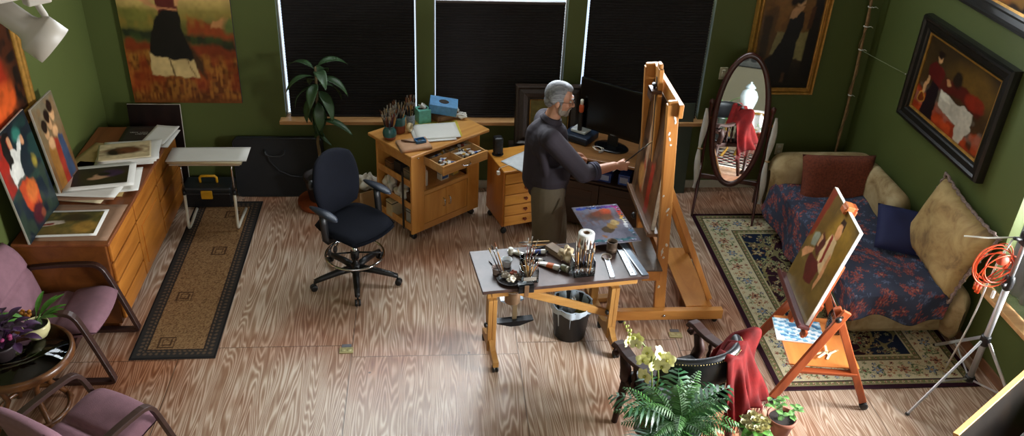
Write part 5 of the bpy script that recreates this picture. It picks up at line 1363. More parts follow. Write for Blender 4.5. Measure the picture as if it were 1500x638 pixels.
# ================================================================== THE PAINTER
mo = Vector((.93, 6.0, 0))
man = thing('person', 'grey haired painter in dark shirt reaching a brush to the canvas', 'person', mo)
M_skin = mat('skin', '#c08b70', .5, var=.08, scale=30)
M_shirt = mat('dark_plum_shirt', '#282029', .85, var=.10, scale=8, bump=.35, bscale=260, sheen=.15)
M_trous = mat('olive_trousers', '#594f3e', .85, var=.08, bump=.3, bscale=300)
M_hair = wood('grey_hair', '#55555a', '#98989c', 'X', 26, .55, 7)
M_beard = mat('pale_beard', '#94897f', .8, var=.2, scale=120, bump=.6, bscale=300)
def ml(x, y, z): return Vector((x, y, z))-mo
HEAD = Matrix.Translation(ml(.962, 5.99, 1.600)) @ Matrix.Rotation(R(-10), 4, 'Z') @ Matrix.Rotation(R(11), 4, 'Y')
body = MB()
# skull, face, jaw, nose, brow, ears, lips, chin
body.ell((-.012, 0, .026), (.100, .078, .100), T=HEAD, nu=24, nv=16).ell((.030, 0, -.028), (.068, .062, .088), T=HEAD, nu=20, nv=14).ell((.034, 0, -.078), (.058, .052, .038), T=HEAD)
body.capsule(HEAD @ Vector((.088, 0, .016)), HEAD @ Vector((.113, 0, -.030)), .009, .0145).ell((.080, 0, .030), (.022, .052, .012), T=HEAD)
for s_ in (-1, 1):
    body.ell((-.012, s_*.080, -.016), (.022, .009, .034), T=HEAD, rot=(0, R(-12), s_*R(16))).ell((.066, s_*.034, -.036), (.024, .022, .022), T=HEAD).ell((.104, s_*.011, -.034), (.010, .008, .008), T=HEAD)
body.ell((.093, 0, -.066), (.010, .024, .006), T=HEAD).ell((.091, 0, -.076), (.010, .020, .007), T=HEAD).ell((.076, 0, -.102), (.022, .026, .020), T=HEAD)
# neck and trunk (under the clothes), legs
nk0, nk1 = ml(.905, 6.0, 1.40), ml(.945, 5.995, 1.53)
body.capsule(nk0, nk1, .064, .056)
body.capsule(ml(.885, 6.0, 1.28), ml(.895, 6.0, 1.0), .115, .12, sx=1.2, side=(1, 0, 0)).capsule(ml(.885, 5.86, 1.35), ml(.885, 6.14, 1.35), .065, .065)
for s_, fx_, fy_ in ((-1, .90, 5.90), (1, 1.05, 6.12)):
    hip = ml(.905, 6.0+.085*s_, .90); kn = ml((fx_+.92)/2+.02, fy_+.0, .50); an = ml(fx_, fy_, .09)
    body.capsule(hip, kn, .085, .055).capsule(kn, an, .055, .04).capsule(an+Vector((0, 0, -.03)), an+Vector((.14, 0, -.055)), .035, .03)
# arms
SH, EL, WR = ml(.895, 5.815, 1.345), ml(1.150, 5.760, 1.085), ml(1.405, 5.865, 1.098)
body.capsule(SH, EL, .055, .046).capsule(EL, WR, .050, .033, n=16)
SH2, EL2, WR2 = ml(.89, 6.185, 1.345), ml(.90, 6.25, 1.06), ml(1.12, 6.21, 1.00)
body.capsule(SH2, EL2, .055, .042).capsule(EL2, WR2, .043, .028)
# brush line: where the right hand holds it
B0, B1 = Vector((1.430, 5.985, .985)), Vector((1.612, 5.615, 1.435))
bd = (B1-B0).normalized()
G = B0+bd*.185                                     # grip point
def hand(wr, palm_c, fingers, thumb):
    body.capsule(wr, wr.lerp(palm_c, .5), .032, .030, sx=.85)
    body.ell(palm_c, (.050, .024, .042), rot=None if not isinstance(palm_c, tuple) else None)
    for f in fingers:
        for i in range(len(f)-1): body.capsule(f[i], f[i+1], .0105-.0009*i, .0100-.0009*i, n=10)
    for i in range(len(thumb)-1): body.capsule(thumb[i], thumb[i+1], .0125-.0015*i, .011-.0015*i, n=10)
g = G-mo
pc_ = WR+Vector((.062, .004, .0))
kn_ = [pc_+Vector((.036, -.014, .026-.018*i)) for i in range(4)]
tips = [g-bd*.018*i*.9 for i in range(4)]
fing = []
for i in range(4):
    k = kn_[i]; tp = tips[i]+Vector((.004, .012, -.004))
    mid = k.lerp(tp, .45)+Vector((.020-.004*i, -.016, .010)); mid2 = k.lerp(tp, .8)+Vector((.014-.003*i, -.008, .004))
    fing.append([pc_+Vector((.0, -.004, .02-.014*i)), k, mid, mid2, tp])
thumb = [pc_+Vector((-.02, .012, .022)), pc_+Vector((.018, .028, .036)), g.lerp(pc_, .2)+Vector((-.002, .018, .018)), g+Vector((-.008, .010, .008))]
hand(WR, pc_, fing, thumb)
pc2 = WR2+Vector((.065, .0, -.004))
fing2 = [[pc2+Vector((0, -.026+.017*i, 0)), pc2+Vector((.04, -.028+.018*i, 0)), pc2+Vector((.068-.004*abs(i-1), -.028+.018*i, -.014)), pc2+Vector((.066-.004*abs(i-1), -.026+.017*i, -.040)), pc2+Vector((.046, -.024+.017*i, -.050))] for i in range(4)]
hand(WR2, pc2, fing2, [pc2+Vector((-.02, -.03, 0)), pc2+Vector((.01, -.048, -.006)), pc2+Vector((.036, -.046, -.024)), pc2+Vector((.050, -.034, -.034))])
remesh(body, 'body', M_skin, man, .0052, 3)
# shirt
sh = MB()
sh.capsule(ml(.885, 6.0, 1.30), ml(.905, 6.0, .93), .128, .150, n=24, sx=1.28, side=(1, 0, 0))
sh.capsule(ml(.875, 5.85, 1.345), ml(.875, 6.15, 1.345), .078, .078, n=20).ell(ml(.855, 6.0, 1.26), (.125, .19, .15)).ell(ml(.925, 6.0, 1.20), (.115, .165, .17))
sh.capsule(ml(.872, 6.0, 1.35), ml(.895, 6.0, 1.40), .105, .074)
sh.lathe([(.150, -.10), (.158, 0), (.166, .07), (.150, .2)], c=(0, 0, 0), n=28, T=Matrix.Translation(ml(.918, 6.0, .90)) @ Matrix.Diagonal((1.0, 1.26, 1, 1)))
sh.capsule(SH, SH.lerp(EL, .6), .084, .078, n=18).capsule(SH.lerp(EL, .45), EL, .080, .070, n=18).capsule(EL+Vector((0, 0, -.005)), EL.lerp(WR, .34), .068, .060, n=18)
sh.capsule(SH2, EL2, .082, .066, n=18).capsule(EL2, EL2.lerp(WR2, .4), .064, .058, n=18)
# creases
for (p, q, r) in ((ml(.84, 5.835, 1.22), ml(.90, 5.835, .95), .04), (SH.lerp(EL, .5)+Vector((0, -.05, -.035)), EL+Vector((-.03, -.045, -.02)), .026)):
    sh.capsule(p, q, r, r*.7)
shirt = remesh(sh, 'shirt', M_shirt, man, .0075, 5)
# rolled cuffs and collar
cf = MB(); d = (WR-EL).normalized(); x, y, z = frame_of(d)
for k, (f_, r) in enumerate(((.30, .063), (.36, .0655), (.42, .064))):
    c = EL.lerp(WR, f_); cf.tube([c+(x*cos(a)+y*sin(a))*(r+.002*sin(3*a+k)) for a in [2*pi*i/24 for i in range(24)]], .0085, 8, closed=True)
cf.build('rolled_cuff', mat('shirt_cuff', '#3d3a4c', .85, bump=.3, bscale=260), shirt)
cf = MB(); nd = (nk1-nk0).normalized(); x, y, z = frame_of(nd)
cc = nk0.lerp(nk1, .18)
def col_fn(u, v):
    a = 2*pi*u; r = .070+.012*v; h = .034-.042*v*(1 if True else 0)
    if v < .5: q = v/.5; rr_, hh = .069-.001*q, -.01+.045*q
    else: q = (v-.5)/.5; rr_, hh = .068+.022*q, .035-.040*q
    return cc+(x*cos(a)+y*sin(a))*rr_+nd*hh
cf.grid(col_fn, 32, 9, cu=True); cf.build('collar', M_shirt, shirt, solid=.003)
# trousers
tr = MB()
tr.ell(ml(.915, 6.0, .90), (.160, .19, .13)).capsule(ml(.91, 5.94, .88), ml(.91, 6.06, .88), .125, .125)
for s_, fx_, fy_ in ((-1, .90, 5.90), (1, 1.05, 6.12)):
    hip = ml(.915, 6.0+.085*s_, .86); kn = ml((fx_+.93)/2+.01, fy_, .48); an = ml(fx_-.005, fy_, .10)
    tr.capsule(hip, kn, .138, .118, n=20).capsule(kn, an, .118, .102, n=20)
    tr.capsule(kn+Vector((.05, -.04, .25)), kn+Vector((-.03, -.06, .08)), .04, .03).capsule(an+Vector((.04, 0, .06)), an+Vector((-.03, 0, .10)), .055, .05)
trs = remesh(tr, 'trousers', M_trous, man, .009, 5)
m = MB(); m.tube([ml(1.00, 5.79, .85), ml(.975, 5.778, .79), ml(.94, 5.780, .72)], .006, 6); m.build('pocket_edge', M_trous, trs)
for s_, fx_, fy_ in ((-1, .90, 5.90), (1, 1.05, 6.12)):
    m = MB(); m.ell(ml(fx_+.05, fy_, .035), (.145, .05, .035)).ell(ml(fx_-.01, fy_, .06), (.07, .046, .055)).ell(ml(fx_+.12, fy_, .035), (.075, .052, .032))
    m.bb(*sum(([a-o, b-o] for a, b, o in ((fx_-.09, fx_+.19, mo.x), (fy_-.045, fy_+.045, mo.y), (.004, .028, 0))), []), bev=.012)
    remesh(m, 'shoe', mat('dark_shoe', '#231c18', .45), man, .008, 4)
# hair, beard, brows, glasses
h = MB()
h.ell((-.024, 0, .034), (.099, .083, .101), T=HEAD, nu=24, nv=16).ell((.012, .012, .094), (.074, .060, .034), T=HEAD, rot=(0, R(8), 0))
h.ell((-.066, 0, -.022), (.046, .062, .064), T=HEAD)
for s_ in (-1, 1): h.ell((-.030, s_*.070, .016), (.052, .018, .050), T=HEAD).ell((.022, s_*.066, .004), (.010, .010, .036), T=HEAD)
remesh(h, 'hair', M_hair, man, .005, 2)
b_ = MB(); b_.ell((.074, 0, -.106), (.027, .032, .024), T=HEAD).ell((.098, 0, -.054), (.011, .028, .007), T=HEAD)
for s_ in (-1, 1): b_.ell((.050, s_*.046, -.088), (.034, .012, .024), T=HEAD, rot=(0, R(-22), s_*R(-30))).ell((.088, s_*.026, -.075), (.012, .009, .022), T=HEAD).ell((.022, s_*.060, -.058), (.014, .009, .038), T=HEAD)
remesh(b_, 'beard', M_beard, man, .004, 1)
e = MB()
for s_ in (-1, 1): e.ell((.094, s_*.030, .032), (.007, .020, .005), T=HEAD, rot=(0, 0, s_*R(20)))
e.build('eyebrows', M_hair, man)
for s_ in (-1, 1):
    MB().ell((.083, s_*.030, .008), (.011, .014, .0085), T=HEAD, nu=12, nv=8).build('eye', mat('eye_white', '#d2cdc6', .2), man)
    MB().ell((.0915, s_*.030, .007), (.0035, .0055, .0055), T=HEAD, nu=10, nv=6).build('iris', mat('iris', '#2f2a26', .2), man)
gl = MB()
for s_ in (-1, 1):
    gl.tube([HEAD @ Vector((.108-.004*cos(a)**2, s_*.034+.023*cos(a), .002+.017*sin(a))) for a in [2*pi*i/20 for i in range(20)]], .0014, 6, closed=True)
    gl.tube([HEAD @ Vector(p) for p in ((.104, s_*.057, .008), (.06, s_*.076, .008), (.0, s_*.086, .006), (-.022, s_*.087, -.006))], .0014, 6)
gl.tube([HEAD @ Vector(p) for p in ((.110, -.012, .006), (.114, 0, .010), (.110, .012, .006))], .0014, 6)
gl.build('spectacles', mat('dark_metal_rim', '#3a332f', .3, .6), man)
# the brush in his hand
bq = bd.to_track_quat('Z', 'Y').to_euler()
t = thing('paintbrush', 'long thin paintbrush held in the painter\'s hand against the canvas', 'paintbrush', B0, rot=bq)
Lb = (B1-B0).length
MB().lathe([(0, 0), (.003, .002), (.0035, .1), (.0055, .36), (.0045, Lb*.80)], n=8).build('handle', hc[0], t)
MB().lathe([(.0048, Lb*.79), (.0055, Lb*.82), (.006, Lb*.90)], n=8).build('ferrule', M_ferr, t)
MB().lathe([(.0058, Lb*.90), (.0065, Lb*.94), (.003, Lb*.985), (0, Lb)], n=8).build('bristles', br_m[1], t)
MB().lathe([(.0033, .0), (.0036, .045), (.0036, .05)], n=8).build('pale_tip', M_white, t)
# ================================================================== RIGHT SIDE: RUG, MIRROR, CHAISE, EASEL, STAND
rx0, rx1, ry0, ry1 = 2.46, 3.985, 4.51, 6.96
rw, rh = rx1-rx0, ry1-ry0
nx, ny = 236, 376
V, U = np.meshgrid(np.linspace(0, rh, ny), np.linspace(0, rw, nx), indexing='ij')
dE = np.minimum(np.minimum(U, rw-U), np.minimum(V, rh-V))
def L3(h): return np.array(lin(h))
Cr = np.zeros((ny, nx, 3)); Cr[:] = L3('#2f1720')
rs = np.random.RandomState(9)
def flower(C, cx, cy, r, cols, petals=6, mask=None, rot=0.):
    x0, x1 = int(max(0, (cx-r)/rw*(nx-1))), int(min(nx-1, (cx+r)/rw*(nx-1)))+1
    y0, y1 = int(max(0, (cy-r)/rh*(ny-1))), int(min(ny-1, (cy+r)/rh*(ny-1)))+1
    if x1 <= x0 or y1 <= y0: return
    u, v = U[y0:y1, x0:x1]-cx, V[y0:y1, x0:x1]-cy
    d = np.hypot(u, v)/r; a = np.arctan2(v, u)
    q = d/(.72+.28*np.cos(a*petals+rot))
    ok = np.ones_like(d, bool) if mask is None else mask[y0:y1, x0:x1]
    sub = C[y0:y1, x0:x1]
    for lim, c in ((1, cols[0]), (.72, cols[1]), (.36, cols[2])): sub[(q < lim) & ok] = L3(c)
field = dE > .36
# field: maroon with all-over florals, navy corners with stepped edge
diam = np.abs(U-rw/2)/(rw/2-.36)+np.abs(V-rh/2)/(rh/2-.36)
stp = np.round(diam*24)/24
corner = field & (stp > 1.18+.05*np.sin(V*26))
Cr[corner] = L3('#1b2336')
Cr[field & (np.abs(stp-1.18-.05*np.sin(V*26)) < .035)] = L3('#8a7a4c')
med = field & (diam < .36); Cr[med] = L3('#1f2a3c'); Cr[field & (np.abs(diam-.37) < .03)] = L3('#8a7a4c')
pal_ = [('#8f8a5c', '#5c2a2c', '#b7a77c'), ('#6d7a54', '#a39a72', '#4a2024'), ('#a89a74', '#3f4a3a', '#7a3532'), ('#7d5a3a', '#b5a67c', '#2f3548')]
for k in range(260):
    cx_, cy_ = rs.uniform(.38, rw-.38), rs.uniform(.38, rh-.38)
    flower(Cr, cx_, cy_, rs.choice([.022, .03, .045, .06]), pal_[rs.randint(4)], rs.choice([5, 6, 8]), field, rs.rand()*6)
vine = field & (np.abs(np.sin(U*19+2*np.sin(V*9))-np.cos(V*17+2*np.sin(U*7))) < .10); Cr[vine] = L3('#77704c')
# cream main border
bd_ = (dE > .085) & (dE < .30); Cr[bd_] = L3('#c0b695')
bvine = bd_ & (np.abs(np.sin((U+V)*24)*.055+.19-dE) < .006); Cr[bvine] = L3('#5c6a48')
bp = [('#7a3a34', '#b08a6a', '#3a2426'), ('#5c6a4a', '#9aa078', '#7a3a34'), ('#2f3a52', '#8a97a3', '#b08a5a'), ('#9a6a4a', '#cdbf98', '#5a2a2a')]
def ring_pts(off, step):
    out = []
    x = off
    while x < rw-off: out += [(x, off), (x, rh-off)]; x += step
    y = off
    while y < rh-off: out += [(off, y), (rw-off, y)]; y += step
    return out
for k, (x, y) in enumerate(ring_pts(.19, .105)): flower(Cr, x+rs.uniform(-.01, .01), y+rs.uniform(-.01, .01), .050, bp[k//2 % 4], 6, bd_, k)
for k, (x, y) in enumerate(ring_pts(.125, .07)): flower(Cr, x+rs.uniform(-.01, .01), y, .020, bp[(k//2+1) % 4], 5, bd_, k)
for k, (x, y) in enumerate(ring_pts(.265, .07)): flower(Cr, x, y+rs.uniform(-.01, .01), .020, bp[(k//2+2) % 4], 5, bd_, k)
for lo, hi, c in ((0, .035, '#2e141f'), (.035, .042, '#8a8560'), (.042, .078, '#6c6c48'), (.078, .085, '#2e141f'), (.30, .306, '#2e141f'), (.306, .345, '#6c6c48'), (.345, .36, '#b5aa84')):
    Cr[(dE >= lo) & (dE < hi)] = L3(c)
for off in (.06, .326):
    for k, (x, y) in enumerate(ring_pts(off, .045)): flower(Cr, x, y, .015, ('#8f5a4a', '#c0b490', '#5a2a2a'), 4, (dE > off-.017) & (dE < off+.017), k)
Cr *= (1+.25*(rs.rand(ny, nx, 1)-.5))
o = MB().bb(-rw/2, rw/2, -rh/2, rh/2, 0, .009, bev=.003).build('oriental_rug', mat('maroon_rug_edge', '#2e141f', .95), None)
tag(o, 'maroon and cream floral oriental rug under the chaise and light stand', 'rug', loc=((rx0+rx1)/2, (ry0+ry1)/2, 0))
colour_sheet('pile', rw-.006, rh-.006, np.clip(Cr, 0, 1), M_wool, o, fn=lambda u, v: ((u-.5)*(rw-.006), (v-.5)*(rh-.006), .0098))

# ---- cheval mirror
M_mahog = wood('mahogany', '#2c0f0c', '#481912', 'Z', 6, .3, 9, coat=.3)
mr = thing('cheval_mirror', 'oval standing mirror in dark mahogany frame before the green wall', 'mirror', (2.80, 7.05, 0), R(-19.5))
tilt = Matrix.Translation((0, 0, .93)) @ Matrix.Rotation(R(-9.5), 4, 'X')
A_, B_ = .225, .60
def oval(a, b, n=56): return [(a*cos(2*pi*i/n), b*sin(2*pi*i/n)) for i in range(n)]
m = MB(); n = 56; prof = [(-.024, -.008), (-.022, -.018), (-.006, -.026), (.016, -.024), (.030, -.012), (.030, .012), (-.024, .012)]
vs = [((A_+o_)*cos(2*pi*i/n), d_, (B_+o_)*sin(2*pi*i/n)) for i in range(n) for (o_, d_) in prof]; k = len(prof)
m.add(vs, [[i*k+j, i*k+(j+1) % k, ((i+1) % n)*k+(j+1) % k, ((i+1) % n)*k+j] for i in range(n) for j in range(k)], tilt, smooth=True)
m.build('mirror_frame', M_mahog, mr, fix=True)
m = MB(); pts = oval(A_-.012, B_-.012); m.add([(x, -.006, z) for x, z in pts], [list(range(n))], tilt)
M_mir, nt_, b__ = _new('silvered_glass'); b__.inputs['Base Color'].default_value = (.86, .88, .87, 1); b__.inputs['Metallic'].default_value = 1; b__.inputs['Roughness'].default_value = .015
m.build('mirror_glass', M_mir, mr)
m = MB(); m.add([(x*1.02, .012, z*1.02) for x, z in pts], [list(range(n))[::-1]], tilt); m.build('backboard', M_walnut, mr)
for s_ in (-1, 1):
    x = s_*.272
    p = MB(); p.lathe([(.012, .26), (.016, .30), (.012, .34), (.018, .40), (.013, .46), (.014, .80), (.019, .84), (.013, .88), (.014, 1.0), (.02, 1.02), (.012, 1.04), (.024, 1.07), (.022, 1.10), (0, 1.115)], c=(x, 0, 0), n=14)
    po = p.build('side_post', M_mahog, mr)
    for (y, zz) in ((-.24, 0), (.24, 0)):
        MB().tube([(x, 0, .46), (x*1.0, y*.45, .24), (x*1.02, y*.85, .06), (x*1.02, y, .008)], [.014, .015, .013, .010], 8).build('leg', M_mahog, po)
    MB().tube([(s_*(A_+.015), 0, .93), (x, 0, .93)], .009, 8).ell((x+s_*.025, 0, .93), (.016, .016, .016)).build('pivot_knob', M_gold, po)
MB().bar((-.272, 0, .33), (.272, 0, .33), .018, .05, bev=.005).build('stretcher', M_mahog, mr)
for s_, L0 in ((-1, .80), (1, .86)):
    t = thing('scarf', ('white scarf tied to the mirror post nearer the big easel' if s_ < 0 else 'white scarf tied to the mirror post nearer the chaise'), 'scarf', (2.80, 7.05, 0), R(-19.5))
    x = s_*.295; m = MB()
    def sc(u, v, x=x, s_=s_, L0=L0):
        w = .014+.022*abs(sin(u*pi*2.1))*(1 if u > .05 else .5); a = 2*pi*v
        return (x+s_*.012+w*cos(a)*.8+.008*sin(u*9), -.045+w*.55*sin(a)+.01*sin(u*7)-.04*u, 1.03-L0*u)
    m.grid(sc, 40, 10, cv=True); m.build('scarf_cloth', mat('white_scarf', '#c6c3ba', .85, var=.08), t)
    MB().tube([(x+s_*.012+.02*cos(a), -.065+.016*sin(a), 1.03-L0*.49) for a in [2*pi*i/12 for i in range(12)]], .006, 6, closed=True).build('tie_band', mat('tan_tie', '#9a7a4a', .8), t)

# ---- what the mirror shows beyond the carved armchair, under the balcony
M_giltd = mat('old_gilt', '#9a7430', .4, .5, var=.3, scale=20, bump=.3)
t = thing('gilt_table', 'carved gilt table seen only in the oval mirror', 'table', (1.42, 2.05, 0), R(10))
MB().bb(-.34, .34, -.24, .24, .70, .735, bev=.01).build('table_top', M_giltd, t); MB().bb(-.30, .30, -.20, .20, .62, .70, bev=.01).build('carved_apron', M_giltd, t)
for sx in (-1, 1):
    for sy in (-1, 1): MB().tube([(.28*sx, .18*sy, .64), (.32*sx, .21*sy, .55), (.27*sx, .18*sy, .34), (.25*sx, .165*sy, .14), (.30*sx, .20*sy, .03), (.32*sx, .21*sy, .0)], [.035, .04, .026, .018, .022, .026], 10).build('leg', M_giltd, t)
t = thing('ginger_jar', 'pale lidded porcelain jar on the gilt table seen in the mirror', 'jar', (1.28, 2.0, .736))
MB().lathe([(0, 0), (.07, 0), (.09, .03), (.125, .14), (.13, .20), (.10, .27), (.06, .295), (.06, .31)], n=28).build('jar_body', mat('porcelain', '#b9c4c6', .2, var=.15, scale=12), t); MB().lathe([(.0, .31), (.075, .31), (.075, .33), (.04, .37), (.015, .38), (.018, .40), (0, .41)], n=24).build('lid', mat('porcelain_lid', '#a8b6ba', .2), t)
o = MB().grid(lambda u, v: (1.58+.36*(u-.5)+.02*sin(v*9), 2.30+.03*sin(u*13)-.28*max(0, .4-v)*0, .742-max(0, v-.35)*.55) if v > .35 else (1.58+.36*(u-.5), 1.90+.40*v/.35, .742), 24, 24).build('lace_cloth', mat('white_lace', '#c9c9c6', .9), None, solid=.003)
tag(o, 'white lace cloth hanging over the gilt table in the mirror', 'cloth')
Cd = np.zeros((120, 90, 3)); Cd[:] = L3('#1a1416'); vv, uu = np.meshgrid(np.linspace(0, 1, 120), np.linspace(0, 1, 90), indexing='ij')
g_ = (np.sin(uu*40)*np.sin(vv*52)); Cd[g_ > .45] = L3('#c6c0b2'); Cd[(g_ < -.6)] = L3('#7d2a22'); ee = np.minimum(np.minimum(uu, 1-uu), np.minimum(vv, 1-vv)); Cd[ee < .08] = L3('#241a1c'); Cd[(ee < .10) & (ee > .075)] = L3('#c6c0b2')
o = MB().bb(-.75, .75, -1.0, 1.0, 0, .008, bev=.003).build('black_rug', mat('black_rug_edge', '#1a1416', .95), None); tag(o, 'black and white patterned rug with white fringe under the gilt table', 'rug', loc=(1.45, 2.15, 0))
colour_sheet('pile', 1.49, 1.99, Cd, M_wool, o, fn=lambda u, v: ((u-.5)*1.49, (v-.5)*1.99, .0088))
m = MB()
for k in range(100): m.bar((-.74+.0149*k, 1.0, .005), (-.74+.0149*k+.004*sin(k*3), 1.075, .004), .006, .003, bev=0)
m.build('fringe', mat('white_fringe', '#cfcabc', .9), o)
art = artwork(30, 40, [(0, '#6a6a66'), (1, '#8a8a84')], [('e', .3, .5, .16, .2, '#2a2a2a', .05), ('e', .7, .5, .2, .2, '#3a3a38', .05)], seed=140)
framed('framed_print', 'small dark framed print on the cream wall seen in the mirror', .5, .28, art, (-.12, -2.12, 1.30), (0, 0, pi), [(0, -.004), (0, .008), (.02, .012), (.022, 0), (.022, -.02), (0, -.02)], M_black_frame)

# ---- chaise along the right wall
M_cream_up = stained('cream_upholstery', '#a48e66', '#b8a57e', '#7d6440', .85, 4.5)
ch_ = thing('chaise_sofa', 'cream upholstered chaise sofa against the green corner walls', 'sofa', (3.6, 6.05, .0099))
co = Vector((3.6, 6.05, 0))
def C_(x0, x1, y0, y1, z0, z1): return (x0-co.x, x1-co.x, y0-co.y, y1-co.y, z0, z1)
m = MB().bb(*C_(3.20, 4.02, 5.08, 7.10, .035, .27), bev=.05); m.build('base', M_cream_up, ch_)
m = MB().bb(*C_(3.17, 3.90, 5.04, 6.78, .25, .445), bev=.07); m.build('seat_cushion', M_cream_up, ch_)
# rolled headboard
def roll(u, v):
    a = 2*pi*v; x = 3.10+.98*u
    e = (1-abs(2*u-1)**10)**.5 if 0 < u < 1 else 0
    z0, z1 = .05, .72
    cz, cyy = .36, 6.86; rz_, ry_ = .33, .155
    k = 1+.30*max(0, sin(a))**2
    return (x-co.x, cyy+ry_*cos(a)*k*(.25+.75*e)-co.y, cz+rz_*(abs(sin(a))**.7*(1 if sin(a) > 0 else -1))*(.55+.45*e)-.02*(1-e))
m = MB(); m.grid(roll, 36, 28, cv=True); m.build('headboard', M_cream_up, ch_)
def arm_roll(y0, y1, xc, rx_, zt, drop=0.):
    def f(u, v):
        a = 2*pi*v; y = y0+(y1-y0)*u; e = (1-abs(2*u-1)**12)**.5 if 0 < u < 1 else 0.05
        rz_ = zt/2-.02
        return (xc+rx_*cos(a)*e*(1+.25*max(0, sin(a)))-co.x, y-co.y, zt/2+rz_*abs(sin(a))**.75*(1 if sin(a) > 0 else -1)*(.4+.6*e)-drop*(1-u))
    return f
m = MB(); m.grid(arm_roll(5.98, 6.72, 3.935, .105, .74), 24, 24, cv=True); m.build('short_arm', M_cream_up, ch_)
m = MB(); m.grid(arm_roll(4.94, 6.05, 3.985, .075, .50), 24, 20, cv=True); m.build('low_side_arm', M_cream_up, ch_)
for (x, y) in ((3.26, 5.16), (3.94, 5.16), (3.26, 7.0), (3.94, 7.0)): MB().lathe([(.018, 0), (.028, .04)], c=(x-co.x, y-co.y, .0), n=12).build('foot', M_walnut, ch_)
# paisley throw
nx, ny = 150, 190
Ct = np.zeros((ny, nx, 3)); Ct[:] = L3('#2b2f3c')
Vt, Ut = np.meshgrid(np.linspace(0, 1, ny), np.linspace(0, 1, nx), indexing='ij')
n3 = vnoise(ny, nx, 9, 7, 8); UU, VV = Ut*1.03, Vt*2.0; rq = np.random.RandomState(12)
def rosette(C, cx, cy, r, cols, petals, rot):
    x0, x1 = int(max(0, (cx-r)/1.03*(nx-1))), int(min(nx-1, (cx+r)/1.03*(nx-1)))+1; y0, y1 = int(max(0, (cy-r)/2*(ny-1))), int(min(ny-1, (cy+r)/2*(ny-1)))+1
    u, v = UU[y0:y1, x0:x1]-cx, VV[y0:y1, x0:x1]-cy; d = np.hypot(u, v)/r/(.65+.35*np.cos(np.arctan2(v, u)*petals+rot))
    for lim, c in ((1, cols[0]), (.6, cols[1]), (.3, cols[2])): C[y0:y1, x0:x1][d < lim] = L3(c)
for k in range(420): rosette(Ct, rq.uniform(0, 1.03), rq.uniform(0, 2), rq.choice([.014, .02, .028]), [('#434a5c', '#2a2e3c', '#565a68'), ('#3a4254', '#4c5262', '#2c303e')][k % 2], 5, rq.rand()*6)
for k in range(380): rosette(Ct, rq.uniform(0, 1.03), rq.uniform(0, 2), rq.choice([.02, .028, .042]), [('#6a3431', '#46282c', '#8a5a48'), ('#7a4038', '#5a2c2c', '#3a3f50'), ('#5a2e30', '#7d4a40', '#30323e')][k % 3], rq.choice([5, 6, 7]), rq.rand()*6)
Ct *= 1.7*(.8+.4*n3[..., None])
def throw(u, v):
    # u across (0 = hanging on the open side, 1 = by the wall), v along (0 = front hang, 1 = headboard)
    sx = u*1.03; sy = v*2.0
    wob = .012*sin(sy*9+sx*5)+.008*sin(sx*17-sy*6)
    side = .30-.05*sin(v*7)
    if sx < side: x = 3.135-.05*(1-sx/side)-.03*sin(sy*11)*(1-sx/side)-.05*max(0, v-.6)*(1-sx/side); z = .455-(side-sx)
    else: x = 3.135+(sx-side); z = .462
    front = .20+.035*sin(u*9+1)+.10*max(0, u-.62)
    if sy < front: y = 5.015-.03*(1-sy/front)+.03*sin(sx*15)*(1-sy/front); z2 = .462-(front-sy)
    else: y = 5.015+(sy-front); z2 = .462
    z = min(z, z2)
    if sx >= side and sy >= front:
        z += max(-.006, wob)+.02*math.exp(-((sx-side)/.06)**2)*0
        ex = min(1, (sx-side)/.07); ey = min(1, (sy-front)/.07)
        z -= .03*(1-ex)**2+.03*(1-ey)**2
        x -= 0
    return (x, y, max(z, .075+.01*sin(sx*20+sy*13)))
o = colour_sheet('throw_blanket', 1, 1, Ct, attr_mat('woven_throw', .8, .5, 200, .2), None, fn=throw)
tag(o, 'dark blue and red paisley throw covering the chaise seat', 'throw')
k = o.modifiers.new('solid', 'SOLIDIFY'); k.thickness = .006; k.offset = 1
# cushions
M_rust = mat('rust_woven_cushion', '#6d3420', .9, var=.35, scale=60, bump=.7, bscale=140)
t = thing('cushion', 'rust coloured woven cushion leaning on the chaise headboard', 'cushion', (3.60, 6.50, .355), rot=(R(-17), 0, R(-2)))
m = MB(); pillow(m, .67, .47, .15, T=Matrix.Translation((0, 0, .235)), pinch=.10, wob=.006); m.build('cushion_cover', M_rust, t, fix=True)
m = MB(); m.tube([(x, 0, z+.235) for (x, z) in [(.325*cos(a)*min(1/max(abs(cos(a)), 1e-6), 1/max(abs(sin(a)), 1e-6))*.97, .228*sin(a)*min(1/max(abs(cos(a)), 1e-6), 1/max(abs(sin(a)), 1e-6))*.97) for a in [2*pi*i/60 for i in range(60)]]], .006, 6, closed=True); m.build('welt', mat('rust_welt', '#5a2a1a', .9), t)
M_navy = mat('navy_velvet', '#131a44', .8, var=.12, scale=5, bump=.3, bscale=200, sheen=.5)
t = thing('cushion', 'plain navy blue square cushion resting on the paisley throw', 'cushion', (3.75, 5.55, .475), rot=(R(-54), R(6), R(-16)))
m = MB(); pillow(m, .45, .40, .15, T=Matrix.Translation((0, 0, .20)), pinch=.06, wob=.004); m.build('cushion_cover', M_navy, t, fix=True)
m = MB(); m.tube([(.205*a_, 0, .2+.195*b_) for (a_, b_) in [(cos(a)*min(1/max(abs(cos(a)), 1e-6), 1/max(abs(sin(a)), 1e-6))*.98, sin(a)*min(1/max(abs(cos(a)), 1e-6), 1/max(abs(sin(a)), 1e-6))*.98) for a in [2*pi*i/60 for i in range(60)]]], .006, 6, closed=True); m.build('welt', M_navy, t)
M_bigc = stained('stained_cream_cushion', '#9c8053', '#b39a68', '#66503a', .75, 5.5)
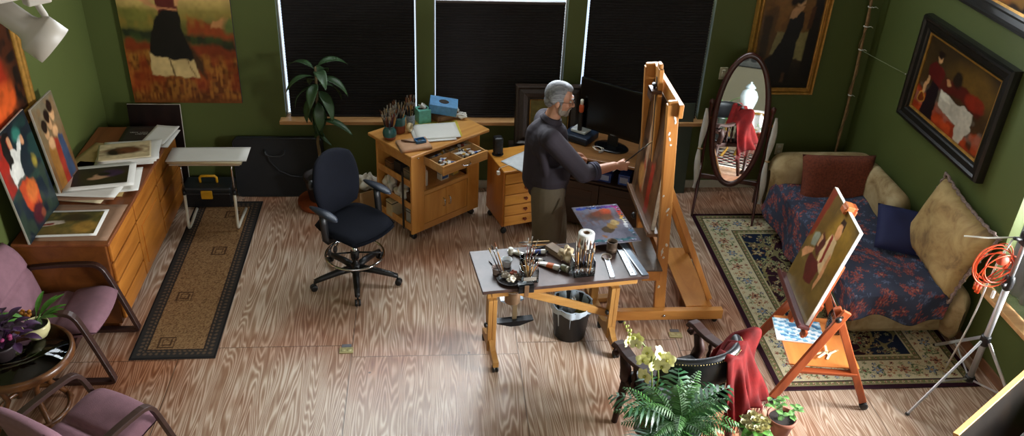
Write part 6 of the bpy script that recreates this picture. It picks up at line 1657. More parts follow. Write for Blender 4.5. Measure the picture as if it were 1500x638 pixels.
t = thing('cushion', 'big stained cream cushion with rope trim leaning on the right wall'.replace('right ', 'green '), 'cushion', (3.86, 5.38, .47), rot=(R(-14), R(7), R(-90)))
m = MB(); pillow(m, .80, .62, .20, T=Matrix.Translation((0, 0, .30)), pinch=.16, wob=.012, seed=4); m.build('cushion_cover', M_bigc, t, fix=True)
def edge_pts(w, h, n=120, pinch=.16):
    out = []
    for i in range(n):
        q = 4*i/n; s_ = int(q); f = (q-s_)*2-1
        a, b = [(f, -1), (1, f), (-f, 1), (-1, -f)][s_]
        ex = 1-pinch*(1-b*b)*.5*abs(a)**3; ez = 1-pinch*(1-a*a)*.5*abs(b)**3
        out.append((a*w/2*ex, b*h/2*ez))
    return out
m = MB(); pp = edge_pts(.81, .63)
m.tube([(x+.004*sin(i*2.2), .008*cos(i*2.2), z+.30+.004*cos(i*1.9)) for i, (x, z) in enumerate(pp)], [.013+.004*sin(i*2.1) for i in range(len(pp))], 8, closed=True)
m.build('rope_trim', mat('purple_tan_rope', '#7d6a62', .9, var=.5, scale=80, bump=.8, bscale=150), t)

# bamboo pole in the corner with its ties
t = thing('pole', 'tall thin cane pole wound with dry vine in the corner', 'pole', (3.965, 7.40, 0))
m = MB(); zz = [i*.12 for i in range(34)]
m.tube([(.012*sin(z*2)-.010*z, .004*sin(z*3), z) for z in zz], [.012+.002*(i % 3 == 0) for i in range(34)], 8); m.build('cane', mat('dry_cane', '#8a6a45', .7, var=.3, scale=30), t)
m = MB(); m.tube([(.020*cos(z*14)+.012*sin(z*2)-.010*z, .020*sin(z*14), z) for z in [.5+i*.02 for i in range(150)]], .0045, 5); m.build('vine', mat('dry_vine', '#6d5836', .9), t)
for z in (1.05, 1.5, 1.72, 1.9):
    c = MB(); c.tube([(.018*cos(a)+.012*sin(z*2)-.010*z, .018*sin(a), z) for a in [2*pi*i/12 for i in range(12)]], .005, 6, closed=True); c.tube([(-.01, -.02, z), (.01, -.035, z+.01), (.035, -.03, z-.005)], .003, 5); c.build('white_tie', M_white, t)
t = thing('string', 'thin pale string stretched across the green corner', 'string', (0, 0, 0))
MB().tube([(3.95, 7.38, 1.50), (4.05, 7.1, 1.485), (4.095, 6.8, 1.50)], .0025, 5).build('string_line', mat('pale_string', '#8a9270', .8), t)
for q in ((3.95, 7.38, 1.50), (4.094, 6.8, 1.50)): MB().ell(q, (.006, .006, .006), nu=8, nv=5).build('knot', M_white, t)

# ---- small red-brown easel with a portrait
M_red = wood('red_beech', '#7a3417', '#a3512a', 'Z', 4, .36, 8, coat=.2)
M_red_x = wood('red_beech_long', '#7a3417', '#a3512a', 'X', 4, .36, 8, coat=.2)
M_red_y = wood('red_beech_cross', '#7a3417', '#a3512a', 'Y', 4, .36, 8, coat=.2)
se = thing('tilting_easel', 'red brown wheeled easel holding a small portrait in front of the chaise', 'easel', (2.68, 4.68, 0), R(-8))
SM = Matrix.Translation((2.68, 4.68, 0)) @ Matrix.Rotation(R(-8), 4, 'Z')
for s_ in (-1, 1):
    yb, yt = .325*s_, .275*s_
    f = MB().bar((-.275, yb, .055), (.075, yt, .845), .03, .062, up=(0, 1, 0), bev=.006)
    fl = MB().bar((-.275, yb, .055), (.085, yt, .79), .062, .026, up=(0, 1, 0), bev=.006).build('front_leg', M_red, se)
    rl_ = MB().bar((.355, yb-.012*s_, .055), (.02, yt-.03*s_, .80), .052, .024, up=(0, 1, 0), bev=.006).build('rear_leg', M_red, se)
    for (x, par) in ((-.275, fl), (.355, rl_)):
        c = MB(); yy = yb if x < 0 else yb-.012*s_
        c.tube([(x, yy, .07), (x, yy, .04)], .009, 8)
        for q in (-.013, .013): c.lathe([(.01, -.009), (.0265, -.008), (.0285, 0), (.0265, .008), (.01, .009)], n=16, T=Matrix.Translation((x+.01, yy+q, .0285)) @ Matrix.Rotation(pi/2, 4, 'X'))
        c.build('caster', M_blackp, par)
    MB().lathe([(0, 0), (.02, .002), (.022, .016), (.012, .026), (0, .028)], n=12, T=Matrix.Translation((.03, (yt+.016*s_), .735)) @ Matrix.Rotation(-pi/2*s_, 4, 'X')).build('wing_knob', M_blackp, se)
    MB().bar((-.17, .29*s_, .285), (.26, .29*s_, .285), .022, .05, up=(0, 1, 0), bev=.004).build('shelf_rail', M_red_x, se)
MB().bb(-.20, .28, -.275, .275, .31, .322, bev=.004).build('shelf', wood('orange_plywood', '#b0622c', '#cf8442', 'Y', 3, .4, 7), se)
lean = R(13.5)
MT = Matrix.Translation((-.152, .065, .63)) @ Matrix.Rotation(lean, 4, 'Y')
MB().bb(.032, .062, -.035, .035, -.18, .80, bev=.005, T=MT).build('mast', M_red, se)
for s_ in (-1, 1): MB().bb(.062, .088, s_*.20-.022, s_*.20+.022, -.16, .46, bev=.005, T=MT).build('back_upright', M_red, se)
MB().bb(.062, .084, -.25, .25, .10, .145, bev=.005, T=MT).bb(.062, .084, -.25, .25, -.13, -.09, bev=.005, T=MT).build('back_cross', M_red_y, se)
MB().bb(-.045, .032, -.33, .33, -.022, -.002, bev=.004, T=MT).bb(-.055, -.040, -.33, .33, -.022, .018, bev=.004, T=MT).build('canvas_ledge', wood('purple_stained_ledge', '#4a2a2a', '#653634', 'Y', 4, .3), se)
MB().bb(-.012, .04, -.04, .04, .765, .80, bev=.005, T=MT).bb(-.02, .002, -.035, .035, .735, .775, bev=.004, T=MT).bb(.028, .07, -.03, .03, .70, .775, bev=.006, T=MT).build('top_clamp', wood('light_red_block', '#a3552c', '#c27442', 'Y', 4, .35), se)
MB().bar((.05, -.30, .755), (.05, .30, .755), .02, .02, bev=.003).build('axle_rod', M_chrome, se)
art = artwork(120, 92, [(0, '#6b5424'), (.35, '#5d4a22'), (.6, '#6b4c1a'), (1, '#4f3a16')], [
    ('n', 0, 1, 10, 9, '#7d6530', .35), ('p', [(0, .45), (.10, .55), (.16, 1), (0, 1)], '#6a2412', .03), ('p', [(.30, .62), (.36, 1), (.17, 1), (.12, .6)], '#5a4218', .03), ('e', .7, .75, .3, .25, '#80601f', .15),
    ('e', 0.614, 0.806, 0.072, 0.085, '#bd8558', 0.012), ('p', [(0.549, 0.884), (0.575, 0.936), (0.666, 0.936), (0.705, 0.845), (0.679, 0.832), (0.64, 0.884)], '#2a170d', 0.012), ('p', [(0.51, 0.728), (0.692, 0.728), (0.744, 0.572), (0.692, 0.39), (0.51, 0.39), (0.432, 0.572)], '#c2a377', 0.015), ('p', [(0.51, 0.728), (0.562, 0.715), (0.614, 0.494), (0.562, 0.416)], '#7d2a1e', 0.012), ('p', [(0.692, 0.624), (0.744, 0.598), (0.77, 0.364), (0.731, 0.234), (0.692, 0.286)], '#bd8558', 0.012), ('p', [(0.276, 0.416), (0.536, 0.442), (0.64, 0.39), (0.614, 0.234), (0.406, 0.182), (0.276, 0.286)], '#54201a', 0.015), ('p', [(0.328, 0.676), (0.484, 0.624), (0.432, 0.442), (0.276, 0.494)], '#4f241c', 0.02), ('p', [(0.12, 0.572), (0.276, 0.624), (0.276, 0.494), (0.172, 0.442)], '#7d7f6c', 0.02), ('p', [(0.094, 0.39), (0.302, 0.468), (0.302, 0.416), (0.12, 0.286), (0.042, 0.312)], '#bd8558', 0.012), ('p', [(0.302, 0.65), (0.38, 0.624), (0.354, 0.52), (0.302, 0.52)], '#b98a5e', 0.012)], seed=101)
pc_m = SM @ MT
t = thing('small_portrait', 'small portrait of a seated woman on the red brown easel', 'painting', pc_m.translation, rot=(pc_m @ Matrix.Rotation(-pi/2, 4, 'Z')).to_euler())
MB().bb(-.30, .30, -.030, -.004, 0, .765, bev=.003, T=Matrix.Translation((0, .0345, 0))).build('stretched_canvas', mat('pale_canvas_edge', '#d4d0c6', .7), t)
colour_sheet('painted_surface', .596, .761, art, M_oil, t, T=Matrix.Translation((0, .003, .002)))
def on_se(x, y, z=.323): return tuple(SM @ Vector((x, y, z)))
# things on its shelf
Cp = np.zeros((60, 80, 3)); Cp[:] = L3('#c9d2d6')
vp, up_ = np.meshgrid(np.linspace(0, 1, 60), np.linspace(0, 1, 80), indexing='ij'); nb = vnoise(60, 80, 9, 12, 3); blk = ((np.floor((up_+vp*.4)*9)+np.floor((vp-up_*.3)*11)) % 3)
Cp[(blk == 0)] = L3('#5c8fae'); Cp[(blk == 1) & (nb > .4)] = L3('#8fb8c9'); Cp[nb > .78] = L3('#3d6f96'); Cp[up_+vp*.3 < .16] = L3('#d6dcdf')
t = thing('palette_pad', 'blue and white patterned board lying on the easel shelf', 'pad', on_se(-.06, .09, .324), R(-12))
MB().bb(-.17, .17, -.13, .13, 0, .010, bev=.002).build('pad_block', M_paper, t); colour_sheet('printed_cover', .33, .25, Cp, attr_mat('glossy_print', .3, 0), t, fn=lambda u, v: ((u-.5)*.336, (v-.5)*.256, .0112))
t = thing('plastic_jug', 'clear empty plastic jug standing on the easel shelf', 'jug', on_se(.21, .14))
MB().lathe([(0, 0), (.062, 0), (.066, .006), (.066, .13), (.055, .16), (.032, .175), (.030, .195), (.028, .195), (.030, .174), (.053, .158), (.063, .13), (.063, .008), (0, .004)], n=28, cap=False).build('jug_wall', glassy('clear_plastic', (.92, .95, .97), .08), t); MB().lathe([(.031, .178), (.034, .180), (.034, .188), (.031, .19)], n=20, cap=False).build('neck_ring', M_cream, t)
for k, (x, y, a, l) in enumerate(((.06, -.13, 20, 'topmost'), (.10, -.16, 52, 'second'), (.13, -.13, 30, 'third'), (.09, -.10, 75, 'crossing'), (.05, -.17, 35, 'lowest'))):
    t = thing('wood_stick', 'flat pale wooden stick, %s of the heap on the easel shelf' % l, 'stick', on_se(x, y, .3235+.003*k), R(a), group='sticks on the easel shelf')
    MB().bb(-.055, .055, -.008, .008, 0, .0025, bev=.001).build('stick_blade', mat('pale_stick', '#d6c9a8', .7), t); MB().bb(.035, .055, -.0082, .0082, -.0002, .0028, bev=.001).build('stained_tip', mat('stained_stick', '#b08a60', .7), t)

# ---- silver light stand with orange cord
ls = thing('light_stand', 'silver tripod light stand beside the window sill', 'light stand', (3.80, 4.43, 0))
M_silv = mat('silver_tube', '#c6c8cc', .32, .55, var=.04)
MB().tube([(0, 0, .13), (0, 0, 1.02)], .022, 14).build('lower_column', M_silv, ls)
MB().tube([(0, 0, .96), (0, 0, 1.95)], .016, 12).build('upper_column', M_silv, ls)
col_ = MB().lathe([(.030, .46), (.034, .47), (.034, .53), (.030, .54)], n=18).build('leg_collar', M_blackp, ls)
MB().lathe([(.028, .135), (.034, .14), (.034, .175), (.028, .18)], n=18).build('brace_hub', M_blackp, ls)
MB().lathe([(.026, .93), (.032, .95), (.034, 1.0), (.028, 1.03), (.024, 1.04)], n=18).tube([(0, 0, .985), (-.05, -.03, .99)], .008, 6).ell((-.06, -.035, .99), (.02, .014, .014)).build('column_clamp', M_blackp, ls)
for az in (200, 83, 288):
    a = R(az); tip = Vector((.545*cos(a), .545*sin(a), .012)); st = Vector((.035*cos(a), .035*sin(a), .50)); mid = st.lerp(tip, .55)
    lg = MB().bar(st, tip, .024, .012, up=(-sin(a), cos(a), 0), bev=.004).build('leg', M_silv, ls)
    MB().bar((.032*cos(a), .032*sin(a), .158), mid, .014, .007, up=(-sin(a), cos(a), 0), bev=.002).build('brace', M_silv, lg)
    MB().ell(tip, (.016, .016, .012)).build('rubber_foot', M_blackp, lg)
MB().bb(-.03, .03, -.03, .03, 1.28, 1.37, bev=.008).tube([(0, 0, 1.33), (-.07, -.02, 1.335), (-.11, -.03, 1.35)], .012, 8).ell((.0, -.05, 1.33), (.02, .03, .02)).bb(-.02, .05, -.055, -.03, 1.36, 1.39, bev=.006).build('boom_clamp', M_blackp, ls)
MB().tube([(-.34, .12, 1.275), (-.20, .08, 1.285), (.0, .03, 1.32), (.09, .01, 1.335)], .0055, 8).build('boom_rod', M_white, ls)
t = thing('white_cable', 'white cable running down from the silver stand clamp to the floor', 'cable', (3.80, 4.43, 0))
MB().tube([(-.07, .03, 1.30), (-.085, .06, 1.1), (-.075, .09, .9), (-.05, .12, .72), (-.02, .17, .5), (-.005, .22, .25), (-.01, .25, .02)], .0065, 8).build('cable_sheath', M_white, t)
MB().bb(-.02, .0, .07, .09, .80, .86, bev=.005).build('inline_switch', M_white, t)
M_or = mat('orange_rubber', '#c9491d', .4, var=.06)
t = thing('extension_cord', 'coiled orange extension cord hanging on the silver light stand', 'cord', (3.69, 4.47, 1.09))
m = MB(); rr = random.Random(8); pts = []
for i in range(6*22):
    a = 2*pi*i/22; k = i/22
    r1, r2 = .115+.020*sin(k*2.1), .128+.022*cos(k*1.7)
    pts.append((r1*cos(a)+.026*sin(k*1.3), .030*sin(k*2.9)+.016*cos(a*1.0+k), r2*sin(a)+.020*cos(k*1.9)))
m.tube(pts, .0046, 6); m.build('coil', M_or, t)
MB().tube([pts[0], (.06, .02, -.04), (.0, .03, -.12), (-.03, .02, -.17)], .005, 6).tube([pts[-1], (-.06, .0, .0), (-.10, -.01, -.06), (-.085, -.01, -.13)], .005, 6).build('loose_end', M_or, t)
MB().tube([(-.03, .02, -.165), (-.045, .018, -.225)], [.014, .016], 8).build('socket_end', M_or, t); MB().tube([(-.085, -.01, -.125), (-.09, -.012, -.175)], [.013, .015], 8).build('plug_end', M_or, t)
MB().ell((.03, -.01, .055), (.045, .03, .04)).build('cord_grip', mat('orange_grip', '#b5482f', .5), t)
# ================================================================== NEAR THINGS
M_mauve = mat('mauve_fabric', '#7d5963', .95, var=.10, scale=16, bump=.5, bscale=240, sheen=.3)
M_darkwd = wood('espresso_bentwood', '#2a1713', '#3d241d', 'X', 6, .45, 8)
def pink_chair(label, loc, rz):
    t = thing('armchair', label, 'armchair', loc, rz, group=None)
    for s_ in (-1, 1):
        y = .285*s_
        pts = [(-.36, y, .575), (-.12, y, .60), (.06, y, .605), (.13, y, .600), (.165, y, .575), (.19, y, .53), (.26, y, .30), (.325, y, .06), (.332, y, .030), (.315, y, .018), (.25, y, .018), (-.25, y, .018), (-.30, y, .02), (-.315, y, .05), (-.33, y, .30), (-.36, y, .575)]
        m = MB()
        pr = [(-.020, -.017), (.020, -.017), (.020, .017), (-.020, .017)]
        nn = len(pts)-1; pc = [Vector(p) for p in pts[:nn]]; prf = []
        sm = []
        for i in range(nn):
            a_, b_c = pc[i], pc[(i+1) % nn]; sm += [a_*.75+b_c*.25, a_*.25+b_c*.75]
        k_ = len(sm); vs = []
        for i, p in enumerate(sm):
            d = (sm[(i+1) % k_]-sm[i-1]).normalized(); nv = Vector((-d.z, 0, d.x))
            for (o1, o2) in ((-.013, -.024), (.010, -.024), (.013, -.020), (.013, .020), (.010, .024), (-.013, .024)): vs.append(p+nv*o1+Vector((0, o2, 0)))
        m.add(vs, [[i*6+j, i*6+(j+1) % 6, ((i+1) % k_)*6+(j+1) % 6, ((i+1) % k_)*6+j] for i in range(k_) for j in range(6)]); m.build('side_frame', M_darkwd, t, fix=True)
    MB().bar((-.30, -.285, .24), (-.30, .285, .24), .03, .05, bev=.005).bar((.10, -.285, .30), (.10, .285, .30), .03, .05, bev=.005).build('seat_rail', M_darkwd, t)
    def seat(u, v, top):
        a, b = u*2-1, v*2-1; k = max(0, 1-a**6)*max(0, 1-b**8)
        x = -.02+.31*a*math.sqrt(1-.16*b*b*max(0, a)); y = .262*b*math.sqrt(1-.16*a*a*max(0, a))
        z = .375+.045*a+(.055*k**.4-.035*math.exp(-((a+.05)/.07)**2)*k+.012*math.exp(-((a-.55)/.4)**2) if top else -.05*k**.5)-.02*max(0, a)**4
        return (x, y, z)
    m = MB(); m.grid(lambda u, v: seat(u, v, True), 30, 18); m.grid(lambda u, v: seat(u, v, False), 30, 18); m.build('seat', M_mauve, t, fix=True)
    def back(u, v, fr):
        a, b = u*2-1, v*2-1; k = max(0, 1-a**8)*max(0, 1-b**6)
        z = .60+.25*b*math.sqrt(1-.18*a*a*max(0, b)); y = .255*a*math.sqrt(1-.22*b*b*max(0, b))
        x = -.275-.10*(b+1)*.5-.04*max(0, b)**2+(.05*k**.4-.034*math.exp(-((b-.05)/.07)**2)*k if fr else -.045*k**.5)
        return (x, y, z)
    m = MB(); m.grid(lambda u, v: back(u, v, True), 18, 30); m.grid(lambda u, v: back(u, v, False), 18, 30); m.build('backrest', M_mauve, t, fix=True)
    return t
pk = pink_chair('mauve upholstered armchair beside the end of the low cabinet', (-2.49, 5.04, 0), 0)
dup(pk, (-1.945, 3.89, 0), R(60), label='mauve upholstered armchair seen from behind below the round glass table')

# round glass topped table
rt = thing('round_table', 'round wooden side table with glass top between the mauve armchairs', 'table', (-2.58, 4.47, 0))
M_rattan = wood('brown_rattan', '#4a2a14', '#6d421f', 'X', 8, .35, 3, coat=.2)
tr_ = .315
MB().lathe([(tr_-.06, .455), (tr_, .455), (tr_+.012, .465), (tr_+.012, .500), (tr_, .512), (tr_-.012, .512), (tr_-.014, .500), (tr_-.06, .498), (tr_-.06, .455)], n=56, cap=False).build('table_rim', M_rattan, rt)
M_tglass = glassy('smoked_table_glass', (.45, .45, .44), .03)
MB().lathe([(0, .500), (tr_-.016, .500), (tr_-.016, .509), (0, .509)], n=56).build('glass_top', M_tglass, rt)
for k in range(4):
    a = R(45+90*k); MB().tube([((tr_-.05)*cos(a), (tr_-.05)*sin(a), .47), (.16*cos(a), .16*sin(a), .33), (.13*cos(a), .13*sin(a), .20), (.20*cos(a), .20*sin(a), .08), (.235*cos(a), .235*sin(a), .0)], [.022, .02, .02, .019, .018], 10).build('leg', M_rattan, rt)
MB().tube([(.215*cos(a), .215*sin(a), .055) for a in [2*pi*i/40 for i in range(40)]], .016, 8, closed=True).build('base_hoop', M_rattan, rt)
# plants on it
M_leafg = mat('fresh_green_leaf', '#4a7a2c', .45, var=.3, scale=20)
M_leafp = mat('purple_leaf', '#3b1d3f', .5, var=.4, scale=25)
wp = thing('potted_plant', 'cream bowl pot with thin green sprouts on the glass table', 'plant', (-2.51, 4.64, .510))
MB().lathe([(0, 0), (.04, 0), (.055, .008), (.078, .05), (.082, .085), (.078, .10), (.073, .10), (.076, .085), (.07, .05), (.0, .03)], n=32, cap=False).build('pot', mat('cream_glaze', '#c9c08f', .25, var=.06), wp)
MB().lathe([(0, .088), (.05, .086), (.076, .082)], n=24, cap=False).build('soil', M_soil, wp)
rr = random.Random(14)
for k in range(11):
    m = MB(); az = rr.uniform(-.6, 1.6) if k < 7 else rr.uniform(0, 6); L = rr.uniform(.10, .2)
    m.tube([(0, 0, .085), (.02*cos(az), .02*sin(az), .12), (.05*cos(az), .05*sin(az), .15)], .003, 5); leaf(m, (.04*cos(az), .04*sin(az), .14), az, L, .028, R(40), R(40)); m.build('leaf', M_leafg, wp)
m = MB()
for k in range(6): m.ell((-.05+.012*k*cos(k), .04+.01*sin(k*2), .13+.008*k), (.014, .012, .014), nu=8, nv=6)
m.build('orange_buds', mat('orange_bud', '#c27a22', .5), wp)
pp_ = thing('purple_plant', 'bushy dark purple leaved plant at the edge of the glass table', 'plant', (-2.64, 4.44, .510))
MB().lathe([(0, 0), (.06, 0), (.075, .08), (.085, .10), (.078, .10), (.0, .085)], n=24, cap=False).build('pot', mat('dark_pot', '#2a2022', .5), pp_)
for k in range(70):
    az, el = rr.uniform(0, 6.28), rr.uniform(-.1, 1.2); q = rr.uniform(.02, .16); m = MB()
    b0 = Vector((q*cos(az), q*sin(az), .10+rr.uniform(0, .16))); m.tube([(0, 0, .09), b0*.6+Vector((0, 0, .04)), b0], .0025, 4); leaf(m, b0, az+rr.uniform(-.6, .6), rr.uniform(.06, .12), .045, el*.6, R(50)); m.build('leaf', M_leafp, pp_)
m = MB()
for k in range(9):
    az = rr.uniform(3, 6.2); q = rr.uniform(.08, .16); m.ell((q*cos(az), q*sin(az), .13+rr.uniform(0, .1)), (.016, .016, .012), nu=8, nv=5)
m.build('pink_blossoms', mat('pink_blossom', '#8a2a5a', .6), pp_)

# track light hanging in from the ceiling
d_ = Vector((0, 0, 0))
tk = thing('track_light', 'white spotlight head on a track close to the camera'.replace(' close to the camera', ' above the low cabinet'), 'spotlight', (-1.135, 2.60, 3.31))
M_wm = mat('white_enamel', '#a89f92', .5, var=.03)
MB().bb(-.75, .75, -.018, .018, .06, .095, bev=.004, T=Matrix.Rotation(R(47), 4, 'Z')).build('track_bar', M_wm, tk)
for q in (-.6, .6): MB().tube([(q*cos(R(47)), q*sin(R(47)), .09), (q*cos(R(47)), q*sin(R(47)), ZC-3.36+.02)], .008, 8).build('drop_rod', M_wm, tk)
MB().tube([(0, 0, .07), (0, 0, .03), (.012, -.0, .0), (.015, 0, -.045)], .010, 8).bb(-.035, .035, -.02, .02, .035, .065, bev=.005, T=Matrix.Rotation(R(47), 4, 'Z')).build('swivel_arm', M_wm, tk)
ax = Vector((.62, .10, -.62)).normalized(); x_, y_, z_ = frame_of(ax); HM = Matrix((x_, y_, z_)).transposed().to_4x4(); HM.translation = Vector((-.06, -.03, .0))
MB().lathe([(0, -.065), (.030, -.065), (.036, -.058), (.036, .03), (.040, .045), (.060, .062), (.062, .068), (.062, .125), (.058, .125), (.057, .068), (0, .03)], n=36, T=HM, cap=False).build('lamp_head', M_wm, tk)
MB().lathe([(0, .07), (.057, .07)], n=30, T=HM, cap=False).build('baffle', mat('dark_baffle', '#231c22', .5), tk)
MB().lathe([(.0, .072), (.035, .074), (.02, .095), (0, .10)], n=20, T=HM, cap=False).build('bulb', M_cream, tk)

# ---- carved dark armchair with a red velvet throw
rc_ = thing('carved_armchair', 'dark carved wooden armchair with black leather back under a red throw', 'armchair', (1.57, 4.10, 0), R(20))
M_ebony = wood('ebony_stain', '#25130d', '#38201a', 'Y', 6, .55, 8, spec=.22)
M_leather = mat('black_leather', '#0f1115', .38, var=.2, bump=.3, bscale=120)
# back band: curved leather panel
def band(u, v, out):
    a = (u*2-1)*R(68); r = .285+(.022 if out else -.022)
    k = (1-abs(2*v-1)**4); r += (.012 if out else -.012)*k
    return (r*1.02*sin(a), -.01-r*cos(a)*.98, .66+.20*v+.045*(1-abs(u*2-1)**2))
m = MB(); m.grid(lambda u, v: band(u, v, True), 40, 9); m.grid(lambda u, v: band(u, v, False), 40, 9); m.grid(lambda u, v: tuple(Vector(band(u, 1, True)).lerp(Vector(band(u, 1, False)), v)+Vector((0, 0, .012*sin(pi*v)))), 40, 5); m.build('leather_back', M_leather, rc_, fix=True)
m = MB()
for row in (.05, .95):
    for k in range(44):
        p = Vector(band((k+.5)/44, row, True)); q = Vector((p.x, p.y+.01, 0)).normalized(); m.ell(p+q*.003, (.0045, .0045, .0045), nu=6, nv=4)
m.build('nail_heads', mat('brass_nails', '#9a8a5c', .3, .8), rc_)
for s_ in (-1, 1):
    x = .285*s_
    ar = MB(); pts = [(.262*s_, -.16, .715), (.285*s_, -.05, .690), (.292*s_, .06, .660), (.292*s_, .15, .645), (.290*s_, .22, .645), (.288*s_, .275, .652), (.288*s_, .312, .645), (.288*s_, .330, .615), (.288*s_, .318, .585), (.288*s_, .290, .580), (.288*s_, .275, .600), (.288*s_, .287, .612)]
    ar.sweep(pts, .075, .036, ws=[.8, .85, .9, .95, 1, 1, 1, .95, .9, .8, .65, .5]); ao = ar.build('arm', M_ebony, rc_)
    MB().tube([(x, .24, .60), (x*1.0, .20, .52), (x*.95, .22, .42)], [.026, .034, .030], 10, flat=1.3).build('arm_support', M_ebony, ao)
    for k in range(3):
        y = .10-.10*k; MB().lathe([(.012, 0), (.017, .03), (.010, .05), (.019, .09), (.010, .13), (.016, .16), (.012, .20)], c=(x*(1-.04*k), y, .44), n=12).build('spindle', M_ebony, ao)
    for (y, fy_) in ((.22, .26), (-.20, -.27)):
        MB().tube([(.26*s_, y, .40), (.265*s_, y+.02*(1 if y > 0 else -1), .22), (.275*s_, fy_, .01)], [.030, .026, .020], 10).build('leg', M_ebony, rc_)
    MB().tube([(.20*s_, -.235, .42), (.21*s_, -.255, .68)], .022, 10).build('back_post', M_ebony, rc_)
MB().bb(-.28, .28, -.24, .26, .38, .43, bev=.012).build('seat_frame', M_ebony, rc_)
m = MB(); pillow(m, .52, .46, .10, T=Matrix.Translation((0, .01, .445)) @ Matrix.Rotation(pi/2, 4, 'X'), pinch=.04); m.build('seat_pad', M_leather, rc_, fix=True)
# red velvet throw over the right half of the back and the arm
M_velvet = mat('red_velvet', '#570908', .8, var=.45, scale=9, bump=.5, bscale=40, spec=.15)
RM = Matrix.Translation((1.57, 4.10, 0)) @ Matrix.Rotation(R(20), 4, 'Z')
def vthrow(u, v):
    # u runs round the chair from the middle of the back to along the arm, v over the top from inside to outside hem
    ang = R(4)+R(92)*u
    cx_, cy_ = .295*sin(ang), -.01-.29*cos(ang)
    nrm = Vector((sin(ang), -cos(ang), 0))
    top = .905-.045*u-.17*max(0, (u-.55)/.45)
    fold = .026*sin(u*23+v*3)+.018*sin(u*41+1-v*4)+.010*sin(u*67+v*9)
    s_ = (v-.42)*1.0
    if s_ < 0:
        p = Vector((cx_, cy_, 0))-nrm*(.04+.02*abs(sin(u*14))+abs(s_)*.18); z = top-abs(s_)*.62
    else:
        fl = s_/.58
        peak = math.exp(-((u-.62)/.16)**2)
        p = Vector((cx_, cy_, 0))+nrm*(.042+fold*fl*1.4+fl*.10+peak*.10*fl); z = top-s_*(.78-.10*u)
    z += .018*sin(u*17)*math.exp(-(s_/.12)**2)
    pk_ = math.exp(-((u-.78)/.09)**2)*math.exp(-((s_-.10)/.16)**2); p = p+nrm*.11*pk_; z += .13*pk_
    return RM @ Vector((p.x, p.y, max(z, .05)))
m = MB(); m.grid(vthrow, 70, 46); o = m.build('velvet_throw', M_velvet, None, solid=.005)
tag(o, 'red velvet throw with fringe draped over the carved armchair', 'throw')
m = MB()
for k in range(90):
    p = Vector(vthrow(k/89, 1)); m.tube([p, p+Vector((.004*sin(k*3), .004*cos(k*5), -.04)), p+Vector((.006*sin(k*7), 0, -.075))], .0022, 4)
m.build('fringe', mat('red_fringe', '#6d100e', .7), o)

# ---- orchids and fern on pedestals near the camera
M_fern = mat('fern_green', '#2f5c1c', .55, var=.4, scale=12)
M_palm = mat('palm_blue_green', '#2f5a38', .38, var=.3, scale=12)
def pedestal(name, label, loc, r, h):
    o = MB().lathe([(0, 0), (r*.8, 0), (r*.82, .02), (r*.35, .05), (r*.28, h*.5), (r*.38, h-.06), (r*.95, h-.025), (r, h-.012), (r*.98, h), (0, h)], n=32).build(name, M_darkwd)
    tag(o, label, 'plant stand', loc=loc); return o
pedestal('plant_pedestal', 'dark turned pedestal under the big fern', (1.37, 3.50, 0), .16, .50)
fn_ = thing('potted_fern', 'big dark green fern with arching fronds in front of the carved armchair', 'fern', (1.37, 3.50, .50))
MB().lathe([(0, 0), (.09, 0), (.10, .01), (.125, .15), (.135, .155), (.135, .18), (.122, .18), (.0, .165)], n=32, cap=False).build('pot', mat('dark_green_pot', '#26332c', .4), fn_)
MB().lathe([(0, .168), (.06, .168), (.121, .164)], n=24, cap=False).build('soil', M_soil, fn_)
rr = random.Random(23)
def frond(az, L, el, droop, wid, m_leaf, base=(0, 0, .17), n=16, name='frond', lw=.011):
    m = MB(); p = Vector(base); e = el; pts = []; N = 12
    for i in range(N+1):
        pts.append(p.copy()); d = Vector((cos(az)*cos(e), sin(az)*cos(e), sin(e))); p = p+d*(L/N); e -= droop/N*(.5+i/N)
    m.tube(pts, [.0035-.0022*i/N for i in range(N+1)], 5)
    side = Vector((-sin(az), cos(az), 0))
    for k in range(n):
        t = .18+.80*k/(n-1); f = t*N; i = min(int(f), N-1); q = pts[i].lerp(pts[i+1], f-i); tg = (pts[i+1]-pts[i]).normalized()
        w = wid*(sin(pi*min(1, .12+t*.86)))**.7
        for s_ in (-1, 1):
            d = (side*s_*.9+tg*.55+Vector((0, 0, -.18+rr.uniform(-.12, .12)))).normalized(); a = q; b = q+d*w*.55; c = q+d*w+Vector((0, 0, -.25*w))
            wv = tg*lw*.5
            vs = [a-wv*.6, a+wv*.6, b+wv, c, b-wv]; m.add(vs, [[0, 1, 2, 4], [4, 2, 3]], smooth=True)
    return m.build(name, m_leaf, fn_)
for k in range(44):
    el = R(rr.uniform(15, 78)); frond(rr.uniform(0, 2*pi), rr.uniform(.26, .42), el, R(rr.uniform(60, 120)), rr.uniform(.045, .075), M_fern, (rr.uniform(-.04, .04), rr.uniform(-.04, .04), .165), 18)
for az in (15, 50, 85, 150, 185, 215, 100):
    frond(R(az+rr.uniform(-8, 8)), rr.uniform(.36, .46), R(rr.uniform(35, 60)), R(rr.uniform(50, 80)), .15, M_palm, (0, 0, .17), 10, 'palm_frond', .020)
M_petal = mat('pale_yellow_petal', '#d8d498', .5, var=.12, scale=30, sheen=.2)
M_lip = mat('green_gold_lip', '#8a8a2c', .5)
oc = thing('orchid', 'pale yellow orchid with two flower sprays rising behind the fern', 'orchid', (1.28, 3.66, .0))
pedestal('plant_pedestal', 'slim dark pedestal carrying the orchid pot behind the fern', (1.28, 3.72, 0), .085, .48)
oc.location = (1.28, 3.72, .48)
MB().lathe([(0, 0), (.05, 0), (.07, .11), (.074, .12), (.066, .12), (0, .105)], n=24, cap=False).build('pot', mat('clay_pot', '#7a4630', .7), oc)
